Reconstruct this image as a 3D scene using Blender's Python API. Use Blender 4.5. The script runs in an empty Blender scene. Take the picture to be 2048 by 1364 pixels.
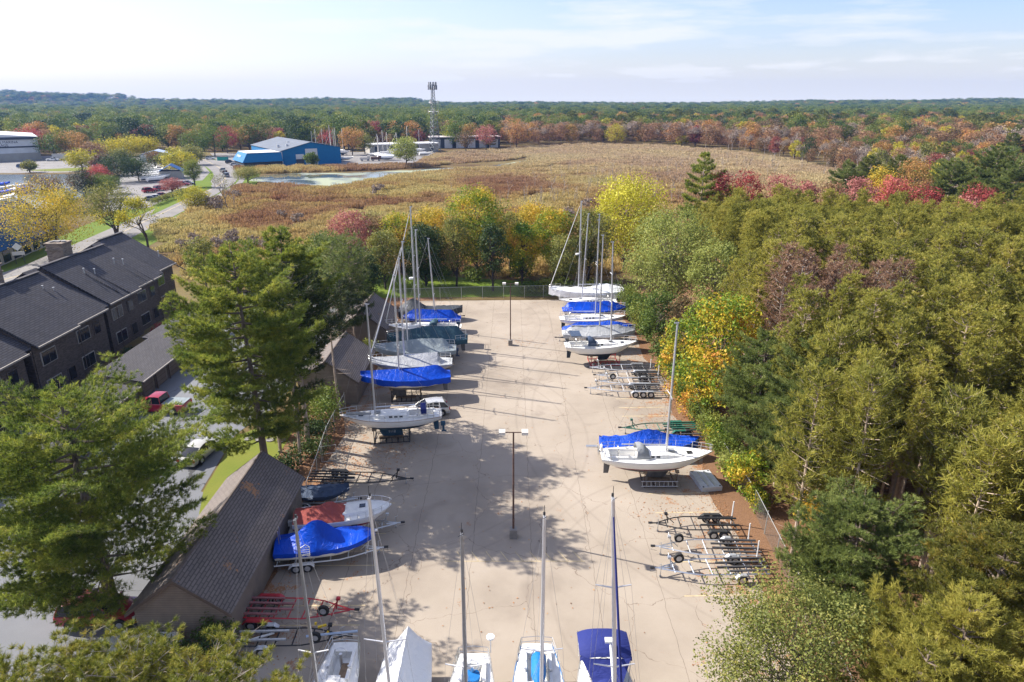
import bpy, math, random
import numpy as np
from math import sin, cos, pi, radians as R, atan, tan, sqrt
from mathutils import Vector, Matrix
random.seed(7); rng = np.random.default_rng(11)
sc = bpy.context.scene
col = sc.collection
# ------------------------------------------------------------------ camera model
CAM_H = 30.0
PITCH = atan((682 - 197) / 1365.0)
_c, _s = cos(PITCH), sin(PITCH)
def G(px, py, z=0.0):
    u = (px - 1024) / 1365.0; v = (py - 682) / 1365.0
    d = (u, _c - v * _s, -_s - v * _c); t = (z - CAM_H) / d[2]
    return (d[0] * t, d[1] * t)
def TOPZ(Y, py):
    return CAM_H - Y * tan(PITCH + atan((py - 682) / 1365.0))
cam_d = bpy.data.cameras.new('camera'); cam = bpy.data.objects.new('camera', cam_d); col.objects.link(cam)
cam.location = (0, 0, CAM_H); cam.rotation_euler = (pi / 2 - PITCH, 0, 0)
cam_d.sensor_width = 36.0; cam_d.lens = 1365.0 / 2048.0 * 36.0; cam_d.clip_end = 20000; cam_d.clip_start = .2
sc.camera = cam
# ------------------------------------------------------------------ tagging
def tag(o, label=None, cat=None, group=None, kind=None):
    if label: o['label'] = label
    if cat: o['category'] = cat
    if group: o['group'] = group
    if kind: o['kind'] = kind
    return o
def thing(name, label, cat, loc=(0, 0, 0), rz=0.0, group=None, s=1.0):
    o = bpy.data.objects.new(name, None); col.objects.link(o)
    o.empty_display_size = .2
    o.location = loc; o.rotation_euler = (0, 0, rz); o.scale = (s, s, s)
    return tag(o, label, cat, group)
def link_mesh(name, me, parent=None):
    o = bpy.data.objects.new(name, me); col.objects.link(o)
    if parent is not None: o.parent = parent
    return o
def kids_of(root):
    return list(root.children)
def dup(root, loc, rz=0.0, label=None, group=None, s=None, kids=None):
    c = root.copy(); col.objects.link(c)
    c.location = loc; c.rotation_euler = (0, 0, rz)
    if s is not None: c.scale = s if hasattr(s, '__len__') else (s, s, s)
    if label: c['label'] = label
    if group: c['group'] = group
    for k, gk in kids:
        d = k.copy(); col.objects.link(d); d.parent = c
        for g in gk:
            e = g.copy(); col.objects.link(e); e.parent = d
    return c
def family(root):
    """children and grandchildren, read once before copying"""
    allo = [o for o in col.objects if o.parent is not None]
    ch = [o for o in allo if o.parent == root]
    return [(k, [g for g in allo if g.parent == k]) for k in ch]
# ------------------------------------------------------------------ mesh builder
class MB:
    def __init__(self): self.v = []; self.f = []; self.m = []
    def add(self, vs, fs, mi=0):
        n = len(self.v); self.v += [tuple(p) for p in vs]
        for f in fs: self.f.append(tuple(i + n for i in f)); self.m.append(mi)
        return self
    def box(self, c, s, rz=0.0, mi=0, ry=0.0, rx=0.0):
        M = Matrix.Rotation(rz, 3, 'Z') @ Matrix.Rotation(ry, 3, 'Y') @ Matrix.Rotation(rx, 3, 'X')
        vs = []
        for x in (-.5, .5):
            for y in (-.5, .5):
                for z in (-.5, .5):
                    p = M @ Vector((x * s[0], y * s[1], z * s[2])); vs.append((p.x + c[0], p.y + c[1], p.z + c[2]))
        return self.add(vs, [(0, 1, 3, 2), (4, 6, 7, 5), (0, 4, 5, 1), (2, 3, 7, 6), (0, 2, 6, 4), (1, 5, 7, 3)], mi)
    def b2(self, a, b, mi=0):
        return self.box([(a[i] + b[i]) / 2 for i in range(3)], [abs(b[i] - a[i]) for i in range(3)], mi=mi)
    def tube(self, pts, r, n=6, mi=0, cap=True, up=None):
        pts = [Vector(p) for p in pts]
        if not hasattr(r, '__len__'): r = [r] * len(pts)
        rings = []; ref = None
        for i, p in enumerate(pts):
            t = (pts[min(i + 1, len(pts) - 1)] - pts[max(i - 1, 0)])
            if t.length < 1e-9: t = Vector((0, 0, 1))
            t.normalize()
            if ref is None:
                ref = Vector((0, 0, 1)) if abs(t.z) < .9 else Vector((1, 0, 0))
            a = t.cross(ref)
            if a.length < 1e-6: a = t.cross(Vector((0, 1, 0)))
            a.normalize(); b = t.cross(a)
            rings.append([p + (a * cos(2 * pi * k / n) + b * sin(2 * pi * k / n)) * r[i] for k in range(n)])
        return self.loft(rings, True, cap, mi)
    def loft(self, rings, closed=True, cap=False, mi=0):
        n = len(rings[0]); vs = [p for rg in rings for p in rg]; fs = []
        for i in range(len(rings) - 1):
            for k in range(n if closed else n - 1):
                k2 = (k + 1) % n
                fs.append((i * n + k, i * n + k2, (i + 1) * n + k2, (i + 1) * n + k))
        if cap:
            fs.append(tuple(range(n - 1, -1, -1))); fs.append(tuple((len(rings) - 1) * n + k for k in range(n)))
        return self.add(vs, fs, mi)
    def cyl(self, c, r, h, n=14, axis='z', mi=0, r2=None):
        r2 = r if r2 is None else r2
        rings = []
        for s, rr in ((-.5, r), (.5, r2)):
            ring = []
            for k in range(n):
                a = 2 * pi * k / n; p = (cos(a) * rr, sin(a) * rr, s * h)
                if axis == 'y': p = (p[0], p[2], p[1])
                elif axis == 'x': p = (p[2], p[0], p[1])
                ring.append((p[0] + c[0], p[1] + c[1], p[2] + c[2]))
            rings.append(ring)
        return self.loft(rings, True, True, mi)
    def prism(self, outline, a, b, plane='xz', mi=0):
        """2D outline extruded between a and b along the missing axis"""
        def P(u, w, d):
            return {'xz': (u, d, w), 'yz': (d, u, w), 'xy': (u, w, d)}[plane]
        return self.loft([[P(u, w, a) for u, w in outline], [P(u, w, b) for u, w in outline]], True, True, mi)
    def quad(self, a, b, c, d, mi=0): return self.add([a, b, c, d], [(0, 1, 2, 3)], mi)
    def xf(self, M):
        self.v = [tuple(M @ Vector(p)) for p in self.v]; return self
    def mesh(self, name, mats, smooth=False):
        me = bpy.data.meshes.new(name); me.from_pydata(self.v, [], self.f)
        for m in (mats if isinstance(mats, (list, tuple)) else [mats]): me.materials.append(m)
        if any(self.m): me.polygons.foreach_set('material_index', self.m)
        import bmesh
        bm = bmesh.new(); bm.from_mesh(me); bmesh.ops.recalc_face_normals(bm, faces=bm.faces); bm.to_mesh(me); bm.free()
        if smooth:
            me.polygons.foreach_set('use_smooth', [True] * len(me.polygons))
            try: me.set_sharp_from_angle(angle=R(smooth if smooth is not True else 40))
            except Exception: pass
        me.update(); return me
    def build(self, name, mats, parent=None, smooth=False):
        return link_mesh(name, self.mesh(name, mats, smooth), parent)
# ------------------------------------------------------------------ materials
class NT:
    def __init__(self, name):
        self.mat = bpy.data.materials.new(name); self.mat.use_nodes = True
        self.t = self.mat.node_tree; self.t.nodes.clear()
        self.out = self.t.nodes.new('ShaderNodeOutputMaterial')
    def n(self, typ, **kw):
        nd = self.t.nodes.new(typ)
        for k, v in kw.items():
            if k in nd.inputs: nd.inputs[k].default_value = v
            else: setattr(nd, k, v)
        return nd
    def l(self, a, b): self.t.links.new(a, b)
    def setin(self, nd, i, v):
        if hasattr(v, 'is_linked') or hasattr(v, 'links'): self.l(v, nd.inputs[i])
        else: nd.inputs[i].default_value = v
    def math(self, op, a, b=None, clamp=False):
        nd = self.t.nodes.new('ShaderNodeMath'); nd.operation = op; nd.use_clamp = clamp
        self.setin(nd, 0, a)
        if b is not None: self.setin(nd, 1, b)
        return nd.outputs[0]
    def noise(self, vec, scale, detail=3, rough=.55, dist=0.0):
        nd = self.t.nodes.new('ShaderNodeTexNoise'); nd.inputs['Scale'].default_value = scale
        nd.inputs['Detail'].default_value = detail; nd.inputs['Roughness'].default_value = rough
        nd.inputs['Distortion'].default_value = dist
        if vec is not None: self.l(vec, nd.inputs['Vector'])
        return nd.outputs['Fac']
    def ramp(self, fac, stops, interp='LINEAR'):
        nd = self.t.nodes.new('ShaderNodeValToRGB'); e = nd.color_ramp.elements; nd.color_ramp.interpolation = interp
        while len(e) < len(stops): e.new(.5)
        for el, (p, c) in zip(e, stops):
            el.position = p; el.color = (*c, 1) if len(c) == 3 else c
        self.setin(nd, 0, fac); return nd.outputs[0]
    def mix(self, fac, a, b, mode='MIX'):
        nd = self.t.nodes.new('ShaderNodeMix'); nd.data_type = 'RGBA'; nd.blend_type = mode
        self.setin(nd, 0, fac)
        for i, v in ((6, a), (7, b)):
            if hasattr(v, 'links'): self.l(v, nd.inputs[i])
            else: nd.inputs[i].default_value = (*v, 1) if len(v) == 3 else v
        return nd.outputs[2]
    def obj(self): return self.n('ShaderNodeTexCoord').outputs['Object']
    def pos(self): return self.n('ShaderNodeNewGeometry').outputs['Position']
    def bump(self, h, strength=.3, dist=.05):
        nd = self.t.nodes.new('ShaderNodeBump'); nd.inputs['Strength'].default_value = strength
        nd.inputs['Distance'].default_value = dist; self.l(h, nd.inputs['Height']); return nd.outputs[0]
    def bsdf(self, colr, rough=.6, metal=0.0, spec=.5, normal=None, coat=0.0):
        b = self.t.nodes.new('ShaderNodeBsdfPrincipled')
        self.setin(b, 'Base Color', colr if hasattr(colr, 'links') else (*colr, 1))
        self.setin(b, 'Roughness', rough); self.setin(b, 'Metallic', metal)
        b.inputs['Specular IOR Level'].default_value = spec
        b.inputs['Coat Weight'].default_value = coat
        if normal is not None: self.l(normal, b.inputs['Normal'])
        self.l(b.outputs[0], self.out.inputs[0]); return b
def mat(name, c, rough=.55, metal=0.0, var=.12, scale=3.0, spec=.5, bump=0.0, bscale=None, coat=0.0):
    t = NT(name); v = t.obj()
    f = t.noise(v, scale, 4)
    lo = tuple(max(0, x * (1 - var)) for x in c); hi = tuple(min(1, x * (1 + var)) for x in c)
    cl = t.ramp(f, [(.3, lo), (.7, hi)])
    nm = t.bump(t.noise(v, bscale or scale * 6, 3), bump, .02) if bump else None
    t.bsdf(cl, rough, metal, spec, nm, coat); return t.mat
def tiles(name, c, period, axis='X', var=.25, needles=0):
    """roofing: courses across the slope plus tabs, in object space"""
    t = NT(name); v = t.obj()
    br = t.n('ShaderNodeTexBrick'); br.offset = .5
    mp = t.n('ShaderNodeMapping'); t.l(v, mp.inputs[0])
    if axis == 'X': mp.inputs['Rotation'].default_value = (0, 0, pi / 2)
    t.l(mp.outputs[0], br.inputs['Vector'])
    br.inputs['Scale'].default_value = 1.0
    br.inputs['Brick Width'].default_value = period * 3.5; br.inputs['Row Height'].default_value = period
    br.inputs['Mortar Size'].default_value = period * .16; br.inputs['Bias'].default_value = 0
    br.inputs['Color1'].default_value = (*[x * (1 - var) for x in c], 1)
    br.inputs['Color2'].default_value = (*[min(1, x * (1 + var)) for x in c], 1)
    br.inputs['Mortar'].default_value = (*[x * .28 for x in c], 1)
    n1 = t.noise(v, .6, 4)
    cl = t.mix(t.math('MULTIPLY', n1, .5), br.outputs['Color'], tuple(x * 1.5 for x in c))
    if needles:
        q = t.math('ADD', t.math('MULTIPLY', t.noise(v, .45, 3, .6), .62), t.math('MULTIPLY', t.noise(v, 5, 4, .75), .5)); cl = t.mix(t.math('MULTIPLY', t.math('GREATER_THAN', q, needles), .8), cl, (.40, .20, .09))
    nm = t.bump(br.outputs['Fac'], -.6, .03)
    t.bsdf(cl, .85, 0, .25, nm); return t.mat
def bricks(name, c, w=.35, h=.12, mort=.5, var=.3):
    t = NT(name); v = t.obj()
    sx = t.n('ShaderNodeSeparateXYZ'); t.l(v, sx.inputs[0])
    cb = t.n('ShaderNodeCombineXYZ'); t.l(t.math('ADD', sx.outputs[0], sx.outputs[1]), cb.inputs[0]); t.l(sx.outputs[2], cb.inputs[1])
    br = t.n('ShaderNodeTexBrick'); t.l(cb.outputs[0], br.inputs['Vector']); br.inputs['Scale'].default_value = 1
    br.inputs['Brick Width'].default_value = w; br.inputs['Row Height'].default_value = h
    br.inputs['Mortar Size'].default_value = h * .12
    br.inputs['Color1'].default_value = (*[x * (1 - var) for x in c], 1); br.inputs['Color2'].default_value = (*[x * (1 + var) for x in c], 1)
    br.inputs['Mortar'].default_value = (*[x * mort for x in c], 1)
    t.bsdf(br.outputs['Color'], .85, 0, .2, t.bump(br.outputs['Fac'], -.4, .02)); return t.mat
def siding(name, c, period=.3, horiz=True, var=.15):
    t = NT(name); v = t.obj()
    sx = t.n('ShaderNodeSeparateXYZ'); t.l(v, sx.inputs[0])
    a = sx.outputs[2] if horiz else t.math('ADD', sx.outputs[0], sx.outputs[1])
    fr = t.math('FRACT', t.math('DIVIDE', a, period))
    ln = t.math('LESS_THAN', fr, .1)
    base = t.ramp(t.noise(v, 1.2, 4), [(.3, tuple(x * (1 - var) for x in c)), (.7, tuple(min(1, x * (1 + var)) for x in c))])
    cl = t.mix(ln, base, tuple(x * .45 for x in c))
    t.bsdf(cl, .75, 0, .3, t.bump(fr, .4, .03)); return t.mat
LEAF_GAIN = 1.18
def leaf(name, stops, patch=.25, w=(.55, .35, .35), trans=.35, rough=.6):
    """foliage colour from patches, each leaf's own shade and each tree's own shade"""
    t = NT(name); v = t.obj()
    oi = t.n('ShaderNodeObjectInfo'); ge = t.n('ShaderNodeNewGeometry')
    off = t.n('ShaderNodeVectorMath'); off.operation = 'ADD'; t.l(v, off.inputs[0])
    sc_ = t.n('ShaderNodeVectorMath'); sc_.operation = 'SCALE'; sc_.inputs['Scale'].default_value = 3.7
    t.l(oi.outputs['Location'], sc_.inputs[0]); t.l(sc_.outputs[0], off.inputs[1])
    f = t.noise(off.outputs[0], patch, 2)
    f = t.math('ADD', t.math('MULTIPLY', t.math('SUBTRACT', f, .5), w[0] * 2.6), .5)
    f = t.math('ADD', f, t.math('MULTIPLY', t.math('SUBTRACT', ge.outputs['Random Per Island'], .5), w[1]))
    f = t.math('ADD', f, t.math('MULTIPLY', t.math('SUBTRACT', oi.outputs['Random'], .5), w[2]), True)
    cl = t.ramp(f, [(p, tuple(min(.72, x * LEAF_GAIN) for x in c)) for p, c in stops])
    b = t.bsdf(cl, rough, 0, .3)
    tr = t.n('ShaderNodeBsdfTranslucent'); t.l(t.mix(.5, cl, (.5, .5, .05), 'MULTIPLY') if False else cl, tr.inputs[0])
    ms = t.n('ShaderNodeMixShader'); ms.inputs[0].default_value = trans
    t.l(b.outputs[0], ms.inputs[1]); t.l(tr.outputs[0], ms.inputs[2]); t.l(ms.outputs[0], t.out.inputs[0])
    return t.mat
def text_mesh(s, size, extrude=.01, align='CENTER'):
    cu = bpy.data.curves.new('lettering', 'FONT'); cu.body = s; cu.size = size; cu.extrude = extrude; cu.align_x = align
    tmp = bpy.data.objects.new('lettering', cu); col.objects.link(tmp)
    dg = bpy.context.evaluated_depsgraph_get(); me = bpy.data.meshes.new_from_object(tmp.evaluated_get(dg))
    bpy.data.objects.remove(tmp); bpy.data.curves.remove(cu); return me
def place_text(s, size, M, m, parent, name='lettering'):
    me = text_mesh(s, size); me.transform(M); me.materials.clear(); me.materials.append(m)
    return link_mesh(name, me, parent)
# ------------------------------------------------------------------ foliage meshes
def tri_mesh(name, V, m, nv):
    """V: (n*nv,3) corner positions, each nv corners one face"""
    n = len(V) // nv
    me = bpy.data.meshes.new(name)
    me.vertices.add(n * nv); me.vertices.foreach_set('co', np.ascontiguousarray(V, dtype=np.float32).ravel())
    me.loops.add(n * nv); me.loops.foreach_set('vertex_index', np.arange(n * nv, dtype=np.int32))
    me.polygons.add(n); me.polygons.foreach_set('loop_start', np.arange(0, n * nv, nv, dtype=np.int32))
    try: me.polygons.foreach_set('loop_total', np.full(n, nv, dtype=np.int32))
    except Exception: pass
    me.materials.append(m); me.update(calc_edges=True); return me
def unit(a):
    return a / np.maximum(np.linalg.norm(a, axis=1, keepdims=True), 1e-9)
def rvec(n, g=None):
    return unit((g or rng).normal(size=(n, 3)))
def leaves(name, C, size, m, up=.25, aspect=.62, jitter=.35, N=None):
    n = len(C)
    nrm = rvec(n) if N is None else unit(N + rvec(n) * .9)
    nrm = unit(nrm + np.array([0, 0, up]))
    u = unit(np.cross(nrm, rvec(n))); v = np.cross(nrm, u)
    s = size * (1 + (rng.random((n, 1)) - .5) * 2 * jitter)
    u = u * s * .5; v = v * s * .5 * aspect
    k = nrm * s * .12
    V = np.stack([C - u, C - v * 1.0 + k, C + u, C + v + k], 1).reshape(-1, 3)
    return tri_mesh(name, V, m, 4)
def needles(name, B, D, length, width, per, m, spread=.7, jit=.3):
    """per needles at each tuft base B pointing round direction D"""
    B = np.repeat(B, per, 0); D = np.repeat(D, per, 0)
    n = len(B); d = unit(D + rng.normal(size=(n, 3)) * spread)
    L = length * (1 + (rng.random((n, 1)) - .5) * 2 * jit)
    s = unit(np.cross(d, rvec(n))) * width * .5
    B = B + rng.normal(size=(n, 3)) * length * .12
    V = np.stack([B - s, B + s, B + d * L + s * .4, B + d * L - s * .4], 1).reshape(-1, 3)
    return tri_mesh(name, V, m, 4)
def limb(p0, d, L, k=4, bend=.15, up=.0):
    pts = [Vector(p0)]; d = Vector(d).normalized()
    for i in range(k):
        d = (d + Vector((random.gauss(0, bend), random.gauss(0, bend), random.gauss(0, bend) + up))).normalized()
        pts.append(pts[-1] + d * (L / k))
    return pts
def lin(r0, r1, n): return [r0 + (r1 - r0) * i / (n - 1) for i in range(n)]
def tree_obj(name, label, cat, loc, trunk, crown, group=None, rz=0.0, s=1.0, crown_name='crown'):
    t = thing(name, label, cat, loc, rz, group, s if not hasattr(s, '__len__') else 1.0)
    if hasattr(s, '__len__'): t.scale = s
    if trunk is not None: link_mesh('trunk', trunk, t)
    if crown is not None: link_mesh(crown_name, crown, t)
    return t
# --- broadleaf: unit-ish tree, h metres tall, crown radius r
def broadleaf(nm, h, r, m, bark, n=2600, size=.34, clumps=26, base=.28, trunk_r=None, squash=1.0, gap=.33, forks=1, top=1.0, twig=.03, lump=.22):
    tr = MB(); trunk_r = trunk_r or h * .02
    c0 = h * base; rz = (h - c0) / 2; cz = c0 + rz
    P = []; K = clumps
    for k in range(K):                         # spread clumps over a lumpy shell with some inside
        a = 2 * pi * (k * .618034 % 1) + random.gauss(0, .25)
        z = -0.85 + 1.8 * ((k + .5) / K) + random.gauss(0, .06)
        z = max(-.9, min(.95, z)); q = sqrt(max(.03, 1 - z * z)) * random.uniform(.55, 1.0)
        if z < 0: q *= squash
        sc_ = random.uniform(1 - lump, 1.0 + max(0, lump - .22) * .5)
        P.append((cos(a) * q * r * sc_ * .82, sin(a) * q * r * sc_ * .82, cz + z * rz * .8 * top))
    for f in range(forks):
        off = (random.uniform(-.15, .15) * r * (forks > 1), random.uniform(-.15, .15) * r * (forks > 1))
        th = h * (base + .42)
        lean = (random.gauss(0, .05) + (cos(f * 2.1) * .25 if forks > 1 else 0), random.gauss(0, .05) + (sin(f * 2.1) * .25 if forks > 1 else 0))
        pts = [(off[0] + lean[0] * th * i / 5, off[1] + lean[1] * th * i / 5, -.2 + (th + .2) * i / 5) for i in range(6)]
        tr.tube(pts, lin(trunk_r, trunk_r * .35, 6), 7)
    for p in P:
        zs = max(c0 * .75, min(h * (base + .4), p[2] - random.uniform(.1, .35) * h))
        s0 = Vector((random.gauss(0, .04) * r, random.gauss(0, .04) * r, zs)); e = Vector(p)
        mid = s0.lerp(e, .55) + Vector((0, 0, -.06 * r))
        tr.tube([s0, mid, e], [trunk_r * .38, trunk_r * .22, twig * .5], 4, cap=False)
    per = n // K; C = []; Nn = []
    for p in P:
        rad = r * random.uniform(.24, .42) * (gap / .33)
        q = rvec(per); ra = rad * (rng.random((per, 1)) ** .42)
        o = q * ra * np.array([1.1, 1.1, .78]); C.append(o + np.array(p)); Nn.append(q)
    C = np.concatenate(C); Nn = np.concatenate(Nn)
    return tr.mesh(nm + '_trunk', bark), leaves(nm + '_crown', C, size, m, N=Nn * .8)
def bare_tree(nm, h, r, bark, depth=4, leaf_m=None, nleaf=0, size=.2, trunk_r=None):
    tr = MB(); tips = []; trunk_r = trunk_r or h * .016
    def grow(p, d, L, rad, k):
        pts = limb(p, d, L, 3, .14 if k else .03, .05); tr.tube(pts, lin(rad, rad * .6, 4), 3 if k > 1 else 5, cap=False)
        if k >= depth: tips.append(pts[-1]); return
        for i in range(random.choice((2, 3, 3))):
            nd = (pts[-1] - pts[-2]).normalized() + Vector((random.gauss(0, .5), random.gauss(0, .5), random.gauss(.1, .3))) * (r / h * 1.9)
            grow(pts[-1 if random.random() < .7 else -2], nd, L * random.uniform(.62, .82), max(rad * .58, .012), k + 1)
    grow((0, 0, -.1), (random.gauss(0, .06), random.gauss(0, .06), 1), h * .34, trunk_r, 0)
    cr = None
    if leaf_m and nleaf:
        T = np.array([tuple(p) for p in tips]); C = T[rng.integers(0, len(T), nleaf)] + rng.normal(size=(nleaf, 3)) * h * .04
        cr = leaves(nm + '_crown', C, size, leaf_m)
    return tr.mesh(nm + '_trunk', bark), cr
# --- plantation pine: long bare stem, tufted crown at the top
def plantation_pine(nm, h, r, m, bark, c0=.42, tufts=420, per=7, ln=.42, wd=.085, whorl=.55, dead=10, cone=.75):
    tr = MB(); k = 7; bx, by = random.gauss(0, .12), random.gauss(0, .12)
    ax = lambda z: Vector((bx * sin(z / h * 3), by * sin(z / h * 2.5), z))
    tr.tube([ax(h * i / k) if i else Vector((0, 0, -.3)) for i in range(k + 1)], lin(.14 * h / 16 + .03, .025, k + 1), 6)
    B = []; D = []
    z = h * c0
    segs = []
    while z < h - .25:
        f = (z - h * c0) / (h * (1 - c0)); L = r * sqrt(max(.04, 1 - ((f - .38) / .66) ** 2)) * random.uniform(.8, 1.1)
        nb = random.choice((4, 5, 6)); a0 = random.random() * 6.28
        for b in range(nb):
            a = a0 + 6.283 * b / nb + random.gauss(0, .25); l = L * random.uniform(.65, 1.15)
            up = .15 + .55 * f
            d = Vector((cos(a), sin(a), up)).normalized(); p = ax(z)
            mid = p + d * l * .55 + Vector((0, 0, -.05 * l)); e = p + d * l + Vector((0, 0, .16 * l))
            tr.tube([p, mid, e], [.035, .022, .008], 3, cap=False); segs.append((p, mid, e, l))
        z += whorl * random.uniform(.8, 1.25)
    tot = sum(s[3] for s in segs)
    for p, mid, e, l in segs:
        nt = max(2, int(tufts * l / tot + .5))
        for q in range(nt):
            u = .38 + .62 * (q + random.random()) / nt
            c = (mid.lerp(e, (u - .55) / .45) if u > .55 else p.lerp(mid, u / .55))
            o = Vector((random.gauss(0, .16), random.gauss(0, .16), random.gauss(.03, .1))) * min(1.2, l)
            B.append(tuple(c + o)); dd = (e - p).normalized() * .8 + o * 2.0 + Vector((0, 0, .75)); D.append(tuple(dd))
    for q in range(6): B.append(tuple(ax(h - .1 * q))); D.append((random.gauss(0, .3), random.gauss(0, .3), 1))
    for q in range(dead):
        zz = h * random.uniform(c0 * .35, c0 + .22); a = random.random() * 6.283; l = random.uniform(.5, 1.35) * r / 1.4
        tr.tube([ax(zz), ax(zz) + Vector((cos(a) * l, sin(a) * l, random.uniform(-.1, .25) * l))], [.022, .008], 3, cap=False)
    return tr.mesh(nm + '_trunk', bark), needles(nm + '_crown', np.array(B), unit(np.array(D)), ln, wd, per, m, .9)
# --- white pine: broad, layered, feathery branches sweeping up at the tips
def white_pine(nm, h, r, m, bark, c0=.18, layers=15, tuft=.5, per=12, ln=.34, wd=.045, dens=1.0, trunk_r=.3, lean=(0, 0), wind=(0, 0), fork=False, gapy=.25):
    tr = MB(); B = []; D = []
    ax = lambda z: Vector((lean[0] * max(0, z / h) ** 1.3, lean[1] * max(0, z / h) ** 1.3, max(.05, z)))
    tr.tube([ax(h * i / 8) if i else Vector((0, 0, -.3)) for i in range(9)], lin(trunk_r, .04, 9), 8)
    if fork:
        tr.tube([ax(h * .35), ax(h * .5) + Vector((.9, .3, 0)), ax(h * .9) + Vector((1.5, .5, 0))], [trunk_r * .6, trunk_r * .45, .04], 6)
    for i in range(layers):
        f = i / (layers - 1.0); z = h * (c0 + (1 - c0) * (f ** .92) * .985)
        L = r * (.30 + .70 * sin(pi * min(1, (1 - f) * .72 + .12)) ) * (1.0 if f < .8 else (1 - f) * 3.6 + .28)
        nb = 5 if f < .85 else 4; a0 = i * 2.4 + random.random()
        for b in range(nb):
            if random.random() < gapy * (1 - f): continue
            a = a0 + 6.283 * b / nb + random.gauss(0, .2); l = L * random.uniform(.6, 1.15)
            d = Vector((cos(a) + wind[0], sin(a) + wind[1], 0)).normalized(); p = ax(z + random.gauss(0, .25))
            s0 = .02 + .75 * max(0, f - .45)
            pts = [p + d * l * u + Vector((0, 0, l * (s0 * u - .22 * u * (1 - u) + .17 * u ** 3))) for u in (0, .25, .5, .75, 1)]
            tr.tube(pts, [.05 + .012 * l, .04, .03, .02, .008], 4, cap=False)
            side = Vector((-d.y, d.x, 0))
            # side shoots, fan-shaped in plan
            ns = max(5, int(l * 3.4))
            for q in range(ns):
                u = .22 + .8 * (q + random.random() * .8) / ns; u = min(u, 1.0)
                j = min(3, int(u * 4)); c = pts[j].lerp(pts[j + 1], u * 4 - j)
                for sg in (-1, 1):
                    w = l * .36 * (1.15 - u) * random.uniform(.6, 1.2) + .18
                    e = c + side * sg * w + d * w * .75 + Vector((0, 0, w * random.uniform(.02, .3)))
                    if random.random() < .35: tr.tube([c, e], [.012, .005], 3, cap=False)
                    nt = max(1, int(w / .2 * dens * tuft + random.random()))
                    for x in range(nt):
                        t_ = (x + .55 + random.random() * .45) / nt
                        o = Vector((random.gauss(0, .09), random.gauss(0, .09), random.gauss(.03, .08)))
                        B.append(tuple(c.lerp(e, t_) + o)); D.append(tuple((e - c).normalized() * .75 + d * .3 + Vector((0, 0, .7))))
            B.append(tuple(pts[-1])); D.append(tuple(d + Vector((0, 0, .6))))
    return tr.mesh(nm + '_trunk', bark), needles(nm + '_crown', np.array(B), unit(np.array(D)), ln, wd, per, m, .6)
def bush(nm, h, r, m, n=900, size=.22, bark=None):
    C = []; K = 9
    for k in range(K):
        a = k * 2.4; q = r * .6 * sqrt((k + .5) / K); p = np.array([cos(a) * q, sin(a) * q, h * random.uniform(.35, .68)])
        d = rvec(n // K); rad = np.array([r * .46, r * .46, h * .36]) * (rng.random((n // K, 1)) ** .4)
        C.append(p + d * rad)
    C = np.concatenate(C); C[:, 2] = np.abs(C[:, 2])
    return leaves(nm + '_crown', C, size, m)
# ------------------------------------------------------------------ scatter (stuff only)
def scatter(name, P, S, RZ, IDX, protos, label, cat, kind='stuff', tilt=None):
    me = bpy.data.meshes.new(name); me.vertices.add(len(P))
    me.vertices.foreach_set('co', np.ascontiguousarray(P, dtype=np.float32).ravel())
    for an, ty, arr, key in (('scl', 'FLOAT_VECTOR', S, 'vector'), ('rotz', 'FLOAT_VECTOR', RZ, 'vector'), ('idx', 'INT', IDX, 'value')):
        at = me.attributes.new(an, ty, 'POINT'); at.data.foreach_set(key, np.ascontiguousarray(arr, dtype=np.int32 if ty == 'INT' else np.float32).ravel())
    me.update(); o = link_mesh(name, me)
    ng = bpy.data.node_groups.new(name + '_nodes', 'GeometryNodeTree')
    ng.interface.new_socket('Geometry', in_out='INPUT', socket_type='NodeSocketGeometry'); ng.interface.new_socket('Geometry', in_out='OUTPUT', socket_type='NodeSocketGeometry')
    N = ng.nodes; Lk = ng.links
    gi = N.new('NodeGroupInput'); go = N.new('NodeGroupOutput'); jn = N.new('GeometryNodeJoinGeometry')
    def attr(nm, ty):
        a = N.new('GeometryNodeInputNamedAttribute'); a.data_type = ty; a.inputs['Name'].default_value = nm
        return [x for x in a.outputs if x.enabled][0]
    for i, pr in enumerate(protos):
        oi = N.new('GeometryNodeObjectInfo'); oi.inputs['Object'].default_value = pr; oi.transform_space = 'ORIGINAL'
        ip = N.new('GeometryNodeInstanceOnPoints'); cp = N.new('FunctionNodeCompare'); cp.data_type = 'INT'; cp.operation = 'EQUAL'
        ins = [x for x in cp.inputs if x.enabled]; Lk.new(attr('idx', 'INT'), ins[0]); ins[1].default_value = i
        Lk.new(gi.outputs[0], ip.inputs['Points']); Lk.new(cp.outputs[0], ip.inputs['Selection']); Lk.new(oi.outputs['Geometry'], ip.inputs['Instance'])
        Lk.new(attr('rotz', 'FLOAT_VECTOR'), ip.inputs['Rotation']); Lk.new(attr('scl', 'FLOAT_VECTOR'), ip.inputs['Scale'])
        Lk.new(ip.outputs[0], jn.inputs[0])
    Lk.new(jn.outputs[0], go.inputs[0])
    md = o.modifiers.new('scatter', 'NODES'); md.node_group = ng
    return tag(o, label, cat, None, kind)
def inside(P, poly):
    x, y = P[:, 0], P[:, 1]; r = np.zeros(len(P), bool); n = len(poly); j = n - 1
    for i in range(n):
        xi, yi = poly[i]; xj, yj = poly[j]
        c = ((yi > y) != (yj > y)) & (x < (xj - xi) * (y - yi) / (yj - yi + 1e-12) + xi); r ^= c; j = i
    return r
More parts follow.
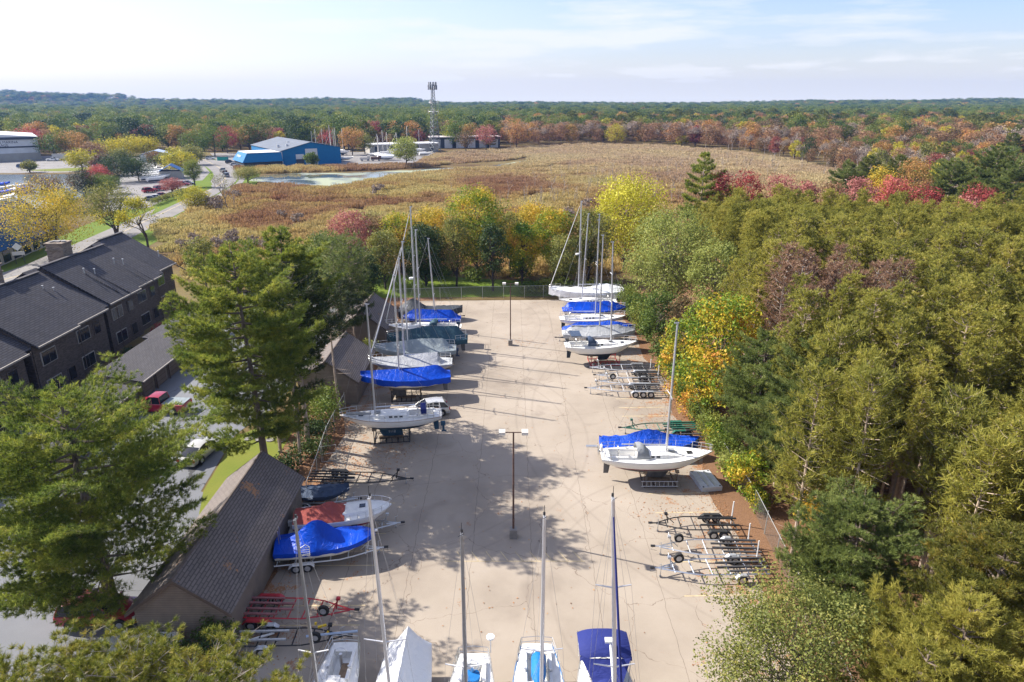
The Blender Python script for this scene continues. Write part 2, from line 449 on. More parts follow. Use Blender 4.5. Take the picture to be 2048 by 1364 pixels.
# ------------------------------------------------------------------ light and sky
SUN = Vector((-0.945 * cos(R(38.5)), 0.327 * cos(R(38.5)), sin(R(38.5))))
sl = bpy.data.lights.new('sun', 'SUN'); sl.energy = 5.0; sl.angle = R(.5); sl.color = (1.0, .94, .84)
so = bpy.data.objects.new('sun', sl); col.objects.link(so); so.rotation_euler = SUN.to_track_quat('Z', 'Y').to_euler(); so.location = (-60, 40, 90)
w = bpy.data.worlds.new('World'); sc.world = w; w.use_nodes = True
wt = w.node_tree; wt.nodes.clear()
wo = wt.nodes.new('ShaderNodeOutputWorld'); bg = wt.nodes.new('ShaderNodeBackground'); sky = wt.nodes.new('ShaderNodeTexSky')
sky.sky_type = 'NISHITA'; sky.sun_disc = False; sky.sun_elevation = R(38.5); sky.sun_rotation = math.atan2(SUN.x, SUN.y)
sky.dust_density = 1.2; sky.air_density = 1.0; sky.ozone_density = 1.5
tc = wt.nodes.new('ShaderNodeTexCoord'); mp = wt.nodes.new('ShaderNodeMapping'); mp.inputs['Scale'].default_value = (2.6, 2.6, 20.0); mp.inputs['Location'].default_value = (.35, .2, .1)
wt.links.new(tc.outputs['Generated'], mp.inputs[0])
nz = wt.nodes.new('ShaderNodeTexNoise'); nz.inputs['Scale'].default_value = 1.5; nz.inputs['Detail'].default_value = 7; nz.inputs['Roughness'].default_value = .56
wt.links.new(mp.outputs[0], nz.inputs['Vector'])
rp = wt.nodes.new('ShaderNodeValToRGB'); rp.color_ramp.elements[0].position = .44; rp.color_ramp.elements[1].position = .62
wt.links.new(nz.outputs['Fac'], rp.inputs[0])
sp = wt.nodes.new('ShaderNodeSeparateXYZ'); wt.links.new(tc.outputs['Generated'], sp.inputs[0])
def wm(op, a, b, clamp=False):
    nd = wt.nodes.new('ShaderNodeMath'); nd.operation = op; nd.use_clamp = clamp
    for i, v in ((0, a), (1, b)):
        if hasattr(v, 'links'): wt.links.new(v, nd.inputs[i])
        else: nd.inputs[i].default_value = v
    return nd.outputs[0]
# thin veil: thicker low down and towards the sun
veil = wm('ADD', wm('MULTIPLY', sp.outputs[0], -.42), .42)
veil = wm('SUBTRACT', veil, wm('MULTIPLY', sp.outputs[2], 1.9), True)
veil = wm('MAXIMUM', veil, wm('SUBTRACT', .85, wm('MULTIPLY', wm('ABSOLUTE', sp.outputs[2], 0), 11.0), True))
# a line of small cumulus low on the right
n2 = wt.nodes.new('ShaderNodeTexNoise'); n2.inputs['Scale'].default_value = 7; n2.inputs['Detail'].default_value = 6; m2 = wt.nodes.new('ShaderNodeMapping'); m2.inputs['Scale'].default_value = (1, 1, 3.2); wt.links.new(tc.outputs['Generated'], m2.inputs[0]); wt.links.new(m2.outputs[0], n2.inputs['Vector'])
hgt = wm('SUBTRACT', wm('ADD', wm('MULTIPLY', sp.outputs[0], .035), .028), sp.outputs[2])
band = wm('SUBTRACT', 1.0, wm('MULTIPLY', wm('ABSOLUTE', hgt, 0), 42.0), True)
cum = wm('MULTIPLY', wm('MULTIPLY', wm('SUBTRACT', wm('ADD', n2.outputs['Fac'], wm('MULTIPLY', band, .16)), .56), 7.0, True), band)
cl = wm('MAXIMUM', wm('MAXIMUM', wm('MULTIPLY', rp.outputs[0], .75), veil), wm('MULTIPLY', cum, .8))
mx = wt.nodes.new('ShaderNodeMix'); mx.data_type = 'RGBA'; wt.links.new(cl, mx.inputs[0])
tn = wt.nodes.new('ShaderNodeMix'); tn.data_type = 'RGBA'; tn.blend_type = 'MULTIPLY'; tn.inputs[0].default_value = 1; tn.inputs[7].default_value = (.93, .93, 1.14, 1); wt.links.new(sky.outputs[0], tn.inputs[6]); wt.links.new(tn.outputs[2], mx.inputs[6]); mx.inputs[7].default_value = (5.2, 5.25, 5.42, 1)
wt.links.new(mx.outputs[2], bg.inputs[0]); bg.inputs[1].default_value = .1
wt.links.new(bg.outputs[0], wo.inputs[0])
vs = sc.view_settings; vs.view_transform = 'Standard'; vs.look = 'None'; vs.exposure = .96; vs.gamma = 1
cy = sc.cycles; cy.max_bounces = 5; cy.diffuse_bounces = 2; cy.glossy_bounces = 2; cy.transmission_bounces = 3; cy.transparent_max_bounces = 4; cy.volume_bounces = 0
cy.use_denoising = True
try: cy.denoiser = 'OPENIMAGEDENOISE'
except Exception: pass
cy.sample_clamp_indirect = 6
# ------------------------------------------------------------------ ground materials
def m_ground():
    t = NT('marsh_soil'); p = t.pos(); f = t.noise(p, .035, 4, .6, .6); g = t.noise(p, .9, 5, .7)
    c = t.ramp(f, [(.3, (.10, .06, .03)), (.45, (.17, .11, .05)), (.58, (.22, .17, .07)), (.75, (.28, .22, .12))])
    c = t.mix(t.math('MULTIPLY', g, .7), c, (.05, .04, .02)); t.bsdf(c, .95, 0, .1, t.bump(g, .6, .3)); return t.mat
def m_litter():
    t = NT('leaf_litter'); p = t.pos(); f = t.noise(p, .5, 5, .7); g = t.noise(p, 14, 3, .7)
    c = t.ramp(g, [(.25, (.07, .035, .02)), (.5, (.22, .115, .06)), (.75, (.40, .24, .14))])
    c = t.mix(t.math('MULTIPLY', f, .5), c, (.17, .11, .075)); t.bsdf(c, .95, 0, .1, t.bump(g, .7, .05)); return t.mat
def m_lot():
    t = NT('worn_asphalt'); p = t.pos()
    big = t.noise(p, .12, 5, .6); mid = t.noise(p, 1.1, 4, .6); fine = t.noise(p, 22, 3, .75)
    c = t.ramp(big, [(.28, (.285, .240, .192)), (.5, (.388, .331, .268)), (.72, (.455, .392, .325))])
    c = t.mix(t.math('MULTIPLY', fine, .42), c, (.20, .16, .13))
    # irregular crack network
    ds = t.n('ShaderNodeTexNoise'); ds.inputs['Scale'].default_value = .55; ds.inputs['Detail'].default_value = 4; t.l(p, ds.inputs['Vector'])
    mx_ = t.n('ShaderNodeMix'); mx_.data_type = 'RGBA'; mx_.blend_type = 'LINEAR_LIGHT'; mx_.inputs[0].default_value = .85; t.l(p, mx_.inputs[6]); t.l(ds.outputs['Color'], mx_.inputs[7])
    vo = t.n('ShaderNodeTexVoronoi'); vo.feature = 'DISTANCE_TO_EDGE'; vo.inputs['Scale'].default_value = .17; t.l(mx_.outputs[2], vo.inputs['Vector'])
    cr = t.math('LESS_THAN', vo.outputs['Distance'], t.math('MULTIPLY', t.math('SUBTRACT', mid, .3), .011))
    c = t.mix(t.math('MULTIPLY', cr, .6), c, (.13, .085, .06))
    # old paving joints running the length of the lot
    sx = t.n('ShaderNodeSeparateXYZ'); t.l(p, sx.inputs[0])
    xx = t.math('ADD', sx.outputs[0], t.math('MULTIPLY', t.math('SUBTRACT', t.noise(p, .8, 3), .5), .35))
    ln = t.math('LESS_THAN', t.math('FRACT', t.math('DIVIDE', t.math('ADD', xx, 60.9), 4.15)), .007)
    c = t.mix(t.math('MULTIPLY', ln, .7), c, (.11, .08, .06))
    # oil and damp patches, fallen leaves
    st = t.ramp(t.noise(p, .22, 3, .5, .5), [(.60, (0, 0, 0)), (.70, (1, 1, 1))])
    c = t.mix(t.math('MULTIPLY', st, .35), c, (.18, .145, .12))
    # old tyre tracks sweeping round the lamp posts, and darker sealed patches
    for cx_, cy_, r_ in ((-14, 58, 19.5), (-14, 58, 21.1), (16, 36, 13.5), (16, 36, 15.0), (-20, 92, 24.0), (-20, 92, 25.6), (40, 62, 38.0), (40, 62, 39.6)):
        dd = t.n('ShaderNodeVectorMath'); dd.operation = 'DISTANCE'; t.l(p, dd.inputs[0]); dd.inputs[1].default_value = (cx_, cy_, 0.03)
        k_ = t.math('SUBTRACT', 1.0, t.math('MULTIPLY', t.math('ABSOLUTE', t.math('SUBTRACT', dd.outputs['Value'], r_)), 5.5), True)
        c = t.mix(t.math('MULTIPLY', t.math('MULTIPLY', k_, mid), .42), c, (.17, .14, .115))
    bk = t.n('ShaderNodeTexBrick'); bk.offset = .37; bk.inputs['Scale'].default_value = 1; bk.inputs['Brick Width'].default_value = 9.3; bk.inputs['Row Height'].default_value = 6.1; bk.inputs['Mortar Size'].default_value = 0
    bk.inputs['Color1'].default_value = (0, 0, 0, 1); bk.inputs['Color2'].default_value = (1, 1, 1, 1); t.l(p, bk.inputs['Vector'])
    c = t.mix(t.math('MULTIPLY', bk.outputs['Color'], .10), c, (.26, .225, .19))
    ax = t.math('MULTIPLY', t.math('SUBTRACT', t.math('ABSOLUTE', sx.outputs[0]), 8.5), .11, True)
    lf = t.math('GREATER_THAN', t.math('ADD', t.math('MULTIPLY', t.noise(p, .7, 2), .62), t.math('MULTIPLY', t.noise(p, 9, 3, .8), .45)), t.math('SUBTRACT', .71, t.math('MULTIPLY', ax, .155)))
    c = t.mix(t.math('MULTIPLY', lf, .85), c, t.ramp(fine, [(.3, (.20, .085, .03)), (.7, (.42, .2, .09))]))
    t.bsdf(c, .9, 0, .2, t.bump(fine, .25, .01)); return t.mat
def m_asphalt(nm, c0, stains=.3):
    t = NT(nm); p = t.pos(); big = t.noise(p, .15, 4); fine = t.noise(p, 20, 3, .7)
    c = t.ramp(big, [(.3, tuple(x * .82 for x in c0)), (.7, tuple(x * 1.15 for x in c0))])
    c = t.mix(t.math('MULTIPLY', fine, .4), c, tuple(x * .5 for x in c0))
    ds = t.noise(p, .4, 4); ad = t.n('ShaderNodeVectorMath'); ad.operation = 'ADD'; t.l(p, ad.inputs[0]); cb = t.n('ShaderNodeCombineXYZ')
    t.l(t.math('MULTIPLY', ds, 6), cb.inputs[0]); t.l(t.math('MULTIPLY', ds, -5), cb.inputs[1]); t.l(cb.outputs[0], ad.inputs[1])
    vo = t.n('ShaderNodeTexVoronoi'); vo.feature = 'DISTANCE_TO_EDGE'; vo.inputs['Scale'].default_value = .13; t.l(ad.outputs[0], vo.inputs['Vector'])
    c = t.mix(t.math('MULTIPLY', t.math('LESS_THAN', vo.outputs['Distance'], .007), .75), c, (.03, .03, .03))
    t.bsdf(c, .85, 0, .25, t.bump(fine, .2, .01)); return t.mat
def m_grass(nm, a, b):
    t = NT(nm); p = t.pos(); f = t.noise(p, .3, 4); g = t.noise(p, 12, 3, .8)
    c = t.mix(f, a, b); c = t.mix(t.math('MULTIPLY', g, .55), c, tuple(x * .45 for x in a)); t.bsdf(c, .95, 0, .15, t.bump(g, .6, .06)); return t.mat
def m_water(nm, c, rough=.06, algae=None, sc_=.02, th=.5):
    t = NT(nm); p = t.pos(); n1 = t.noise(p, .7, 3)
    b = t.bsdf(c, rough, 0, .5, t.bump(n1, .12, .1))
    if algae:
        f = t.ramp(t.noise(p, sc_, 5, .6, .4), [(th - .07, (0, 0, 0)), (th + .06, (1, 1, 1))])
        t.l(t.mix(f, c, algae), b.inputs['Base Color']); t.l(t.math('ADD', t.math('MULTIPLY', f, .75), rough), b.inputs['Roughness'])
    return t.mat
M_soil = m_ground(); M_litter = m_litter(); M_lot = m_lot()
M_park = m_asphalt('parking_asphalt', (.185, .19, .205)); M_road = m_asphalt('road_asphalt', (.25, .235, .225)); M_conc = m_asphalt('pale_concrete', (.27, .255, .245))
M_grass = m_grass('lawn_grass', (.10, .18, .02), (.19, .23, .03)); M_dry = m_grass('dry_lawn', (.13, .19, .025), (.27, .25, .05))
M_pond = m_water('pond_water', (.10, .12, .11), .05, (.30, .33, .22), .05, .53); M_water = m_water('harbour_water', (.12, .15, .17), .12)
M_yellow = mat('faded_yellow_paint', (.50, .40, .24), .85, var=.3, scale=2)
def sheet(name, poly, z, m, kind='structure'):
    mb = MB(); mb.add([(x, y, z) for x, y in poly], [tuple(range(len(poly)))])
    o = mb.build(name, m); return tag(o, kind=kind)
def ribbon(pts, wd, z):
    L = []; Rr = []
    for i, p in enumerate(pts):
        a = Vector(pts[max(0, i - 1)]); b = Vector(pts[min(len(pts) - 1, i + 1)]); d = (b - a).normalized(); n = Vector((-d.y, d.x))
        ww = wd[i] if hasattr(wd, '__len__') else wd
        L.append((p[0] + n.x * ww / 2, p[1] + n.y * ww / 2)); Rr.append((p[0] - n.x * ww / 2, p[1] - n.y * ww / 2))
    return L + Rr[::-1]
def smooth_line(pts, k=6):
    out = []
    P = [pts[0]] + list(pts) + [pts[-1]]
    for i in range(1, len(P) - 2):
        for j in range(k):
            t = j / k; a, b, c, d = (Vector(P[i + q]) for q in (-1, 0, 1, 2))
            out.append(tuple(.5 * ((2 * b) + (c - a) * t + (2 * a - 5 * b + 4 * c - d) * t * t + (3 * b - a - 3 * c + d) * t ** 3)))
    out.append(tuple(pts[-1])); return out
# ------------------------------------------------------------------ terrain: one sheet to the horizon, rising into low hills
def hill(x, y):
    u = max(0.0, min(1.0, (y - 1650) / 550.0)); u = u * u * (3 - 2 * u)
    g = lambda c, w: math.exp(-((x - c) / w) ** 2)
    h = 1 + 37 * g(-1750, 230) + 25 * g(-1400, 120) + 20 * g(-2250, 350) + 13 * g(-1060, 120) + 9 * g(-830, 60) + 16 * g(-620, 150) + 15 * g(-365, 90) + 3 * g(100, 250) + 8 * g(1050, 300) + 15 * g(1750, 380)
    h *= 1 + .06 * sin(x * .021) + .04 * sin(x * .05 + 1)
    return h * u
xs = list(range(-2730, 2731, 65)); ys = [-200, 20, 150, 400, 800, 1100, 1200, 1300, 1400, 1500, 1600, 1700, 1800, 1950, 2200, 2450, 2700]
mb = MB(); mb.add([(x, y, hill(x, y)) for y in ys for x in xs], [(j * len(xs) + i, j * len(xs) + i + 1, (j + 1) * len(xs) + i + 1, (j + 1) * len(xs) + i) for j in range(len(ys) - 1) for i in range(len(xs) - 1)])
tag(mb.build('ground', M_soil, smooth=True), kind='structure')
sheet('forest_floor', [(15.2, -30), (120, -30), (150, 40), (150, 130), (60, 128), (18, 112), (15.5, 104)], .012, M_litter)
lot = [(-16.6, -20), (15.9, -20)] + [(16.1 + .9 * max(0, 1 - abs(y - 68) / 26) + .5 * sin(y * .37) + .3 * sin(y * 1.1), y) for y in range(-10, 103, 4)] + [(14, 104), (-14, 103.2), (-17.4, 102.6)] + [(-16.4 - .5 * sin(y * .31) - .3 * sin(y * .9 + 2), y) for y in range(98, -20, -4)]
sheet('leaf_strewn_verge', [(-22.5, -30), (-12, -30), (-12, 112), (-22.5, 112)], .01, M_litter)
sheet('boat_lot', lot, .03, M_lot)
sheet('parking_lot', [(-62, -30), (-22.6, -30), (-22.6, 47), (-25.2, 48), (-26.2, 58), (-24.5, 64), (-23.5, 100), (-25, 108), (-40, 112), (-44, 108), (-43, 90), (-43, 40), (-62, 36)], .02, M_park)
sheet('lawn', [(-22.4, 40), (-25.0, 48), (-26.0, 57.5), (-22.5, 62), (-21, 62), (-20.5, 40)], .03, M_dry)
sheet('lawn', [(-33.5, 50.6), (-30.3, 50.8), (-30.2, 56.5), (-33.0, 57.5), (-35.5, 56)], .034, M_dry)
sheet('lawn', [(-34, 104.5), (8, 106), (8, 114), (-12, 119), (-40, 122), (-50, 116)], .03, M_grass)
# faded bay lines
pm = MB()
for y in (34.7, 38.6, 42.2, 33.0, 46.2):
    pm.add([(-15.6, y, .036), (-9.2, y + .05, .036), (-9.2, y + .15, .036), (-15.6, y + .1, .036)], [(0, 1, 2, 3)])
for y in (35.6, 44.9, 47.6, 61.8, 63.8, 66.0, 39.0):
    pm.add([(11.0, y, .036), (15.8, y + .12, .036), (15.8, y + .22, .036), (11.0, y + .1, .036)], [(0, 1, 2, 3)])
for k in range(9):
    x = -3.9 + k * 1.02; pm.add([(x, 40.2, .036), (x + .07, 40.2, .036), (x + .6, 39.2, .036), (x + .52, 39.2, .036)], [(0, 1, 2, 3)])
pm.add([(-4.6, 39.1, .036), (5.0, 39.1, .036), (5.0, 39.17, .036), (-4.6, 39.17, .036)], [(0, 1, 2, 3)])
tag(pm.build('parking_markings', M_yellow), kind='structure')
# ------------------------------------------------------------------ road, marina apron, water
road = smooth_line([G(*p) for p in ((-260, 640), (-90, 585), (60, 545), (150, 508), (250, 462), (330, 424), (395, 393), (440, 368), (452, 350), (438, 335), (412, 322), (395, 314))])
sheet('road_verge', ribbon(road, [24] * 25 + [26] * (len(road) - 25), 0), .02, M_grass)
sheet('road', ribbon(road, 9.5, 0), .05, M_road)
side = smooth_line([G(*p) for p in ((330, 450), (400, 412), (455, 382), (482, 362), (478, 345), (455, 332))])
sheet('pavement', ribbon(side, 2.2, 0), .06, M_conc)
cl_ = MB(); rr_ = [Vector(p) for p in road]
for o_ in (-.15, .15):
    for i in range(len(road) - 1):
        d = (rr_[i + 1] - rr_[i]).normalized(); n = Vector((-d.y, d.x)); a = rr_[i] + n * o_; b = rr_[i + 1] + n * o_
        cl_.quad((*(a - n * .07), .06), (*(a + n * .07), .06), (*(b + n * .07), .06), (*(b - n * .07), .06))
tag(cl_.build('road_centre_lines', M_yellow), kind='structure')
sheet('marina_apron', [G(*p) for p in ((205, 425), (300, 415), (360, 382), (400, 366), (420, 345), (400, 322), (330, 318), (250, 335), (220, 380))], .045, M_conc)
sheet('marina_lawn', [G(*p) for p in ((300, 432), (385, 392), (425, 376), (418, 366), (372, 382), (312, 416))], .065, M_grass)
sheet('marina_lawn', [G(*p) for p in ((385, 376), (425, 370), (420, 360), (385, 362))], .068, M_grass)
sheet('harbour_water', [G(*p) for p in ((-700, 350), (90, 349), (190, 347), (225, 352), (215, 375), (160, 395), (60, 422), (-20, 450), (-500, 500))], .03, M_water)
sheet('harbour_apron', [G(*p) for p in ((-600, 348), (85, 346), (200, 343), (330, 338), (360, 318), (200, 312), (-100, 312), (-600, 316))], .025, M_conc)
sheet('verge_grass', [G(*p) for p in ((40, 341), (120, 343), (200, 341), (260, 335), (260, 331), (120, 337))], .035, M_dry)
sheet('yard_apron', [G(*p) for p in ((440, 330), (480, 338), (560, 333), (700, 330), (880, 327), (870, 305), (700, 304), (420, 306))], .03, M_conc)
pond = smooth_line([G(*p) for p in ((498, 362), (520, 352), (600, 346), (700, 346), (800, 341), (835, 343), (800, 350), (740, 361), (665, 377), (600, 372), (560, 366), (498, 362))], 4)
sheet('pond', pond, .03, M_pond)
creek = smooth_line([G(*p) for p in ((800, 345), (880, 338), (960, 335), (1010, 329), (1050, 322), (1105, 314))], 4)
sheet('creek', ribbon(creek, [9, 8, 7, 7, 6, 5, 5, 5, 4, 5, 4, 4, 4, 3.5, 3.5, 3, 3, 3, 3, 3, 3, 3, 3][:len(creek)], 0), .026, M_pond)
# air between the camera and the far hills
def m_haze():
    t = NT('haze_air'); v = t.n('ShaderNodeVolumePrincipled'); v.inputs['Color'].default_value = (.17, .40, 1, 1); v.inputs['Density'].default_value = HAZE_DENS
    v.inputs['Anisotropy'].default_value = .2; t.l(v.outputs[0], t.out.inputs['Volume']); return t.mat
HAZE_DENS = .00009
if HAZE_DENS > 0:
    hz = MB(); hz.b2((-2760, -220, -1.2), (2760, 2740, 92)); tag(hz.build('haze', m_haze()), 'thin pale blue air over the wooded horizon', 'haze', kind='stuff')
# ------------------------------------------------------------------ boat materials
M_gel = mat('white_gelcoat', (.80, .79, .76), .28, var=.05, scale=1.2, coat=.3)
M_gelw = mat('weathered_gelcoat', (.62, .58, .52), .4, var=.1, scale=1.5)
M_deck = mat('white_deck', (.78, .77, .74), .5, var=.08, scale=2.5)
M_bot = mat('dark_antifouling', (.035, .05, .07), .8, var=.35, scale=2)
M_botg = mat('grey_antifouling', (.13, .125, .125), .8, var=.3, scale=2)
M_botb = mat('blue_antifouling', (.03, .08, .13), .8, var=.35, scale=2)
M_navys = mat('navy_stripe', (.03, .035, .07), .4); M_redst = mat('maroon_stripe', (.22, .02, .04), .35)
M_alu = mat('mast_aluminium', (.62, .63, .66), .4, .6, var=.08, scale=.8); M_alud = mat('dark_mast', (.25, .26, .28), .4, .55, var=.1)
M_steel = mat('stainless_rail', (.6, .6, .6), .28, .85); M_wire = mat('rigging_wire', (.36, .36, .37), .5, .5)
M_glass = mat('dark_window', (.02, .022, .028), .08, spec=.6, var=.05); M_teak = mat('teak_trim', (.25, .12, .05), .6, var=.25)
M_blk = mat('black_rubber', (.02, .02, .02), .75); M_wood = mat('weathered_wood', (.22, .15, .09), .85, var=.35, scale=4)
M_rust = mat('rusty_steel', (.09, .055, .04), .75, .2, var=.5, scale=5); M_redst2 = mat('red_stand_paint', (.42, .03, .03), .5, var=.2)
M_bmet = mat('black_steel', (.03, .03, .032), .5, .3, var=.3); M_galv = mat('galvanised_steel', (.55, .56, .58), .42, .6, var=.15, scale=5)
M_redp = mat('red_trailer_paint', (.42, .025, .035), .4, var=.15); M_grnp = mat('green_trailer_paint', (.015, .11, .075), .45, var=.15)
M_whtp = mat('white_trailer_paint', (.72, .72, .72), .4, var=.08); M_bunk = mat('carpeted_bunk', (.05, .05, .055), .95, var=.3, scale=8); M_bunkr = mat('faded_red_bunk', (.30, .13, .13), .95, var=.2)
def cover_mat(nm, c, rough, spec, var=.12, wr=.5, wsc=1.6):
    t = NT(nm); v = t.obj(); mp_ = t.n('ShaderNodeMapping'); mp_.inputs['Scale'].default_value = (1, .45, 1.2); t.l(v, mp_.inputs[0])
    a = t.noise(mp_.outputs[0], wsc, 5, .62, 1.2); b = t.noise(v, .5, 3)
    c_ = t.ramp(b, [(.3, tuple(x * (1 - var) for x in c)), (.7, tuple(min(1, x * (1 + var)) for x in c))])
    t.bsdf(c_, rough, 0, spec, t.bump(a, wr, .22)); return t.mat
M_blue = cover_mat('blue_shrink_wrap', (.002, .06, .50), .34, .25, .22, .55); M_tarp = cover_mat('blue_tarpaulin', (.004, .07, .52), .5, .22, .25, .9, 2.2)
M_grey = cover_mat('grey_canvas', (.40, .41, .42), .75, .3, .1, .5); M_gteal = cover_mat('faded_grey_green_canvas', (.25, .29, .31), .75, .3, .15, .5)
M_navyc = cover_mat('dark_teal_canvas', (.035, .085, .115), .7, .3, .2, .5); M_blkc = cover_mat('black_tarpaulin', (.035, .042, .052), .55, .4, .25, .6)
M_white = cover_mat('white_shrink_wrap', (.80, .81, .83), .35, .4, .05, .45); M_coral = cover_mat('faded_red_canvas', (.32, .075, .06), .8, .25, .1, .4)
M_bim = cover_mat('navy_canvas', (.022, .032, .17), .75, .25, .1, .4); M_sail = cover_mat('bright_blue_sail_cover', (.01, .16, .45), .6, .3)
M_dodg = cover_mat('grey_dodger_canvas', (.30, .31, .32), .7, .3); M_slate = cover_mat('slate_blue_canvas', (.05, .075, .13), .7, .3)
def frange(a, b, n): return [a + (b - a) * i / (n - 1) for i in range(n)]
class Hull:
    """fair hull: x forward, stern at -L/2, bow at +L/2; zk lowest canoe-body point, zs sheer amidships"""
    def __init__(self, L, B, zk, zs, w=.62, bow=.32, stern=.05, rake=.16, srake=.05, tmax=.42, kind='sail'):
        self.__dict__.update(locals())
    def hb(self, t):
        if t < self.tmax: f = self.w + (1 - self.w) * sin(pi / 2 * t / self.tmax)
        else:
            q = (t - self.tmax) / (1 - self.tmax); f = cos(pi / 2 * q ** (1.35 if self.kind == 'sail' else 2.1)) ** (.92 if self.kind == 'sail' else .8)
        return max(.012, self.B / 2 * f)
    def sh(self, t): return self.zs + self.bow * max(0, (t - .3) / .7) ** 2 + self.stern * max(0, (.3 - t) / .3) ** 2
    def kl(self, t):
        d = self.zs - self.zk
        if self.kind == 'sail':
            if t < .4: return self.zk + d * .62 * ((.4 - t) / .4) ** 1.8
            q = (t - .4) / .6; return self.zk + (self.sh(t) - self.zk) * .93 * q ** 2.3
        q = max(0, (t - .45) / .55); return self.zk + (self.sh(t) - self.zk) * .9 * q ** 2.4
    def x(self, t, z):
        xx = (t - .5) * self.L; s, k = self.sh(t), self.zk; f = max(0, min(1, (s - z) / (s - k)))
        q = max(0, (t - .55) / .45); xx -= self.rake * self.L * f * q * q
        q = max(0, (.2 - t) / .2); xx += self.srake * self.L * f * q
        return xx
    def P(self, t, th):
        s, k, b = self.sh(t), self.kl(t), self.hb(t)
        e1, e2 = (.62, 1.15) if self.kind == 'sail' else (.42, 1.0)
        y = b * max(0.0, cos(th)) ** e1; z = s - (s - k) * sin(th) ** e2
        return y, z
    def rows(self, t, wl, st):
        s, k = self.sh(t), self.kl(t); e2 = 1.15 if self.kind == 'sail' else 1.0
        def th(z): return math.asin(max(0.0, min(.995, ((s - z) / max(.02, s - k)) ** (1 / e2) if z < s else 0)))
        a, b = th(wl + st), th(wl)
        b = max(b, a + .002)
        return [a * i / 4 for i in range(5)] + [b] + [b + (pi / 2 - b) * i / 5 for i in range(1, 6)]
    def build(self, parent, mats, wl, st=.09, n=26, band=None):
        mb = MB(); T = frange(0, 1, n); rings = []
        for t in T:
            R_ = []
            for th in self.rows(t, wl, st):
                y, z = self.P(t, th); R_.append((self.x(t, z), y, z))
            rings.append(R_ + [(p[0], -p[1], p[2]) for p in R_[-2::-1]])
        m = len(rings[0]); half = m // 2; vs = [p for r in rings for p in r]
        fs = []; mi = []
        for i in range(n - 1):
            for k in range(m - 1):
                fs.append((i * m + k, i * m + k + 1, (i + 1) * m + k + 1, (i + 1) * m + k))
                q = k if k < half else m - 2 - k
                mi.append(0 if q < 4 else (1 if q == 4 else 2))
                if band and q in band: mi[-1] = 1
        fs.append(tuple(range(m))); mi.append(0)
        mb.v = vs; mb.f = fs; mb.m = mi
        return mb.build('hull', mats, parent, smooth=50)
    def deck(self, parent, m, cock=None, trim=None, n=26, inset=.0):
        mb = MB(); T = frange(0, 1, n); rings = []
        for t in T:
            s, b = self.sh(t), self.hb(t) * .985; x = self.x(t, s)
            cw = min(cock[2] if cock else .3, b * .6)
            rings.append([(x, b, s + .004), (x, cw, s + .05), (x, -cw, s + .05), (x, -b, s + .004)])
        for i in range(n - 1):
            a, c = rings[i], rings[i + 1]
            for k in range(3):
                if cock and k == 1 and cock[0] <= T[i] and T[i + 1] <= cock[1] + 1e-6: continue
                mb.quad(a[k], a[k + 1], c[k + 1], c[k])
        if cock:
            I = [i for i in range(n) if cock[0] <= T[i] + 1e-9 and T[i] <= cock[1] + 1e-6]; i0, i1 = I[0], I[-1]; zf = self.zs - cock[3]
            for i in I[:-1]:
                a, c = rings[i], rings[i + 1]
                for k in (1, 2): mb.quad(a[k], c[k], (c[k][0], c[k][1] * .8, zf), (a[k][0], a[k][1] * .8, zf))
                mb.quad((a[1][0], a[1][1] * .8, zf), (c[1][0], c[1][1] * .8, zf), (c[2][0], c[2][1] * .8, zf), (a[2][0], a[2][1] * .8, zf))
            for i in (i0, i1):
                a = rings[i]; mb.quad(a[1], a[2], (a[2][0], a[2][1] * .8, zf), (a[1][0], a[1][1] * .8, zf))
        d = mb.build('deck', m, parent)
        rl = MB()
        for sg in (1, -1):
            rl.tube([(self.x(t, self.sh(t)), sg * self.hb(t) * .995, self.sh(t) + .015) for t in T], .028, 4)
        rl.build('toe_rail', trim or M_steel, parent)
        return d
    def rail(self, parent, t0, t1, h=.6, every=.14, wires=2, name='lifeline', close=None, r=.014):
        mb = MB(); T = frange(t0, t1, max(4, int((t1 - t0) / .04)))
        pt = lambda t, sg, z: (self.x(t, self.sh(t)), sg * self.hb(t) * .96, self.sh(t) + z)
        for sg in (1, -1):
            for k in range(wires): mb.tube([pt(t, sg, h * (1 - .5 * k)) for t in T], r * (.55 if name == 'lifeline' else 1), 4)
            t = t0
            while t <= t1 + 1e-6: mb.tube([pt(t, sg, 0), pt(t, sg, h)], r, 4); t += every
        if close is not None:
            for k in range(wires):
                z = h * (1 - .5 * k); a, b = pt(close, 1, z), pt(close, -1, z); mb.tube([a, ((a[0] + b[0]) / 2 + (.12 if close > .5 else -.1), 0, a[2]), b], r, 4)
        return mb.build(name, M_steel, parent)
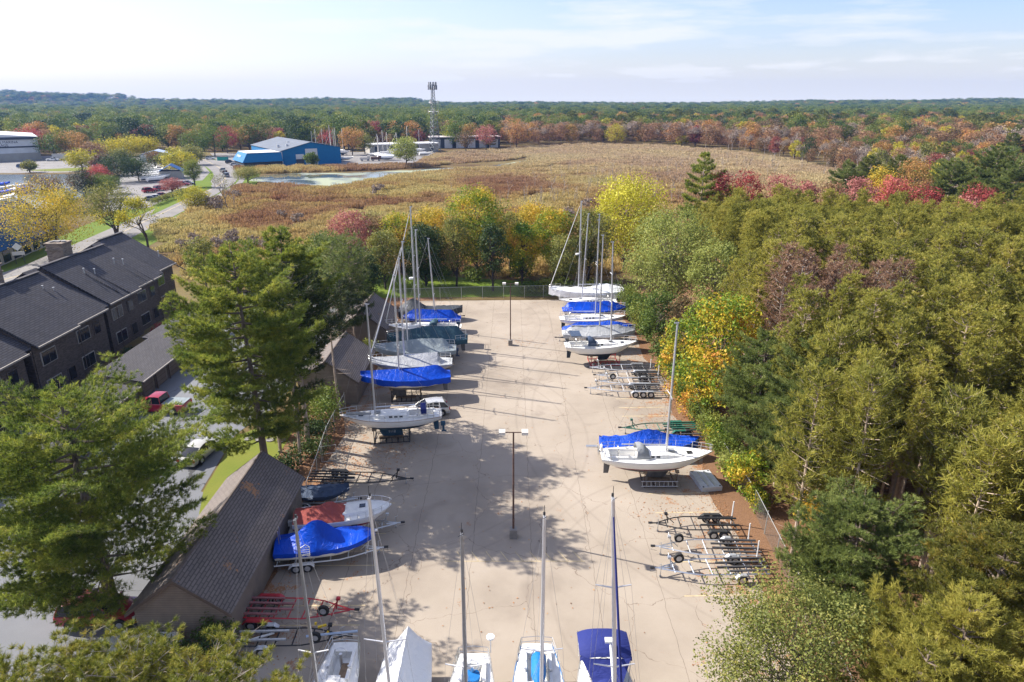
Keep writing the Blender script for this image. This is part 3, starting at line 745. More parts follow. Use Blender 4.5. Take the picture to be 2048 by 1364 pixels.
    def cover(self, parent, m, ridge, t0=0.0, t1=1.0, drop=.3, n=24, amp=.03, wide=1.03, name='cover', seed=1, tuck=.1):
        """cloth from rail to rail; ridge(u) gives the height of its ridge above the sheer"""
        rd = random.Random(seed); mb = MB(); rings = []
        Y = (1.0, 1.04, 1.0, .82, .6, .36, .14, 0)
        for i in range(n):
            u = i / (n - 1.0); t = t0 + (t1 - t0) * u; s, b = self.sh(t), self.hb(t) * wide + .02; x = self.x(t, s); h = ridge(u)
            half = []
            for q, y in enumerate(Y):
                if q == 0: z = s - drop * rd.uniform(.85, 1.15); yy = b * (1 - tuck * .3)
                elif q == 1: z = s - .05; yy = b * 1.01
                else:
                    f = 1 - y; sag = .16 * sin(pi * min(1, f)) * h; z = s + .04 + h * (f ** .95) - sag * .6; yy = b * y
                half.append((x + rd.gauss(0, amp * .4), yy + rd.gauss(0, amp * .5), z + rd.gauss(0, amp)))
            other = [(p[0], -p[1] + rd.gauss(0, amp * .3), p[2] + rd.gauss(0, amp * .5)) for p in half[-2::-1]]
            rings.append(half + other)
        mb.loft(rings, False, False)
        for rg in (rings[0], rings[-1]): mb.add(rg, [tuple(range(len(rg)))])
        o = mb.build(name, m, parent, smooth=38); return o
def mast(parent, x, z0, z1, m, r=.075, lean=(0, 0), spread=((.5, .95),), hull=None, stays=True, fore=None, aft=None, tl=True, wr=.009, name='mast', radar=False, furl=None):
    dx, dy = lean; ax = lambda z: (x + dx * (z - z0) / (z1 - z0), dy * (z - z0) / (z1 - z0), z)
    mb = MB(); M_ = [ax(z0 + (z1 - z0) * i / 4) for i in range(5)]
    mb.tube(M_, [r, r, r, r * .92, r * .8], 8)
    mb.box((ax(z1)[0] - .06, ax(z1)[1], z1 + .05), (.34, .1, .1))
    mo = mb.build(name, m, parent, smooth=40)
    if tl:
        h = MB(); h.tube([ax(z1 + .08), (ax(z1)[0] - .05, ax(z1)[1], z1 + .62)], .012, 4); h.tube([(ax(z1)[0] + .1, ax(z1)[1], z1 + .1), (ax(z1)[0] + .32, ax(z1)[1] + .1, z1 + .34), (ax(z1)[0] + .5, ax(z1)[1] - .1, z1 + .34)], .012, 4)
        h.cyl((ax(z1)[0] - .15, ax(z1)[1], z1 + .16), .05, .14, 8); h.build('masthead_instruments', M_bmet, mo)
    for f, wd in spread:
        p = ax(z0 + (z1 - z0) * f); s = MB()
        s.tube([(p[0] - .12, p[1] + wd, p[2] + .06), (p[0], p[1], p[2]), (p[0] - .12, p[1] - wd, p[2] + .06)], [.03, .04, .03], 5); s.build('spreader', M_whtp if m is M_alud else M_alu, mo)
    if radar:
        s = MB(); p = ax(z0 + (z1 - z0) * .42); s.cyl((p[0] + .35, p[1], p[2]), .27, .2, 14); s.box((p[0] + .15, p[1], p[2] - .08), (.3, .08, .05)); s.build('radar_dome', M_gel, mo)
    if hull is not None and stays:
        g = MB(); b = hull.hb(.55) * .93; top = ax(z1 - .05)
        for sg in (1, -1):
            tip = None
            for f, wd in spread:
                p = ax(z0 + (z1 - z0) * f); tip = (p[0] - .12, p[1] + sg * wd, p[2] + .06); g.tube([(x - .15, sg * b, hull.zs), tip], wr, 3)
                g.tube([tip, top], wr, 3)
            p = ax(z0 + (z1 - z0) * spread[0][0] - .1); g.tube([(x - .5, sg * b * .95, hull.zs), p], wr, 3); g.tube([(x + .45, sg * b * .9, hull.zs), p], wr, 3)
        if fore is not False:
            fx = hull.L / 2 * .97 if fore is None else fore
            g.tube([(fx, 0, hull.sh(1) + .05), top], wr * (1 if furl is None else 1), 3)
            if furl: f_ = MB(); a = Vector((fx, 0, hull.sh(1) + .3)); b_ = Vector(top); f_.tube([a.lerp(b_, q) for q in (0, .3, .7, .95)], [.05, .065, .05, .03], 6); f_.build('furled_sail', furl, parent)
        if aft is not False: g.tube([(-hull.L / 2 * .97 if aft is None else aft, 0, hull.sh(0)), top], wr, 3)
        g.build('rigging', M_wire, parent)
    return mo
def boom(parent, x, z, L, dz=.1, m=None, cov=None, dy=0.0):
    mb = MB(); mb.tube([(x - .08, 0, z), (x - L, dy, z + dz)], .055, 7); o = mb.build('boom', m or M_alu, parent, smooth=40)
    if cov:
        s = MB(); s.tube([(x - .15, 0, z + .1), (x - L * .3, dy * .3, z + .22), (x - L * .7, dy * .7, z + .18), (x - L * .97, dy, z + dz + .08)], [.2, .19, .15, .08], 8); s.build('sail_cover', cov, o, smooth=60)
    return o
def keel(parent, m, zk, zb, c0, c1, sweep=.25, x=0.0, thick=.13):
    mb = MB(); rings = []
    for z, c, dx in ((zk + .12, c0, 0), ((zk + zb) / 2, (c0 + c1) / 2, -sweep / 2), (zb, c1, -sweep)):
        rings.append([(x + dx + c * (q - .5), s_ * thick * (1.0 if q in (.3, .6) else .25 if q == 1 or q == 0 else .8), z) for q, s_ in ((1, 1), (.6, 1), (.3, 1), (0, 1), (0, -1), (.3, -1), (.6, -1), (1, -1))])
    mb.loft(rings, True, True); return mb.build('keel', m, parent, smooth=50)
def rudder(parent, m, x, z0, z1, c=.5, dx=-.1):
    mb = MB(); mb.prism([(x, z0), (x + c, z0), (x + c + dx * 1.0 - .05, z1), (x + dx + .1, z1)], -.04, .04); return mb.build('rudder', m, parent)
def cabin(parent, H, m, t0, t1, h=.36, wf=.52, wins=4, win_m=None, fr=.5):
    mb = MB(); rings = []
    T = frange(t0, t1, 9)
    for i, t in enumerate(T):
        u = i / 8.0; s = H.sh(t) + .02; b = H.hb(t) * wf; hh = h * (1.0 if u < .55 else 1 - .9 * ((u - .55) / .45) ** 1.2); x = H.x(t, s)
        rings.append([(x, b, s), (x, b * .88, s + hh * .85), (x, b * .5, s + hh), (x, -b * .5, s + hh), (x, -b * .88, s + hh * .85), (x, -b, s)])
    mb.loft(rings, True, True); o = mb.build('cabin', m, parent, smooth=30)
    for k in range(wins):
        u = .06 + fr * (k + .15) / wins; L_ = fr / wins * .66 * (t1 - t0) * H.L
        for sg in (1, -1):
            t = t0 + (t1 - t0) * (u + .03); s = H.sh(t) + .02; b = H.hb(t) * wf; x = H.x(t, s); t2 = t + L_ / H.L; s2 = H.sh(t2) + .02; b2 = H.hb(t2) * wf; x2 = H.x(t2, s2)
            hh = h if u < .45 else h * .8
            q = lambda x_, b_, s_, f: (x_, sg * (b_ * (1 - .12 * f / .85) + .006), s_ + hh * f)
            g = MB(); g.quad(q(x, b, s, .3), q(x2, b2, s2, .3), q(x2, b2, s2, .72), q(x, b, s, .72)); g.build('window', win_m or M_glass, o)
    return o
def hatch(parent, x, y, z, a, b, m=None):
    mb = MB(); mb.box((x, y, z), (a, b, .05)); return mb.build('hatch', m or M_glass, parent)
def stand(label, loc, rz, L, B, zt, m, truss=True, group=None, xoff=0.0):
    """steel cradle: two side trusses on skids, pads under the hull"""
    t = thing('boat_cradle', label, 'boat stand', loc, rz, group)
    f = MB(); r = .045
    for sg in (1, -1):
        y = sg * B / 2
        f.tube([(-L / 2 + xoff, y, .12), (L / 2 + xoff, y, .12)], r, 4)
        f.tube([(-L / 2 + xoff, y, zt * .45), (L / 2 + xoff, y, zt * .45)], r * .8, 4)
        for k in range(7 if truss else 3):
            q = -L / 2 + xoff + L * k / (6 if truss else 2); f.tube([(q, y, .12), (q, y, zt * .45)], r * .7, 4)
    for x in (-L / 2 + xoff, xoff - L * .17, xoff + L * .17, L / 2 + xoff): f.tube([(x, -B / 2, .08), (x, B / 2, .08)], r, 4)
    f.build('base_frame', m, t)
    for x in (-L / 2 + xoff, L / 2 + xoff):
        for sg in (1, -1):
            p = MB(); p.tube([(x, sg * B / 2, 0), (x, sg * B / 2, zt)], r * .9, 5); p.tube([(x, sg * B / 2, zt * .15), (x - (.5 if x > xoff else -.5), sg * B / 2, zt * .8)], r * .6, 4)
            po = p.build('post', m, t); q = MB(); q.box((x, sg * (B / 2 - .08), zt + .03), (.32, .3, .08), rx=sg * -.5); q.build('hull_pad', M_wood, po)
    bl = MB(); bl.box((xoff + .1, 0, .14), (L * .7, .3, .24)); bl.build('keel_block', M_wood, t)
    return t
def sailboat(label, loc, rz, L=9.0, B=3.0, zk=1.1, zs=2.35, hullm=None, wl=None, kz=.3, cover=None, coverm=None, mx=.08, mt=13.6, mm=None, dodger=None, kl=(1.6, 1.1), group=None, cabin_on=True, wind=4, mast_on=True, spread=((.5, .95),), lean=(0, 0), boom_on=True, boom_cov=None, drop=.45, kx=.1, radar=False, rails=True, rud=True, trim=None, furl=None, amp=.03, seed=1, name='sailboat', cock=True, tl=True, wide=1.03, mr=.075, fore=None, aft=None, wr=.009, bow=.32, cat='sailboat', w=.62):
    t = thing(name, label, cat, loc, rz, group)
    H = Hull(L, B, zk, zs, bow=bow, w=w); wl = wl if wl else zk + (zs - zk) * .42
    H.build(t, hullm or [M_gel, M_navys, M_bot], wl)
    H.deck(t, M_deck, (.08, .33, B * .2, .38) if (cock and cover is None) else None, trim)
    hm = (hullm or [0, 0, M_bot])[2]
    keel(t, hm, zk, kz, kl[0], kl[1], x=kx * L)
    if rud: rudder(t, hm, -L / 2 + .3, zk + .62 * (zs - zk) * .8, kz + .35, .55)
    if cabin_on and cover is None:
        c = cabin(t, H, M_deck, .34, .74, .38, .56, wind); x = H.x(.58, zs)
        hatch(t, H.x(.63, zs), 0, H.sh(.63) + .4, .5, .5, M_dodg); hatch(t, H.x(.8, zs), 0, H.sh(.8) + .09, .45, .45); hatch(t, H.x(.37, zs), 0, H.sh(.37) + .42, .7, .6, M_deck)
        for sg in (1, -1):
            cm = MB(); cm.box((H.x(.2, zs), sg * (B * .2 + .12), H.sh(.2) + .12), (L * .26, .16, .2)); co = cm.build('cockpit_coaming', M_deck, t)
            cm = MB(); cm.cyl((H.x(.24, zs), sg * (B * .2 + .12), H.sh(.2) + .3), .08, .16, 10); cm.build('winch', M_steel, co)
        wh = MB(); pts = [(H.x(.15, zs) + .02, .33 * cos(a), zs + .55 + .33 * sin(a)) for a in frange(0, 2 * pi, 17)]; wh.tube(pts, .02, 5, cap=False)
        wh.tube([(H.x(.15, zs) + .1, 0, zs - .3), (H.x(.15, zs) + .1, 0, zs + .55)], .09, 8); wh.build('steering_wheel', M_steel, t)
    if rails:
        H.rail(t, .84, .985, .62, .07, 2, 'pulpit', .985, r=.02); H.rail(t, .02, .14, .62, .06, 2, 'pushpit', .02, r=.02)
        if cover is None or rails == 2: H.rail(t, .14, .84, .6, .14, 2)
    if cover: H.cover(t, coverm, cover, -.005, 1.0, drop, amp=amp, seed=seed, wide=wide)
    if mast_on:
        mast(t, mx * L, zs, mt, mm or M_alu, mr, lean, spread, H, fore=fore, aft=aft, radar=radar, furl=furl, tl=tl, wr=wr)
        if boom_on: boom(t, mx * L, zs + .95, L * .40, .05, mm or M_alu, boom_cov)
    if dodger:
        mb = MB(); rings = []; x0 = H.x(.31, zs)
        for u, hh, wd in ((0, .92, .8), (.28, .98, .82), (.55, .8, .8), (1.0, .1, .74)):
            x = x0 + u * 1.25; b = B * .30 * wd / .8; s = H.sh(.34) + .3
            rings.append([(x, b * cos(a), s - .25 + (hh + .05) * sin(a) ** .6) for a in frange(0.02, pi - .02, 9)])
        mb.loft(rings, False); mb.build('dodger', dodger, t, smooth=50)
    return t, H
def outboard(parent, x, y, z, m=None):
    o = MB(); o.box((x, y, z + .28), (.42, .3, .36)); o.box((x - .02, y, z - .15), (.2, .14, .6)); o.box((x - .05, y, z - .5), (.42, .1, .12)); o.cyl((x - .26, y, z - .5), .13, .06, 8, 'x')
    return o.build('outboard_motor', m or M_slate, parent)
# ------------------------------------------------------------------ trailers
def wheel(parent, x, y, r, wd=.2, rimm=None, n=18):
    ty = MB(); rings = []
    for yy, rr in ((-wd / 2, r * .62), (-wd / 2, r * .9), (-wd * .36, r), (wd * .36, r), (wd / 2, r * .9), (wd / 2, r * .62)):
        rings.append([(x + rr * cos(2 * pi * k / n), y + yy, r + rr * sin(2 * pi * k / n)) for k in range(n)])
    ty.loft(rings, True, True); w_ = thing_part = ty.build('wheel', M_blk, parent, smooth=40)
    for sg in (1, -1):
        rm = MB(); rm.cyl((x, y + sg * (wd / 2 - .005), r), r * .58, .03, 14, 'y'); rm.cyl((x, y + sg * wd / 2, r), r * .2, .05, 8, 'y'); rm.build('rim', rimm or M_galv, w_)
    return w_
def trailer(label, loc, rz, L=7.0, W=2.3, axles=2, m=None, bm=None, fm=None, wr=.34, bunks=4, z=.55, group=None, spare=True, tongue=.42, bunk_l=.45, cross=6, load=False, name='boat_trailer', jack=True, side_bunk=False):
    """hitch at +x"""
    m = m or M_galv; bm = bm or M_bunk; fm = fm or m
    t = thing(name, label, 'boat trailer', loc, rz, group); f = MB(); xr = -L / 2; xt = L / 2; xs = xt - L * tongue; y = W / 2 - .32
    for sg in (1, -1): f.tube([(xr, sg * y, z), (xs, sg * y, z), (xs + (xt - xs) * .3, sg * y * .78, z + .02), (xt - .45, sg * .05, z - .02)], .055, 4)
    f.tube([(xt - 1.2, 0, z), (xt - .1, 0, z)], .06, 4)
    for k in range(cross):
        x = xr + .15 + (xs - xr + (xt - xs) * .5) * k / (cross - 1.0); yy = y if x < xs else y * (1 - (x - xs) / (xt - xs) * .75)
        f.tube([(x, -yy, z - .02), (x, yy, z - .02)], .045, 4)
    f.build('frame', m, t)
    ax = xr + (xs - xr) * .42; sp = wr * 2.25
    X = [ax + sp * (k - (axles - 1) / 2.0) for k in range(axles)]
    for k in X:
        a = MB(); a.tube([(k, -W / 2, wr), (k, W / 2, wr)], .04, 5); a.build('axle', M_bmet, t)
    for sg in (1, -1):
        for k in X: wheel(t, k, sg * (W / 2 - .1), wr)
        fd = MB(); x0, x1 = X[0] - wr * 1.25, X[-1] + wr * 1.25; h = wr * 2.18
        pr = [(x0 - .05, h - .22), (x0 + .2, h), (x1 - .2, h), (x1 + .05, h - .22)]
        rings = [[(x, sg * (W / 2 - .1 + e), zz + (0 if abs(e) < .14 else -.05)) for e in (-.15, -.12, .12, .15)] for x, zz in pr]
        fd.loft(rings, False); fd.loft([[(p[0], p[1], p[2] - .025) for p in rg] for rg in rings], False); fd.build('fender', fm, t)
    if not load or bunks:
        ys = {2: (-.5, .5), 3: (-.6, 0, .6), 4: (-.78, -.28, .28, .78)}[bunks]
        for q in ys:
            l = L * bunk_l * (1 if abs(q) < .6 else .8); b = MB(); b.box((xr + l / 2 - .1, q * y, z + .14), (l, .13, .09)); bo = b.build('bunk', bm, t)
            for e in (.12, .8): s = MB(); s.box((xr - .1 + l * e, q * y, z + .05), (.06, .08, .14)); s.build('bunk_bracket', m, bo)
    wp = MB(); wp.tube([(xt - 1.3, 0, z), (xt - 1.15, 0, z + .75)], .045, 4); wp.tube([(xt - 1.75, 0, z), (xt - 1.18, 0, z + .55)], .03, 4); wp.box((xt - 1.1, 0, z + .8), (.22, .2, .16)); wp.tube([(xt - 1.1, -.1, z + .8), (xt - 1.1, -.32, z + .92)], .02, 4); wp.build('winch_post', m, t)
    cp = MB(); cp.box((xt - .02, 0, z + .02), (.3, .13, .11)); cp.tube([(xt - .1, 0, z), (xt + .12, .04, z - .25), (xt - .3, .1, z - .3)], .012, 3); cp.build('coupler', M_bmet, t)
    if jack:
        j = MB(); j.tube([(xt - .55, .16, .02), (xt - .55, .16, z + .42)], .03, 5); j.tube([(xt - .55, .16, z + .42), (xt - .35, .3, z + .42)], .012, 4); j.cyl((xt - .55, .16, .08), .08, .06, 10, 'y'); j.build('tongue_jack', M_galv, t)
    if spare:
        s = MB(); s.cyl((xt - 1.9, -.5 * y - .1, z + .34), wr, .18, 18, 'y'); so_ = s.build('spare_wheel', M_blk, t, smooth=40); q = MB(); q.cyl((xt - 1.9, -.5 * y - .1, z + .34), wr * .55, .2, 14, 'y'); q.build('rim', M_galv, so_)
    return t
# ------------------------------------------------------------------ right-hand row of the yard, from the near end
Z0 = (0, 0, 0)
t, H = sailboat('white sailboat with grey dodger and bare mast on lattice stand beside dock float', (11.9, 49.9, 0), 0, 9.2, 3.05, 1.05, 2.3, [M_gel, M_redst, M_botg], 1.62, .28, mx=.085, mt=13.7, dodger=M_dodg, kx=.03, spread=((.47, .95),), kl=(2.0, 1.5), lean=(.05, 0), wr=.007, mr=.095, furl=None)
l = MB()
for k in range(2): l.tube([(-4.75, .2 + .45 * k, 2.2), (-4.75, .2 + .45 * k, 3.0)], .02, 4)
for k in range(4): l.tube([(-4.75, .2, 2.3 + .2 * k), (-4.75, .65, 2.3 + .2 * k)], .018, 4)
l.build('boarding_ladder', M_steel, t); b = MB(); b.tube([(-4.6, -.4, 2.7), (-4.6, -.4, 3.3)], .02, 4); b.cyl((-4.62, -.4, 3.2), .3, .12, 16, 'x'); b.build('lifebuoy', M_gel, t)
d = MB(); d.tube([(-5.6, .6, 2.75), (-4.7, .6, 2.7)], .05, 5); d.box((-5.3, .6, 2.8), (.9, .3, .06)); d.build('stern_rail_box', M_steel, t)
st = stand('rusty lattice cradle under the white sailboat with grey dodger', (12.1, 49.7, 0), 0, 2.6, 2.3, 1.45, M_rust)
ld = MB()
for sg in (-1, 1): ld.tube([(-1.5, sg * .2, 0), (1.5, sg * .2, 0)], .035, 4)
for k in range(9): ld.tube([(-1.4 + .35 * k, -.2, 0), (-1.4 + .35 * k, .2, 0)], .02, 4)
lo = ld.build('ladder', M_galv); lo.location = (12.0, 48.35, .5); lo.rotation_euler = (R(72), 0, 0); tag(lo, 'aluminium ladder lying along the rusty lattice cradle', 'ladder')
fl = thing('dock_float', 'grey plastic dock float lying flat on leaf litter by fence', 'dock float', (16.0, 49.3, 0), R(8))
b = MB(); b.prism([(-.85, -1.35), (.85, -1.35), (.85, 1.35), (-.85, 1.35)], .04, .42, 'xy'); b.build('float_body', mat('grey_float_plastic', (.50, .52, .55), .5, var=.12, scale=3), fl)
for x in (-.28, .28):
    b = MB(); b.box((x, 0, .455), (.12, 2.3, .05)); b.build('tread_rib', M_galv, fl)
for x, y in ((-.7, -1.2), (.7, -1.2), (-.7, 1.2), (.7, 1.2)):
    b = MB(); b.cyl((x, y, .43), .07, .04, 10); b.build('corner_socket', M_blk, fl)
# blue tarpaulin powerboat and its trailer, green trailer beyond
def powerboat(label, loc, rz, L, B, zk, zs, mats, wl, cover=None, coverm=None, name='motorboat', band=None, drop=.35, amp=.04, seed=3, wide=1.04, group=None, t0=-.005, t1=1.0, w=.86):
    t = thing(name, label, 'motorboat', loc, rz, group); H = Hull(L, B, zk, zs, w=w, bow=.35, stern=0, rake=.14, srake=.0, tmax=.4, kind='power'); H.build(t, mats, wl, .1, band=band)
    H.deck(t, M_deck)
    if cover: H.cover(t, coverm, cover, t0, t1, drop, amp=amp, seed=seed, wide=wide)
    return t, H
bump = lambda c, w, h: (lambda u: h * math.exp(-((u - c) / w) ** 2))
t, H = powerboat('low motorboat wholly wrapped in wrinkled blue tarpaulin behind the white sailboat', (12.2, 54.0, 0), 0, 8.6, 2.5, .55, 1.25, [M_gel, M_navys, M_bot], .8, lambda u: .25 + .95 * math.exp(-((u - .5) / .2) ** 2) + .15 * sin(u * 9) * .3 + .25 * (1 - u), M_tarp, drop=.55, amp=.05, seed=8)
trailer('dark trailer hidden under the motorboat in blue tarpaulin', (12.2, 54.0, 0), pi, 8.8, 2.3, 2, M_bmet, bunks=2, z=.42, load=True, spare=False)
trailer('dark green boat trailer beyond the blue tarpaulin boat', (13.9, 58.4, 0), pi + .04, 7.4, 2.2, 2, M_grnp, M_grnp, M_grnp, z=.6, spare=False, wr=.32)
trailer('black boat trailer beside the dark green trailer with flat bunks', (15.4, 56.6, 0), pi + .03, 4.6, 1.9, 1, M_bmet, z=.45, spare=False, bunks=2)
# three trailers near the near right corner
trailer('black painted two-axle trailer closest to the grey dock float', (13.3, 42.75, 0), pi - .01, 6.3, 2.3, 2, M_bmet, M_bmet, M_blk, wr=.33, bunks=2, z=.62, spare=False)
t = trailer('galvanised trailer with black padded bunks and spare wheel, middle of three', (13.4, 39.95, 0), pi - .03, 7.2, 2.3, 1, M_galv, M_bunk, M_galv, wr=.33, z=.6, bunks=4)
for sg in (1, -1):
    b = MB(); b.tube([(-3.3, sg * 1.0, .6), (-3.3, sg * 1.0, 1.9)], .045, 6); b.build('guide_post', M_whtp, t)
trailer('galvanised trailer with rusty coupler partly under the leafy green tree', (13.1, 37.8, 0), pi + .03, 7.6, 2.3, 1, mat('bluish_galvanised_steel', (.42, .46, .54), .4, .6, var=.2, scale=5), M_bunk, M_galv, wr=.35, z=.62, bunks=4)
# four trailers in the row beyond
t = trailer('galvanised three-axle trailer with three chrome wheels, closest of the parked row', (11.9, 67.5, 0), pi - .01, 8.0, 2.4, 3, M_galv, M_bunk, M_galv, wr=.36, z=.66, bunks=4, spare=False)
trailer('galvanised single-axle trailer with spare wheel behind the three-axle trailer', (12.9, 69.6, 0), pi + .02, 7.2, 2.2, 1, M_galv, M_bunk, M_galv, wr=.34, z=.6, bunks=2, spare=True)
trailer('galvanised trailer with black fenders and dark bunks in the parked row', (13.0, 71.4, 0), pi, 7.4, 2.3, 2, M_galv, M_blk, M_blk, wr=.33, z=.58, spare=False)
t = trailer('galvanised trailer with padded black fender rail beside red sailboat stand', (12.7, 73.5, 0), pi - .02, 7.8, 2.4, 2, M_galv, M_bunk, M_galv, wr=.35, z=.66, spare=False)
# sailboat on the red stand and the covered boats behind it
t, H = sailboat('white sailboat with navy dodger and navy stripe on red stand', (10.6, 76.7, 0), .06, 8.7, 2.9, 1.0, 2.3, [M_gel, M_navys, M_bot], 1.45, .35, mx=.14, mt=14.6, kx=.06, dodger=M_slate, lean=(-.35, 0), spread=((.42, .8), (.7, .6)), mr=.085)
b = MB(); b.box((-3.1, 0, 3.75), (1.2, 2.0, .07)); b.build('bimini', M_slate, t); b = MB()
for sx in (-3.6, -2.6):
    for sg in (1, -1): b.tube([(sx + .2, sg * 1.0, 2.4), (sx, sg * .95, 3.75)], .02, 4)
b.build('bimini_frame', M_steel, t)
stand('red painted cradle under the white sailboat with navy dodger', (11.0, 76.6, 0), .06, 3.4, 2.4, 1.3, M_redst2)
flat = lambda h, e=.12: (lambda u: h * min(1, u / e, (1 - u) / (e * 2.2)) + .05)
t, H = sailboat('pale sailboat under grey canvas cover behind the navy dodger boat', (11.0, 81.4, 0), .05, 9.2, 2.9, 1.0, 2.2, [M_gelw, M_navys, M_bot], 1.5, .3, flat(.85), M_grey, mx=.0, mt=14.5, lean=(-.05, 0), spread=((.5, .8),), drop=.35, seed=4, mr=.085)
stand('dark cradle under the grey canvas sailboat', (11.2, 81.4, 0), .05, 3, 2.3, 1.3, M_bmet)
t, H = powerboat('motorboat under loose blue tarpaulin between grey canvas and cream deck boats', (11.2, 84.6, 0), .03, 9.0, 2.6, .7, 1.55, [M_gel, M_navys, M_bot], 1.0, lambda u: .25 + .75 * min(1, 5 * u, 4 * (1 - u)), M_tarp, drop=.6, amp=.06, seed=12)
trailer('dark trailer under the loose blue tarpaulin boat', (10.4, 84.6, 0), pi + .03, 9.4, 2.2, 2, M_bmet, bunks=2, z=.5, spare=False, load=True)
t, H = sailboat('white open-deck sailboat with cream rail between two blue covered boats', (10.9, 88.1, 0), .03, 9.0, 2.9, .9, 2.0, [M_gel, M_redst, M_bot], 1.3, .3, mx=.04, mt=15.2, spread=((.55, .9),), trim=M_teak, mr=.085)
stand('dark cradle under the cream railed open-deck sailboat', (11, 88.1, 0), .03, 3, 2.3, 1.2, M_bmet)
t, H = sailboat('sailboat under smooth blue boom-tent cover in far half of the row', (11.5, 91.4, 0), .02, 8.8, 2.9, 1.0, 2.2, [M_gel, M_navys, M_bot], 1.5, .3, flat(1.05, .1), M_blue, mx=.02, mt=15.4, spread=((.5, .85),), drop=.1, seed=21, mr=.085)
stand('dark cradle under the blue boom-tent sailboat', (11.5, 91.4, 0), .02, 3, 2.3, 1.3, M_bmet)
t, H = sailboat('white uncovered sailboat with small dark ports next to white wrapped yacht', (11.0, 95.6, 0), pi, 8.4, 2.9, 1.0, 2.2, [M_gel, M_navys, M_bot], 1.5, .3, mx=.1, mt=14.8, spread=((.5, .85),), mr=.085, lean=(-.5, 0))
stand('dark cradle under the white uncovered sailboat with dark ports', (11, 95.6, 0), pi, 3, 2.3, 1.3, M_bmet)
t, H = sailboat('large yacht under loose white wrap with tall mast at far end of row', (11.2, 100.2, 0), pi, 11.2, 3.4, 1.0, 2.55, [M_gel, M_navys, M_bot], 1.6, .3, lambda u: .3 + .75 * math.exp(-((u - .25) / .2) ** 2), M_white, mx=.1, mt=15.9, spread=((.45, 1.0), (.7, .8)), drop=.9, amp=.05, seed=31, rails=1, radar=True, mr=.1, furl=M_gel)
stand('dark cradle under the large white wrapped yacht', (11, 100.2, 0), pi, 3.6, 2.4, 1.4, M_bmet)
# ------------------------------------------------------------------ left-hand row
t, H = sailboat('cream sailboat with teak rail and navy cockpit canvas beside silver hatchback', (-11.2, 57.3, 0), pi + .13, 9.3, 3.0, 1.1, 2.3, [M_gel, M_navys, M_botb], 1.62, .3, mx=.155, mt=13.1, trim=M_teak, kx=.02, spread=((.58, .85),), kl=(2.2, 1.9), lean=(.05, .1), mr=.09, wr=.007)
b = MB(); b.box((-3.0, .2, 2.95), (.5, 1.45, .5), ry=.1); b.build('cockpit_canvas', M_bim, t); outboard(t, -4.75, .3, 1.1, M_botb)
b = MB(); b.tube([(4.0, .2, 2.85), (1.8, .35, 2.85)], .16, 7); b.build('rolled_sail', M_grey, t)
M_num = mat('white_hull_numerals', (.7, .7, .7), .6)
place_text('1112', .34, Matrix(((-1, 0, 0, 0), (0, 0, 1, .28), (0, 1, 0, .72), (0, 0, 0, 1))), M_num, t, 'keel_numerals')
stand('black steel cradle under the cream sailboat with teak rail', (-11.2, 57.3, 0), pi + .13, 3.2, 2.3, 1.45, M_bmet)
wrapr = lambda u: .12 + 1.05 * min(1, max(0, (u - .0) * 12)) * (1 - max(0, (u - .12) / .88)) ** .55
t, H = sailboat('sailboat shrink-wrapped in glossy bright blue with pale hull below', (-11.2, 66.5, 0), pi + .12, 9.3, 3.1, 1.1, 2.45, [M_gelw, M_botg, M_botg], 1.55, .3, lambda u: .1 + 1.0 * min(1, max(0, u * 7)) * (1 - .62 * max(0, (u - .15) / .85)), M_blue, mx=.07, mt=13.3, spread=((.3, .5), (.55, .8)), drop=.6, amp=.008, seed=41, kl=(1.8, 1.3), rails=False, mr=.09)
stand('black cradle under the glossy blue shrink-wrapped sailboat', (-11.2, 66.4, 0), pi + .12, 3.0, 2.3, 1.5, M_bmet)
t, H = sailboat('sailboat under pale grey canvas directly behind the blue shrink-wrapped sailboat', (-11.3, 70.7, 0), pi + .06, 9.2, 3.1, 1.1, 2.35, [M_gelw, M_navys, M_botg], 1.6, .3, lambda u: .1 + 1.0 * min(1, max(0, (u - .14) * 30)) * (1 - .75 * max(0, (u - .3) / .7)), M_grey, mx=.07, mt=14.1, spread=((.35, .7), (.6, .6)), drop=.2, amp=.02, seed=43, furl=M_gel, mr=.09)
stand('black cradle under the pale grey canvas sailboat', (-11.3, 70.7, 0), pi + .06, 3, 2.3, 1.4, M_bmet)
t, H = sailboat('sailboat under faded grey green canvas tent with rudder showing', (-11.4, 75.0, 0), pi + .05, 9.6, 3.2, 1.1, 2.4, [M_gelw, M_navys, M_botg], 1.6, .3, lambda u: .1 + 1.1 * min(1, max(0, (u - .06) * 12)) * (1 - .8 * max(0, (u - .45) / .55)), M_gteal, mx=.08, mt=15.0, spread=((.4, .8), (.65, .6)), drop=.45, amp=.02, seed=44, furl=M_gel, mr=.095)
outboard(t, -4.9, -.6, 1.7)
stand('black cradle under the faded grey green canvas sailboat', (-11.4, 75, 0), pi + .05, 3, 2.4, 1.4, M_bmet)
t, H = sailboat('sailboat under dark teal canvas tent with white rail fittings', (-10.4, 78.9, 0), pi + .04, 9.8, 3.2, 1.1, 2.4, [M_gelw, M_navys, M_botg], 1.6, .3, lambda u: .1 + 1.35 * min(1, max(0, (u - .02) * 9)) * (1 - .85 * max(0, (u - .5) / .5)), M_navyc, mx=.08, mt=15.6, spread=((.4, .8), (.65, .6)), drop=.6, amp=.02, seed=45, mr=.09)
stand('black cradle under the dark teal canvas sailboat', (-10.4, 78.9, 0), pi + .04, 3, 2.4, 1.4, M_bmet)
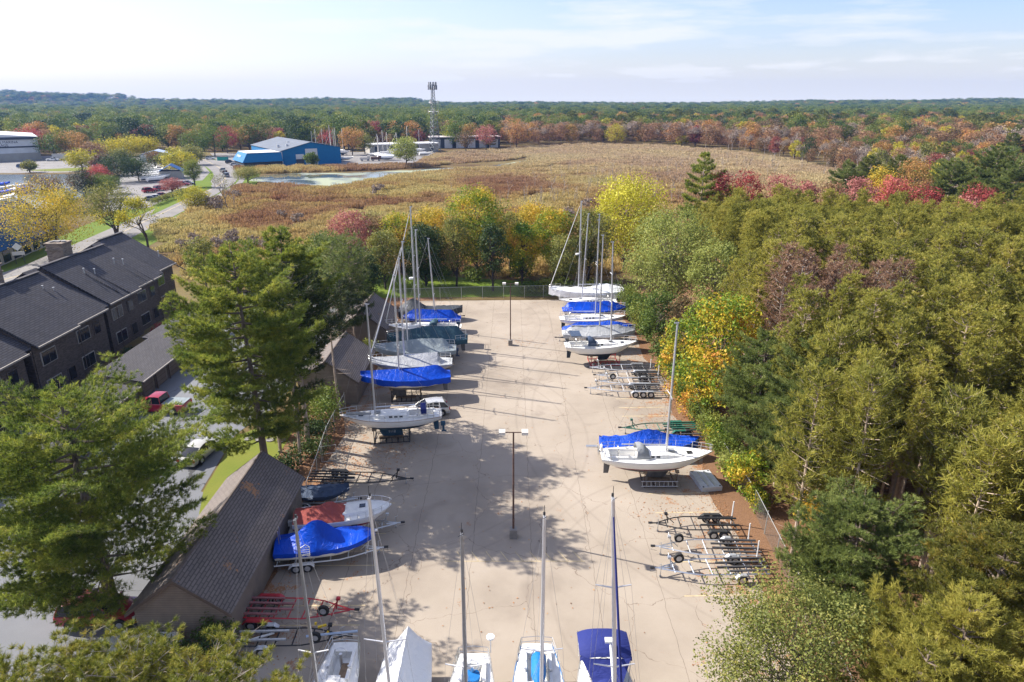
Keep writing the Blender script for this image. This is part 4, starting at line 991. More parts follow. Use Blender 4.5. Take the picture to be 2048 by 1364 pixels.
t, H = sailboat('white uncovered sailboat with dark dodger and furled foresail before blue wrapped boat', (-11.4, 83.2, 0), pi + .02, 9.8, 3.1, 1.1, 2.4, [M_gel, M_redst, M_bot], 1.6, .3, mx=.09, mt=17.6, spread=((.35, .8), (.6, .7)), dodger=M_navyc, trim=M_teak, radar=True, furl=M_gel, mr=.1)
outboard(t, -4.6, .9, 2.9)
stand('black cradle under the white sailboat with dark dodger', (-11.4, 83.2, 0), pi + .02, 3, 2.4, 1.4, M_bmet)
t, H = sailboat('small sailboat in angular blue shrink wrap before the black tarpaulin boat', (-10.9, 88.6, 0), pi + .02, 7.8, 2.6, .8, 1.8, [M_gel, M_navys, M_bot], 1.2, .25, lambda u: .1 + 1.1 * min(1, max(0, u * 6)) * min(1, max(0, 1 - u) * 5), M_blue, mx=-.06, mt=12.7, spread=((.3, .6),), drop=.35, amp=.012, seed=46, rails=False, lean=(.55, 0), boom_on=False, mr=.085)
stand('black cradle under the small angular blue wrapped sailboat', (-10.9, 88.6, 0), pi + .02, 2.6, 2, 1.1, M_bmet)
t, H = powerboat('motorboat under black tarpaulin with high peaked canopy at far left', (-11.6, 93.8, 0), .05, 9.0, 2.9, .7, 1.5, [M_bot, M_bot, M_bot], 1.0, lambda u: .15 + 1.5 * math.exp(-((u - .22) / .17) ** 2), M_blkc, drop=.8, amp=.03, seed=47)
trailer('dark trailer under the black tarpaulin motorboat', (-11.6, 93.8, 0), .05, 9.4, 2.3, 2, M_bmet, bunks=2, z=.45, spare=False, load=True)
# near left: black trailer, small dark boat, cruiser, blue wrapped motorboat, red trailer, black trailer
trailer('long black trailer in tree shade beyond the small dark boat', (-12.4, 49.2, 0), -.04, 8.4, 2.3, 2, M_bmet, M_bmet, M_bmet, wr=.32, z=.6, cross=8, bunks=4, spare=False)
t, H = powerboat('small dark blue runabout with covered outboard behind the red canvas cruiser', (-15.0, 46.3, 0), .02, 4.6, 1.8, .55, 1.05, [M_slate, M_navys, M_bot], .7, lambda u: .2 + .2 * u, M_slate, drop=.2, seed=51, name='small_runabout')
trailer('galvanised trailer under the small dark blue runabout', (-14.6, 46.3, 0), .02, 5.4, 1.8, 1, M_galv, bunks=2, z=.42, spare=False, load=True, wr=.28)
t, H = powerboat('white cabin cruiser with maroon stripes and faded red canvas top', (-12.2, 42.4, 0), .16, 6.9, 2.5, .75, 1.75, [M_gel, M_redst, M_gelw], 1.02, None, name='cabin_cruiser', band=(2,))
H.cover(t, M_coral, lambda u: .42 + .55 * math.exp(-((u - .7) / .24) ** 2) * (1 if u < .96 else .2), .0, .52, .1, n=14, amp=.02, seed=52, wide=.96, name='canvas_top')
c = cabin(t, H, M_deck, .5, .93, .3, .6, 0); hatch(t, H.x(.7, 1.8), 0, 2.22, .42, .42, M_glass); H.rail(t, .58, .99, .45, .08, 1, 'bow_rail', .99, r=.02)
for sg in (1, -1):
    for tt in (.42, .62):
        b = MB(); y, z = H.P(tt, .42); b.box((H.x(tt, z), sg * (y + .01), z), (.42, .03, .11)); b.build('porthole', M_glass, t)
outboard(t, -3.7, 0, 1.0, M_gel); b = MB(); b.box((-3.6, 0, .85), (.5, 1.9, .07)); b.build('swim_platform', M_gel, t)
trailer('galvanised trailer under the white cruiser with maroon stripes', (-12.0, 42.4, 0), .16, 8.0, 2.3, 2, M_galv, bunks=2, z=.5, load=True, spare=False)
t, H = powerboat('motorboat tightly wrapped in shiny blue plastic on white trailer', (-12.7, 39.4, 0), .17, 6.6, 2.4, .75, 1.55, [M_gel, M_gel, M_gelw], .95, lambda u: .15 + 1.5 * math.exp(-((u - .42) / .2) ** 2) + .5 * max(0, .35 - u), M_blue, drop=.32, amp=.008, seed=53)
b = MB(); q = [(-1.55, -1.33, 1.45), (-1.55, -1.22, 2.0), (-1.2, -1.12, 2.15), (-.95, -1.22, 2.0), (-.95, -1.33, 1.45)]
b.tube(q + [q[0]], .03, 4)
for k in range(4): b.tube([(-1.53, -1.33 + .04 * k, 1.55 + .14 * k), (-.97, -1.33 + .04 * k, 1.55 + .14 * k)], .022, 4)
b.build('wrap_door', M_gel, t)
b = MB()
for sg in (-.4, .1): b.tube([(-3.0, sg, 1.9), (-3.0, sg, 2.9)], .035, 5)
b.build('tower_posts', M_steel, t); b = MB(); b.tube([(3.28, 0, 1.95), (3.5, 0, 1.95)], .09, 8); b.build('bow_fitting', M_gel, t)
trailer('white two-axle trailer under the shiny blue wrapped motorboat', (-12.4, 39.4, 0), .17, 7.4, 2.4, 2, M_whtp, bunks=2, fm=M_whtp, z=.55, load=True, spare=False, wr=.33)
t = trailer('red two-axle boat trailer with faded red bunks along garage wall', (-13.2, 33.75, 0), -.03, 7.6, 2.4, 2, M_redp, M_bunkr, M_redp, wr=.35, z=.72, cross=8, bunks=4, bunk_l=.5)
t = trailer('black boat trailer with yellow straps in front of the red trailer', (-12.6, 31.6, 0), .03, 6.4, 2.0, 1, M_bmet, M_galv, M_galv, wr=.33, z=.55, bunks=2)
b = MB(); b.box((1.55, .25, 1.05), (.5, .12, .1), rz=.4); b.box((1.1, .55, .98), (.12, .12, .12)); b.box((1.95, -.1, .9), (.1, .4, .1)); b.build('ratchet_strap', mat('yellow_webbing', (.75, .5, .02), .6), t)
# ------------------------------------------------------------------ boats along the bottom, sterns towards the lot
def tail(label, x, y, L=8.4, B=2.6, mt=13.4, mm=M_alu, **k): return sailboat(label, (x, y - L / 2, 0), -pi / 2, L, B, .8, 1.85, mt=mt, mm=mm, wr=.0065, **k)
t, H = tail('open white sailboat with empty cockpit under the pine tips', -9.05, 29.7, 8.0, 2.3, 13.2, M_alud, kz=.2, mx=.14, spread=((.38, .7),), mr=.085, lean=(0, -.1), boom_on=False)
b = MB(); b.tube([(-4.1, -.95, 1.95), (-3.1, -1.05, 2.2)], .05, 5); b.build('tiller_oar', M_wood, t); b = MB(); b.box((-2.2, .25, 1.72), (1.0, .42, .1)); b.build('companionway_step', M_wood, t)
stand('low cradle under the open white sailboat near pine tips', (-9.05, 25.7, 0), -pi / 2, 2.6, 1.9, 1.0, M_bmet)
t, H = tail('sailboat in smooth white shrink wrap with peaked stern facing the lot', -5.55, 29.6, 8.6, 2.75, 14.5, M_alu, kz=.2, mx=.13, lean=(0, -.3), cover=lambda u: .55 + 1.0 * min(1, u * 40 + .35), coverm=M_white, drop=.7, amp=.012, seed=61, rails=False, spread=((.42, .95),), mr=.085, boom_on=False, w=.8)
stand('low cradle under the white shrink-wrapped sailboat', (-5.55, 25.3, 0), -pi / 2, 2.6, 2.1, 1.0, M_bmet)
t, H = tail('white sailboat with wire pushpit and small blue cockpit cover', -2.05, 28.9, 8.4, 2.5, 13.2, M_alud, kz=.2, mx=.14, spread=((.40, .9),), mr=.085, boom_on=False)
b = MB(); b.cyl((-2.6, 0, 1.98), .42, .2, 14); b.build('wheel_cover', M_sail, t); b = MB(); b.cyl((-4.3, .9, 2.95), .22, .1, 14); b.tube([(-4.3, .9, 1.9), (-4.3, .9, 2.9)], .03, 5); b.build('white_antenna', M_gel, t)
stand('low cradle under the white sailboat with wire pushpit', (-2.05, 24.7, 0), -pi / 2, 2.6, 2, 1.0, M_bmet)
t, H = tail('white sailboat with long bright blue cover over its wheel', 1.35, 29.6, 8.4, 2.7, 13.5, M_alu, kz=.2, mx=.13, spread=((.40, .95),), mr=.085, boom_on=False, trim=M_sail)
b = MB(); b.tube([(-3.3, .05, 2.1), (-2.8, .05, 2.3), (-1.6, 0, 2.35), (-1.2, 0, 2.2)], [.2, .4, .38, .25], 10); b.build('wheel_cover', M_sail, t, smooth=60)
stand('low cradle under the sailboat with long blue wheel cover', (1.35, 25.4, 0), -pi / 2, 2.6, 2, 1.0, M_bmet)
t, H = tail('white sailboat with broad navy bimini and dodger canvas', 4.75, 29.2, 9.0, 3.1, 15.0, M_alu, kz=.2, mx=.15, lean=(0, -.75), spread=((.36, .9), (.68, .75)), mr=.09, boom_on=False, dodger=M_bim, furl=M_bim)
b = MB(); rings = []
for x, h in ((-4.35, 3.45), (-4.2, 3.62), (-3.3, 3.74), (-2.5, 3.66), (-2.35, 3.5)):
    rings.append([(x, 1.32 * (1 - .04 * (h < 3.5)) * yy, h - .26 * abs(yy) ** 3) for yy in frange(-1, 1, 11)])
b.loft(rings, False); b.build('bimini', M_bim, t, smooth=50)
b = MB(); b.loft([[(-2.35, 1.25 * yy, 3.42) for yy in frange(-1, 1, 9)], [(-1.4, .72 * yy, 2.75) for yy in frange(-1, 1, 9)], [(-.7, .85 * yy, 2.7) for yy in frange(-1, 1, 9)]], False); b.build('canvas_panel', M_bim, t, smooth=40)
b = MB(); b.tube([(1.3, 0, 3.1), (-2.9, .25, 3.95)], .06, 7); b.box((-2.9, .25, 4.05), (.3, .55, .12)); b.build('boom', M_gel, t)
b = MB()
for sx in (-4.2, -2.5):
    for sg in (1, -1): b.tube([(sx + .2, sg * 1.2, 1.9), (sx, sg * 1.28, 3.45)], .02, 4)
b.build('bimini_frame', M_steel, t)
stand('low cradle under the sailboat with navy bimini', (4.75, 24.7, 0), -pi / 2, 2.8, 2.2, 1.0, M_bmet)
# ------------------------------------------------------------------ vehicles
def paint(nm, c, metal=.0): return mat(nm, c, .28, metal, var=.04, coat=.6)
P_red = paint('dark_red_paint', (.30, .012, .03)); P_sil = paint('silver_paint', (.62, .62, .60), .35); P_sand = paint('pale_gold_paint', (.55, .53, .46), .3); P_wht = paint('white_paint', (.75, .75, .75)); P_blk = paint('black_paint', (.02, .022, .026)); P_blu = paint('blue_paint', (.03, .09, .25)); P_gry = paint('grey_paint', (.2, .21, .22), .2)
M_lampr = mat('red_lamp_glass', (.5, .02, .02), .2); M_lampw = mat('clear_lamp_glass', (.7, .7, .68), .15)
def car(label, loc, rz, kind='sedan', m=None, group=None, bed=None, name=None, cat='car'):
    dims = {'sedan': (4.8, 1.8, 1.45), 'suv': (4.7, 1.9, 1.75), 'hatch': (4.3, 1.78, 1.55), 'pickup': (5.7, 1.95, 1.85)}[kind]
    L, W, Hh = dims; t = thing(name or {'sedan': 'parked_sedan', 'suv': 'parked_suv', 'hatch': 'parked_hatchback', 'pickup': 'pickup_truck'}[kind], label, cat, loc, rz, group)
    gc = .28 if kind in ('suv', 'pickup') else .2; sh = Hh * (.58 if kind != 'pickup' else .6)
    st = {'sedan': [(-.5, .62, .82), (-.49, .9, .93), (-.36, .98, .99), (-.1, .98, 1), (.14, .97, 1), (.4, .86, .97), (.485, .74, .88), (.5, .55, .8)],
          'suv': [(-.5, .7, .86), (-.49, .98, .95), (-.3, 1, 1), (0, 1, 1), (.2, .98, 1), (.42, .9, .96), (.49, .78, .88), (.5, .6, .8)],
          'hatch': [(-.5, .65, .84), (-.485, .98, .94), (-.3, 1.02, 1), (0, 1, 1), (.2, .98, 1), (.4, .86, .95), (.485, .7, .84), (.5, .5, .74)],
          'pickup': [(-.5, .95, .96), (-.495, 1, .99), (-.2, 1, 1), (0, 1, 1), (.2, 1.0, 1), (.44, .97, .98), (.495, .88, .92), (.5, .6, .88)]}[kind]
    b = MB(); rings = []
    for x, f, wf in st:
        zt = sh * f; w2 = W / 2 * wf; zb = gc
        half = [(w2 * .9, zb), (w2, zb + .18), (w2 * 1.0, zb + (zt - zb) * .6), (w2 * .97, zt - .06), (w2 * .88, zt)]
        rings.append([(x * L, y, z) for y, z in half] + [(x * L, -y, z) for y, z in half[::-1]])
    b.loft(rings, True, True); b.build('body', m, t, smooth=35)
    cs = {'sedan': [(-.40, 0, .8), (-.24, .86, .72), (-.12, 1, .7), (.04, .97, .7), (.22, 0, .8)], 'suv': [(-.49, 0, .84), (-.43, .9, .76), (-.3, 1, .74), (.02, .98, .74), (.2, 0, .84)],
          'hatch': [(-.48, 0, .82), (-.38, .82, .74), (-.2, 1, .72), (.03, .95, .72), (.25, 0, .82)], 'pickup': [(-.09, 0, .84), (-.07, .93, .77), (.0, 1, .76), (.12, .98, .76), (.245, 0, .84)]}[kind]
    hc = Hh - sh
    def ring(x, f, wf, ex=0.0): return [(x * L, W / 2 * .9, sh - .03), (x * L, W / 2 * (.9 + (wf - .9) * f) + ex, sh + hc * f * .94 + ex), (x * L, W / 2 * wf * .82 * (.4 + .6 * f), sh + hc * f + ex), (x * L, -W / 2 * wf * .82 * (.4 + .6 * f), sh + hc * f + ex), (x * L, -W / 2 * (.9 + (wf - .9) * f) - ex, sh + hc * f * .94 + ex), (x * L, -W / 2 * .9, sh - .03)]
    g = MB(); g.loft([ring(*c) for c in cs], True, True); g.build('window_glass', M_glass, t, smooth=30)
    r = MB(); mids = cs[1:-1]; rr = [ring(x, f, wf, .015)[1:5] for x, f, wf in mids]; r.loft(rr, False); r.loft([[(p[0], p[1], p[2] - .02) for p in q] for q in rr], False)
    for sg in (1, -1):
        for i in (0, len(cs) - 2):
            a = ring(*cs[i]); c = ring(*cs[i + 1]); k = 1 if sg > 0 else 4; k0 = 0 if sg > 0 else 5
            r.tube([a[k0 if cs[i][1] == 0 else k], c[k0 if cs[i + 1][1] == 0 else k]], .05, 4)
        for xx in ((-.02 if kind != 'pickup' else .07),) + ((-.26,) if kind in ('suv', 'hatch') else ()): r.tube([(xx * L, sg * W / 2 * .9, sh - .03), (xx * L, sg * W / 2 * .72, Hh - .05)], .045, 4)
    r.build('roof', m, t, smooth=40)
    wr = .33 if kind != 'pickup' else .39
    for x in (-.3, .3):
        for sg in (1, -1):
            ar = MB(); ar.cyl((x * L, sg * (W / 2 - .05), wr + .04), wr + .08, .14, 16, 'y'); ar.build('wheel_arch', M_blk, t); wheel(t, x * L, sg * (W / 2 - .07), wr, .22, M_galv)
    for sg in (1, -1):
        h = MB(); h.box((L * .478, sg * W * .36, sh * .72), (.14, .34, .16)); h.build('headlight', M_lampw, t); h = MB(); h.box((-L * .492, sg * W * .40, sh * .8), (.1, .26, .22)); h.build('tail_light', M_lampr, t)
        h = MB(); h.box((L * .16, sg * (W / 2 + .08), sh + .1), (.12, .2, .14)); h.build('door_mirror', m, t)
    if kind == 'pickup':
        h = MB(); h.box((-L * .3, 0, sh + .012), (L * .385, W * .86, .06)); h.build('bed_cover', bed or M_gteal, t)
    if kind == 'suv':
        h = MB()
        for sg in (1, -1): h.tube([(-.4 * L, sg * W * .33, Hh + .05), (.0, sg * W * .33, Hh + .05)], .025, 4)
        h.build('roof_rail', M_blk, t)
    pl = MB(); pl.box((-L * .5 - .01, 0, sh * .62), (.02, .45, .13)); pl.build('number_plate', M_lampw, t)
    return t
car('dark red pickup with grey bed cover at the carport mouth', (-35.7, 63.2, .02), pi - .08, 'pickup', P_red)
car('pale silver sedan parked beside the dry lawn below the pine', (-27.6, 54.0, .03), R(80), 'sedan', P_sand)
car('dark red SUV under the big pine by the garage gable', (-24.9, 33.6, .02), R(3), 'suv', P_red)
car('silver hatchback parked between cream sailboat and blue wrapped sailboat', (-8.5, 62.3, .03), pi + .3, 'hatch', P_sil)
car('silver pickup with white bed cover half hidden by pine tips', (-21.6, 31.0 - 1.1, .02), R(-143), 'pickup', P_sil, bed=M_gel)
# ------------------------------------------------------------------ timber garages
M_shing = tiles('brown_shingles', (.155, .132, .122), .16, 'X', .15, .685); M_shingd = tiles('charcoal_shingles', (.080, .075, .080), .2, 'X', .18); M_wall = siding('weathered_board_wall', (.21, .175, .145), .16); M_brick = bricks('dark_brown_brick', (.125, .10, .085), .3, .09); M_trim = mat('dark_brown_trim', (.10, .075, .06), .7, var=.2)
M_door = siding('brown_garage_door', (.15, .115, .09), .5); M_chim = bricks('chimney_brick', (.26, .21, .165), .3, .1)
def roof_slab(mb, x0, z0, x1, z1, y0, y1, th=.12, mi=0):
    n = Vector((-(z1 - z0), 0, x1 - x0)).normalized() * th
    if n.z < 0: n = -n
    a, b = (x0, z0), (x1, z1); o = [(a[0], a[1]), (b[0], b[1]), (b[0] - n.x, b[1] - n.z), (a[0] - n.x, a[1] - n.z)]
    mb.prism(o, y0, y1, 'xz', mi)
def garage(label, x0, x1, y0, y1, ez, rz_, xr=None, over=.35, wallm=None, roofm=None, doors=0, name='garage'):
    """gable roofed, ridge along Y"""
    cx = (x0 + x1) / 2; t = thing(name, label, 'garage', (cx, y0, 0)); xr = (xr if xr is not None else cx) - cx; hw = (x1 - x0) / 2; Ly = y1 - y0
    w_ = MB(); w_.prism([(-hw, 0), (hw, 0), (hw, ez - .08), (xr, rz_ - .16), (-hw, ez - .08)], 0, Ly, 'xz'); w_.build('wall', wallm or M_wall, t)
    r = MB(); s1 = (rz_ - ez) / (hw - xr); s2 = (rz_ - ez) / (hw + xr)
    roof_slab(r, xr, rz_, hw + over, ez - s1 * over, -over, Ly + over); roof_slab(r, -hw - over, ez - s2 * over, xr - .004, rz_, -over, Ly + over); ro = r.build('roof', roofm or M_shing, t)
    c = MB(); c.tube([(xr, -over - .01, rz_ + .01), (xr, Ly + over + .01, rz_ + .01)], .09, 6); c.build('ridge_cap', M_trim, ro)
    f = MB()
    for yy in (-over - .025, Ly + over + .025):
        f.prism([(xr, rz_ + .02), (hw + over, ez - s1 * over + .02), (hw + over, ez - s1 * over - .22), (xr, rz_ - .22), (-hw - over, ez - s2 * over - .22), (-hw - over, ez - s2 * over + .02)], yy - .02, yy + .02, 'xz')
    f.build('bargeboard', M_trim, t)
    for k in range(doors):
        d = MB(); yy = Ly * (k + .5) / doors; d.box((-hw - .03, yy, 1.1), (.06, Ly / doors * .8, 2.2)); d.build('garage_door', M_door, t)
    return t
garage('long shingled garage with ridge near the tall pine and leaf-dusted roof', -21.4, -16.1, 31.3, 45.2, 3.0, 5.05, -18.75, doors=5)
garage('shingled garage strewn with orange needles behind the blue wrapped sailboat', -22.0, -16.0, 64.6, 73.2, 2.9, 5.0, -18.9, doors=3)
garage('shingled garage with pale front beyond, beside the leaning forestays', -21.8, -16.0, 81.4, 89.5, 2.9, 5.1, -18.8, doors=3)
M_eave = mat('weathered_eave_trim', (.26, .235, .21), .7, var=.2)
# ------------------------------------------------------------------ carports in front of the flats
def carport(label, y0, y1, xr, xe, zr, ze, bays):
    t = thing('carport_row', label, 'garage', (xr, y0, 0)); w = xe - xr; Ly = y1 - y0
    wl = MB(); wl.prism([(.25, 0), (w - .5, 0), (w - .5, ze - .14), (.25, zr - .14)], .15, Ly - .15, 'xz'); wl.build('wall', M_wall, t)
    r = MB(); roof_slab(r, 0, zr, w, ze, 0, Ly, .14); r.build('roof', M_shingd, t)
    g = MB(); g.box((w + .06, Ly / 2, ze - .06), (.12, Ly, .14)); g.build('gutter', M_eave, t)
    for k in range(bays):
        d = MB(); d.box((w - .47, Ly * (k + .5) / bays, ze * .38), (.07, Ly / bays * .82, ze * .76)); d.build('garage_door', M_door, t)
        p = MB(); p.box((w - .2, Ly * (k + .02) / bays + .1, ze / 2 - .08), (.14, .14, ze - .16)); p.build('post', M_trim, t)
    return t
carport('far carport row partly behind the wide pine', 77.6, 88.5, -44.6, -39.6, 2.9, 2.2, 4)
carport('middle carport row with four dark doors above the red pickup', 65.8, 77.3, -43.6, -38.6, 2.95, 2.1, 4)
carport('lower carport row at the near end behind the red pickup', 51.5, 65.2, -43.6, -38.6, 2.55, 1.8, 4)
# ------------------------------------------------------------------ three-storey flats
def flats():
    t = thing('apartment_building', 'long three-storey dark brick apartment block with stepped charcoal roof and chimneys', 'building', (-56.0, 73.9, -3.6), s=1.12)
    O = lambda x, y, z=0: (x + 50, y - 66, z)
    units = [(86.2, 91.6, -46.0), (78.2, 84.4, -44.5), (71.6, 78.2, -43.9), (64.2, 69.9, -43.2), (57.9, 64.2, -42.8), (50.2, 56.2, -42.5), (42, 50.2, -42.2)]
    rec = [(84.4, 86.2, -46.8), (69.9, 71.6, -45.6), (56.2, 57.9, -45.0)]
    wl = MB(); rf = MB()
    for i, (y0, y1, xe) in enumerate(units):
        wl.b2(O(xe - 13.6 + (.002 * i), y0 + .003 * i, -.2), O(xe - .6, y1, 8.9)); xr = xe - 6.6; z = 13 - .22 * (i % 2)
        wl.prism([(xe - 13.6 + 50, 8.88), (xe - .6 + 50, 8.88), (xr + 50, z - .25)], y0 + .05 - 66, y1 - .05 - 66, 'xz')
        lo, hi = y0 - (.0 if i % 2 == 0 else .0), y1
        roof_slab(rf, xr + 50, z, xe + 50, 8.85 - .06 * (i % 2), lo - 66, hi - 66, .16); roof_slab(rf, xe - 14.2 + 50, 8.85, xr + 50 - .004, z, lo - 66, hi - 66, .16)
    for i, (y0, y1, xe) in enumerate(rec):
        wl.b2(O(xe - 11, y0, -.2), O(xe - 1.6, y1, 8.9)); xr = xe - 5.6; z = 12.85
        roof_slab(rf, xr + 50, z, xe + 1.6 + 50, 8.72, y0 - .25 - 66, y1 + .25 - 66, .13); roof_slab(rf, xe - 12 + 50, 8.85, xr + 50 - .004, z, y0 - 66, y1 - 66, .13)
    wl.build('wall', M_brick, t); ro = rf.build('roof', M_shingd, t)
    for i, (y0, y1, xe) in enumerate(units):
        g = MB(); g.box(O(xe + .05, (y0 + y1) / 2, 8.78), (.12, y1 - y0, .16)); g.build('gutter', M_eave, ro)
        c = MB(); c.box(O(xe - 6.6, (y0 + y1) / 2, 13.06 - .22 * (i % 2)), (.4, y1 - y0 + .3, .1)); c.build('ridge_cap', M_shingd, ro)
    for y, dx in ((88.6, 3.4), (81.6, 2.6), (80.6, 2.1), (76.0, 2.4), (74.9, 1.9), (68.3, 2.6), (67.6, 2.0), (61.5, 2.6), (60.6, 2.1), (54, 2.4), (47, 2.4)):
        v = MB(); xx = -50 + dx + (68 - y) * -.0; z = 13 - (dx + .6) * .63; v.cyl(O(xx, y, z + .25), .06, .7, 8); v.cyl(O(xx, y, z + .6), .11, .1, 8); v.build('vent_pipe', M_galv, ro)
        s = MB(); s.prism([(xx + 50 + .2, z + .05), (xx + 50 + 3.6, z - 2.05), (xx + 50 + 3.6, z - 2.15)], y - .2 - 66, y - .05 - 66, 'xz'); s.build('roof_seam', M_shingd, ro)
    for y, x in ((78, -52.4), (66.4, -52.4), (55, -52.2)):
        c = MB(); c.box(O(x, y, 11.6), (1.9, 1.7, 5.4)); c.box(O(x, y, 13.6), (2.1, 1.9, .12)); c.box(O(x, y, 14.36), (2.15, 1.95, .14)); ch = c.build('chimney', M_chim, t)
        k = MB()
        for dx in (-.5, .1, .6): k.box(O(x + dx, y + dx * .2, 14.5), (.45, .8, .12), rz=dx)
        k.build('flue_cap', M_conc, ch)
    M_sill = mat('pale_window_frame', (.38, .35, .31), .6)
    for i, (y0, y1, xe) in enumerate(units):
        for z in (4.5, 7.3):
            for yc, w in ((y0 + (y1 - y0) * .30, 2.0), (y0 + (y1 - y0) * .72, 1.1)):
                if (i + int(z)) % 4 == 3 and w < 1.5: continue
                f = MB(); f.box(O(xe - .57, yc, z), (.08, w + .16, 1.36)); fo = f.build('window', M_trim if w < 1.5 else M_sill, t)
                for q in ((-.25, .25) if w > 1.5 else (0,)):
                    p = MB(); p.box(O(xe - .52, yc + q * w, z), (.05, w * (.46 if w > 1.5 else .9), 1.2)); p.build('pane', M_glass, fo)
    for y0, y1, xe in rec:
        for z in (2.9, 5.8):
            b = MB(); b.box(O(xe - .7, (y0 + y1) / 2, z + .08), (1.7, y1 - y0 - .06, .14)); b.box(O(xe + .1, (y0 + y1) / 2, z + .65), (.07, y1 - y0 - .06, .95)); b.build('balcony', M_trim, t)
            d = MB(); d.box(O(xe - 1.57, (y0 + y1) / 2, z + 1.2), (.06, .95, 2.0)); d.build('door', M_door, t)
    for y in (84, 71, 57, 64.1):
        d = MB(); d.tube([O(-42.9 if y < 80 else -44.9, y, 0), O(-42.9 if y < 80 else -44.9, y, 8.7)], .05, 5); d.build('downpipe', M_trim, t)
flats()
# ------------------------------------------------------------------ lamp posts
M_post = mat('rust_brown_post', (.11, .06, .045), .7, .1, var=.35, scale=4); M_base = mat('concrete_base', (.24, .22, .20), .9, var=.2, scale=3)
def lamp_post(label, x, y, h=8.5):
    t = thing('lamp_post', label, 'lamp post', (x, y, 0), 0, 'twin-head lamp posts along the lot'); b = MB(); b.prism([(-.27, -.27), (.27, -.27), (.27, .27), (-.27, .27)], 0, .75, 'xy'); b.build('base', M_base, t)
    p = MB(); p.tube([(0, 0, .78), (0, 0, h)], [.075, .055], 8); p.box((.0, -.1, 1.5), (.16, .05, .3)); p.build('pole', M_post, t); a = MB(); a.tube([(-.62, 0, h - .02), (.62, 0, h - .02)], .04, 5); a.build('arm', M_post, t)
    for sg in (1, -1):
        l = MB(); l.prism([(-.22, -.12), (.22, -.12), (.22, .1), (-.22, .1)], -.27, .27, 'xz'); l.xf(Matrix.Translation((sg * .78, 0, h))); lo = l.build('lamp_head', M_gelw, t)
        g = MB(); g.box((sg * .78, 0, h - .13), (.36, .44, .03)); g.build('lens', M_lampw, lo)
    return t
lamp_post('twin-head rust brown lamp post standing in dappled shade at the lot centre', .1, 41.9)
lamp_post('twin-head rust brown lamp post near the far fence beyond the mast shadows', -.2, 82.8, 8.2)
# ------------------------------------------------------------------ fences
M_fpost = mat('fence_post_steel', (.42, .43, .42), .5, .5, var=.15)
def m_mesh():
    t = NT('chain_link'); v = t.obj(); sx = t.n('ShaderNodeSeparateXYZ'); t.l(v, sx.inputs[0]); s_ = t.math('ADD', sx.outputs[0], sx.outputs[1])
    a = t.math('LESS_THAN', t.math('FRACT', t.math('MULTIPLY', t.math('ADD', s_, sx.outputs[2]), 9.0)), .1); b = t.math('LESS_THAN', t.math('FRACT', t.math('MULTIPLY', t.math('SUBTRACT', s_, sx.outputs[2]), 9.0)), .1)
    p = t.n('ShaderNodeBsdfPrincipled'); p.inputs['Base Color'].default_value = (.22, .23, .23, 1); p.inputs['Metallic'].default_value = .4; p.inputs['Roughness'].default_value = .5
    tr = t.n('ShaderNodeBsdfTransparent'); ms = t.n('ShaderNodeMixShader'); t.l(t.math('MAXIMUM', a, b), ms.inputs[0]); t.l(tr.outputs[0], ms.inputs[1]); t.l(p.outputs[0], ms.inputs[2]); t.l(ms.outputs[0], t.out.inputs[0]); return t.mat
M_link = m_mesh()
def fence(label, pts, h=1.9, every=2.9, lean=None):
    t = thing('chain_link_fence', label, 'fence', (*pts[0], 0)); o = Vector((*pts[0], 0)); rail = MB(); net = MB(); k = 0
    for i in range(len(pts) - 1):
        a, b = Vector((*pts[i], 0)) - o, Vector((*pts[i + 1], 0)) - o; n = max(1, round((b - a).length / every))
        for q in range(n + (i == len(pts) - 2)):
            p = a.lerp(b, q / n); lx = (0, 0) if lean is None else (lean * sin(k * 1.7), lean * .6 * cos(k * 2.3)); k += 1
            m = MB(); m.tube([p, p + Vector((lx[0], lx[1], h + .05))], .035, 6); m.build('post', M_fpost, t)
        rail.tube([a + Vector((0, 0, h)), b + Vector((0, 0, h))], .022, 5); net.quad(a + Vector((0, 0, .05)), b + Vector((0, 0, .05)), b + Vector((0, 0, h - .02)), a + Vector((0, 0, h - .02)))
    rail.build('top_rail', M_fpost, t); net.build('wire_mesh', M_link, t); return t
fence('chain-link fence closing the far end of the lot before the lawn', [(-18, 103.0), (-8, 104.2), (2, 104.9), (8, 105.3), (17.5, 105.0)], 2.0)
fence('leaning chain-link fence along the pine plantation edge', [(17.8, 105.0), (18.2, 85), (18.0, 66), (18.4, 52), (18.6, 45), (18.1, 36.8), (17.6, 30), (17.4, 22)], 1.9, 3.2, .12)
fence('chain-link fence between garages and lot behind the cream sailboat bow', [(-16.0, 46.2), (-16.3, 50), (-16.9, 56), (-17.0, 63.5)], 1.9, 3.0, .1)
fp = MB(); fp.tube([(0, 0, 0), (.05, 0, 2.0)], .05, 6)
for i, (x, y, lb) in enumerate(((15.9, 72.9, 'white marker post at the rear of the fender rail trailer'), (16.4, 70.9, 'white marker post behind the black fender trailer'), (16.4, 43.6, 'white marker post by the black painted trailer'))):
    p = MB(); p.tube([(0, 0, 0), (.03, 0, 1.9)], .05, 6); o = p.build('marker_post', M_whtp); o.location = (x, y, 0); tag(o, lb, 'post')
gp = thing('metal_gate', 'small leaning metal gate frame in the shadow by the dark shrubs', 'gate', (-16.6, 52.6, 0), .3)
b = MB(); b.tube([(0, 0, .1), (0, 0, 1.6), (1.3, 0, 1.6), (1.3, 0, .1), (0, 0, .1)], .035, 5); b.build('gate_frame', M_fpost, gp); b = MB(); b.tube([(0, 0, .85), (1.3, 0, .85)], .03, 5); b.build('cross_bar', M_fpost, gp)
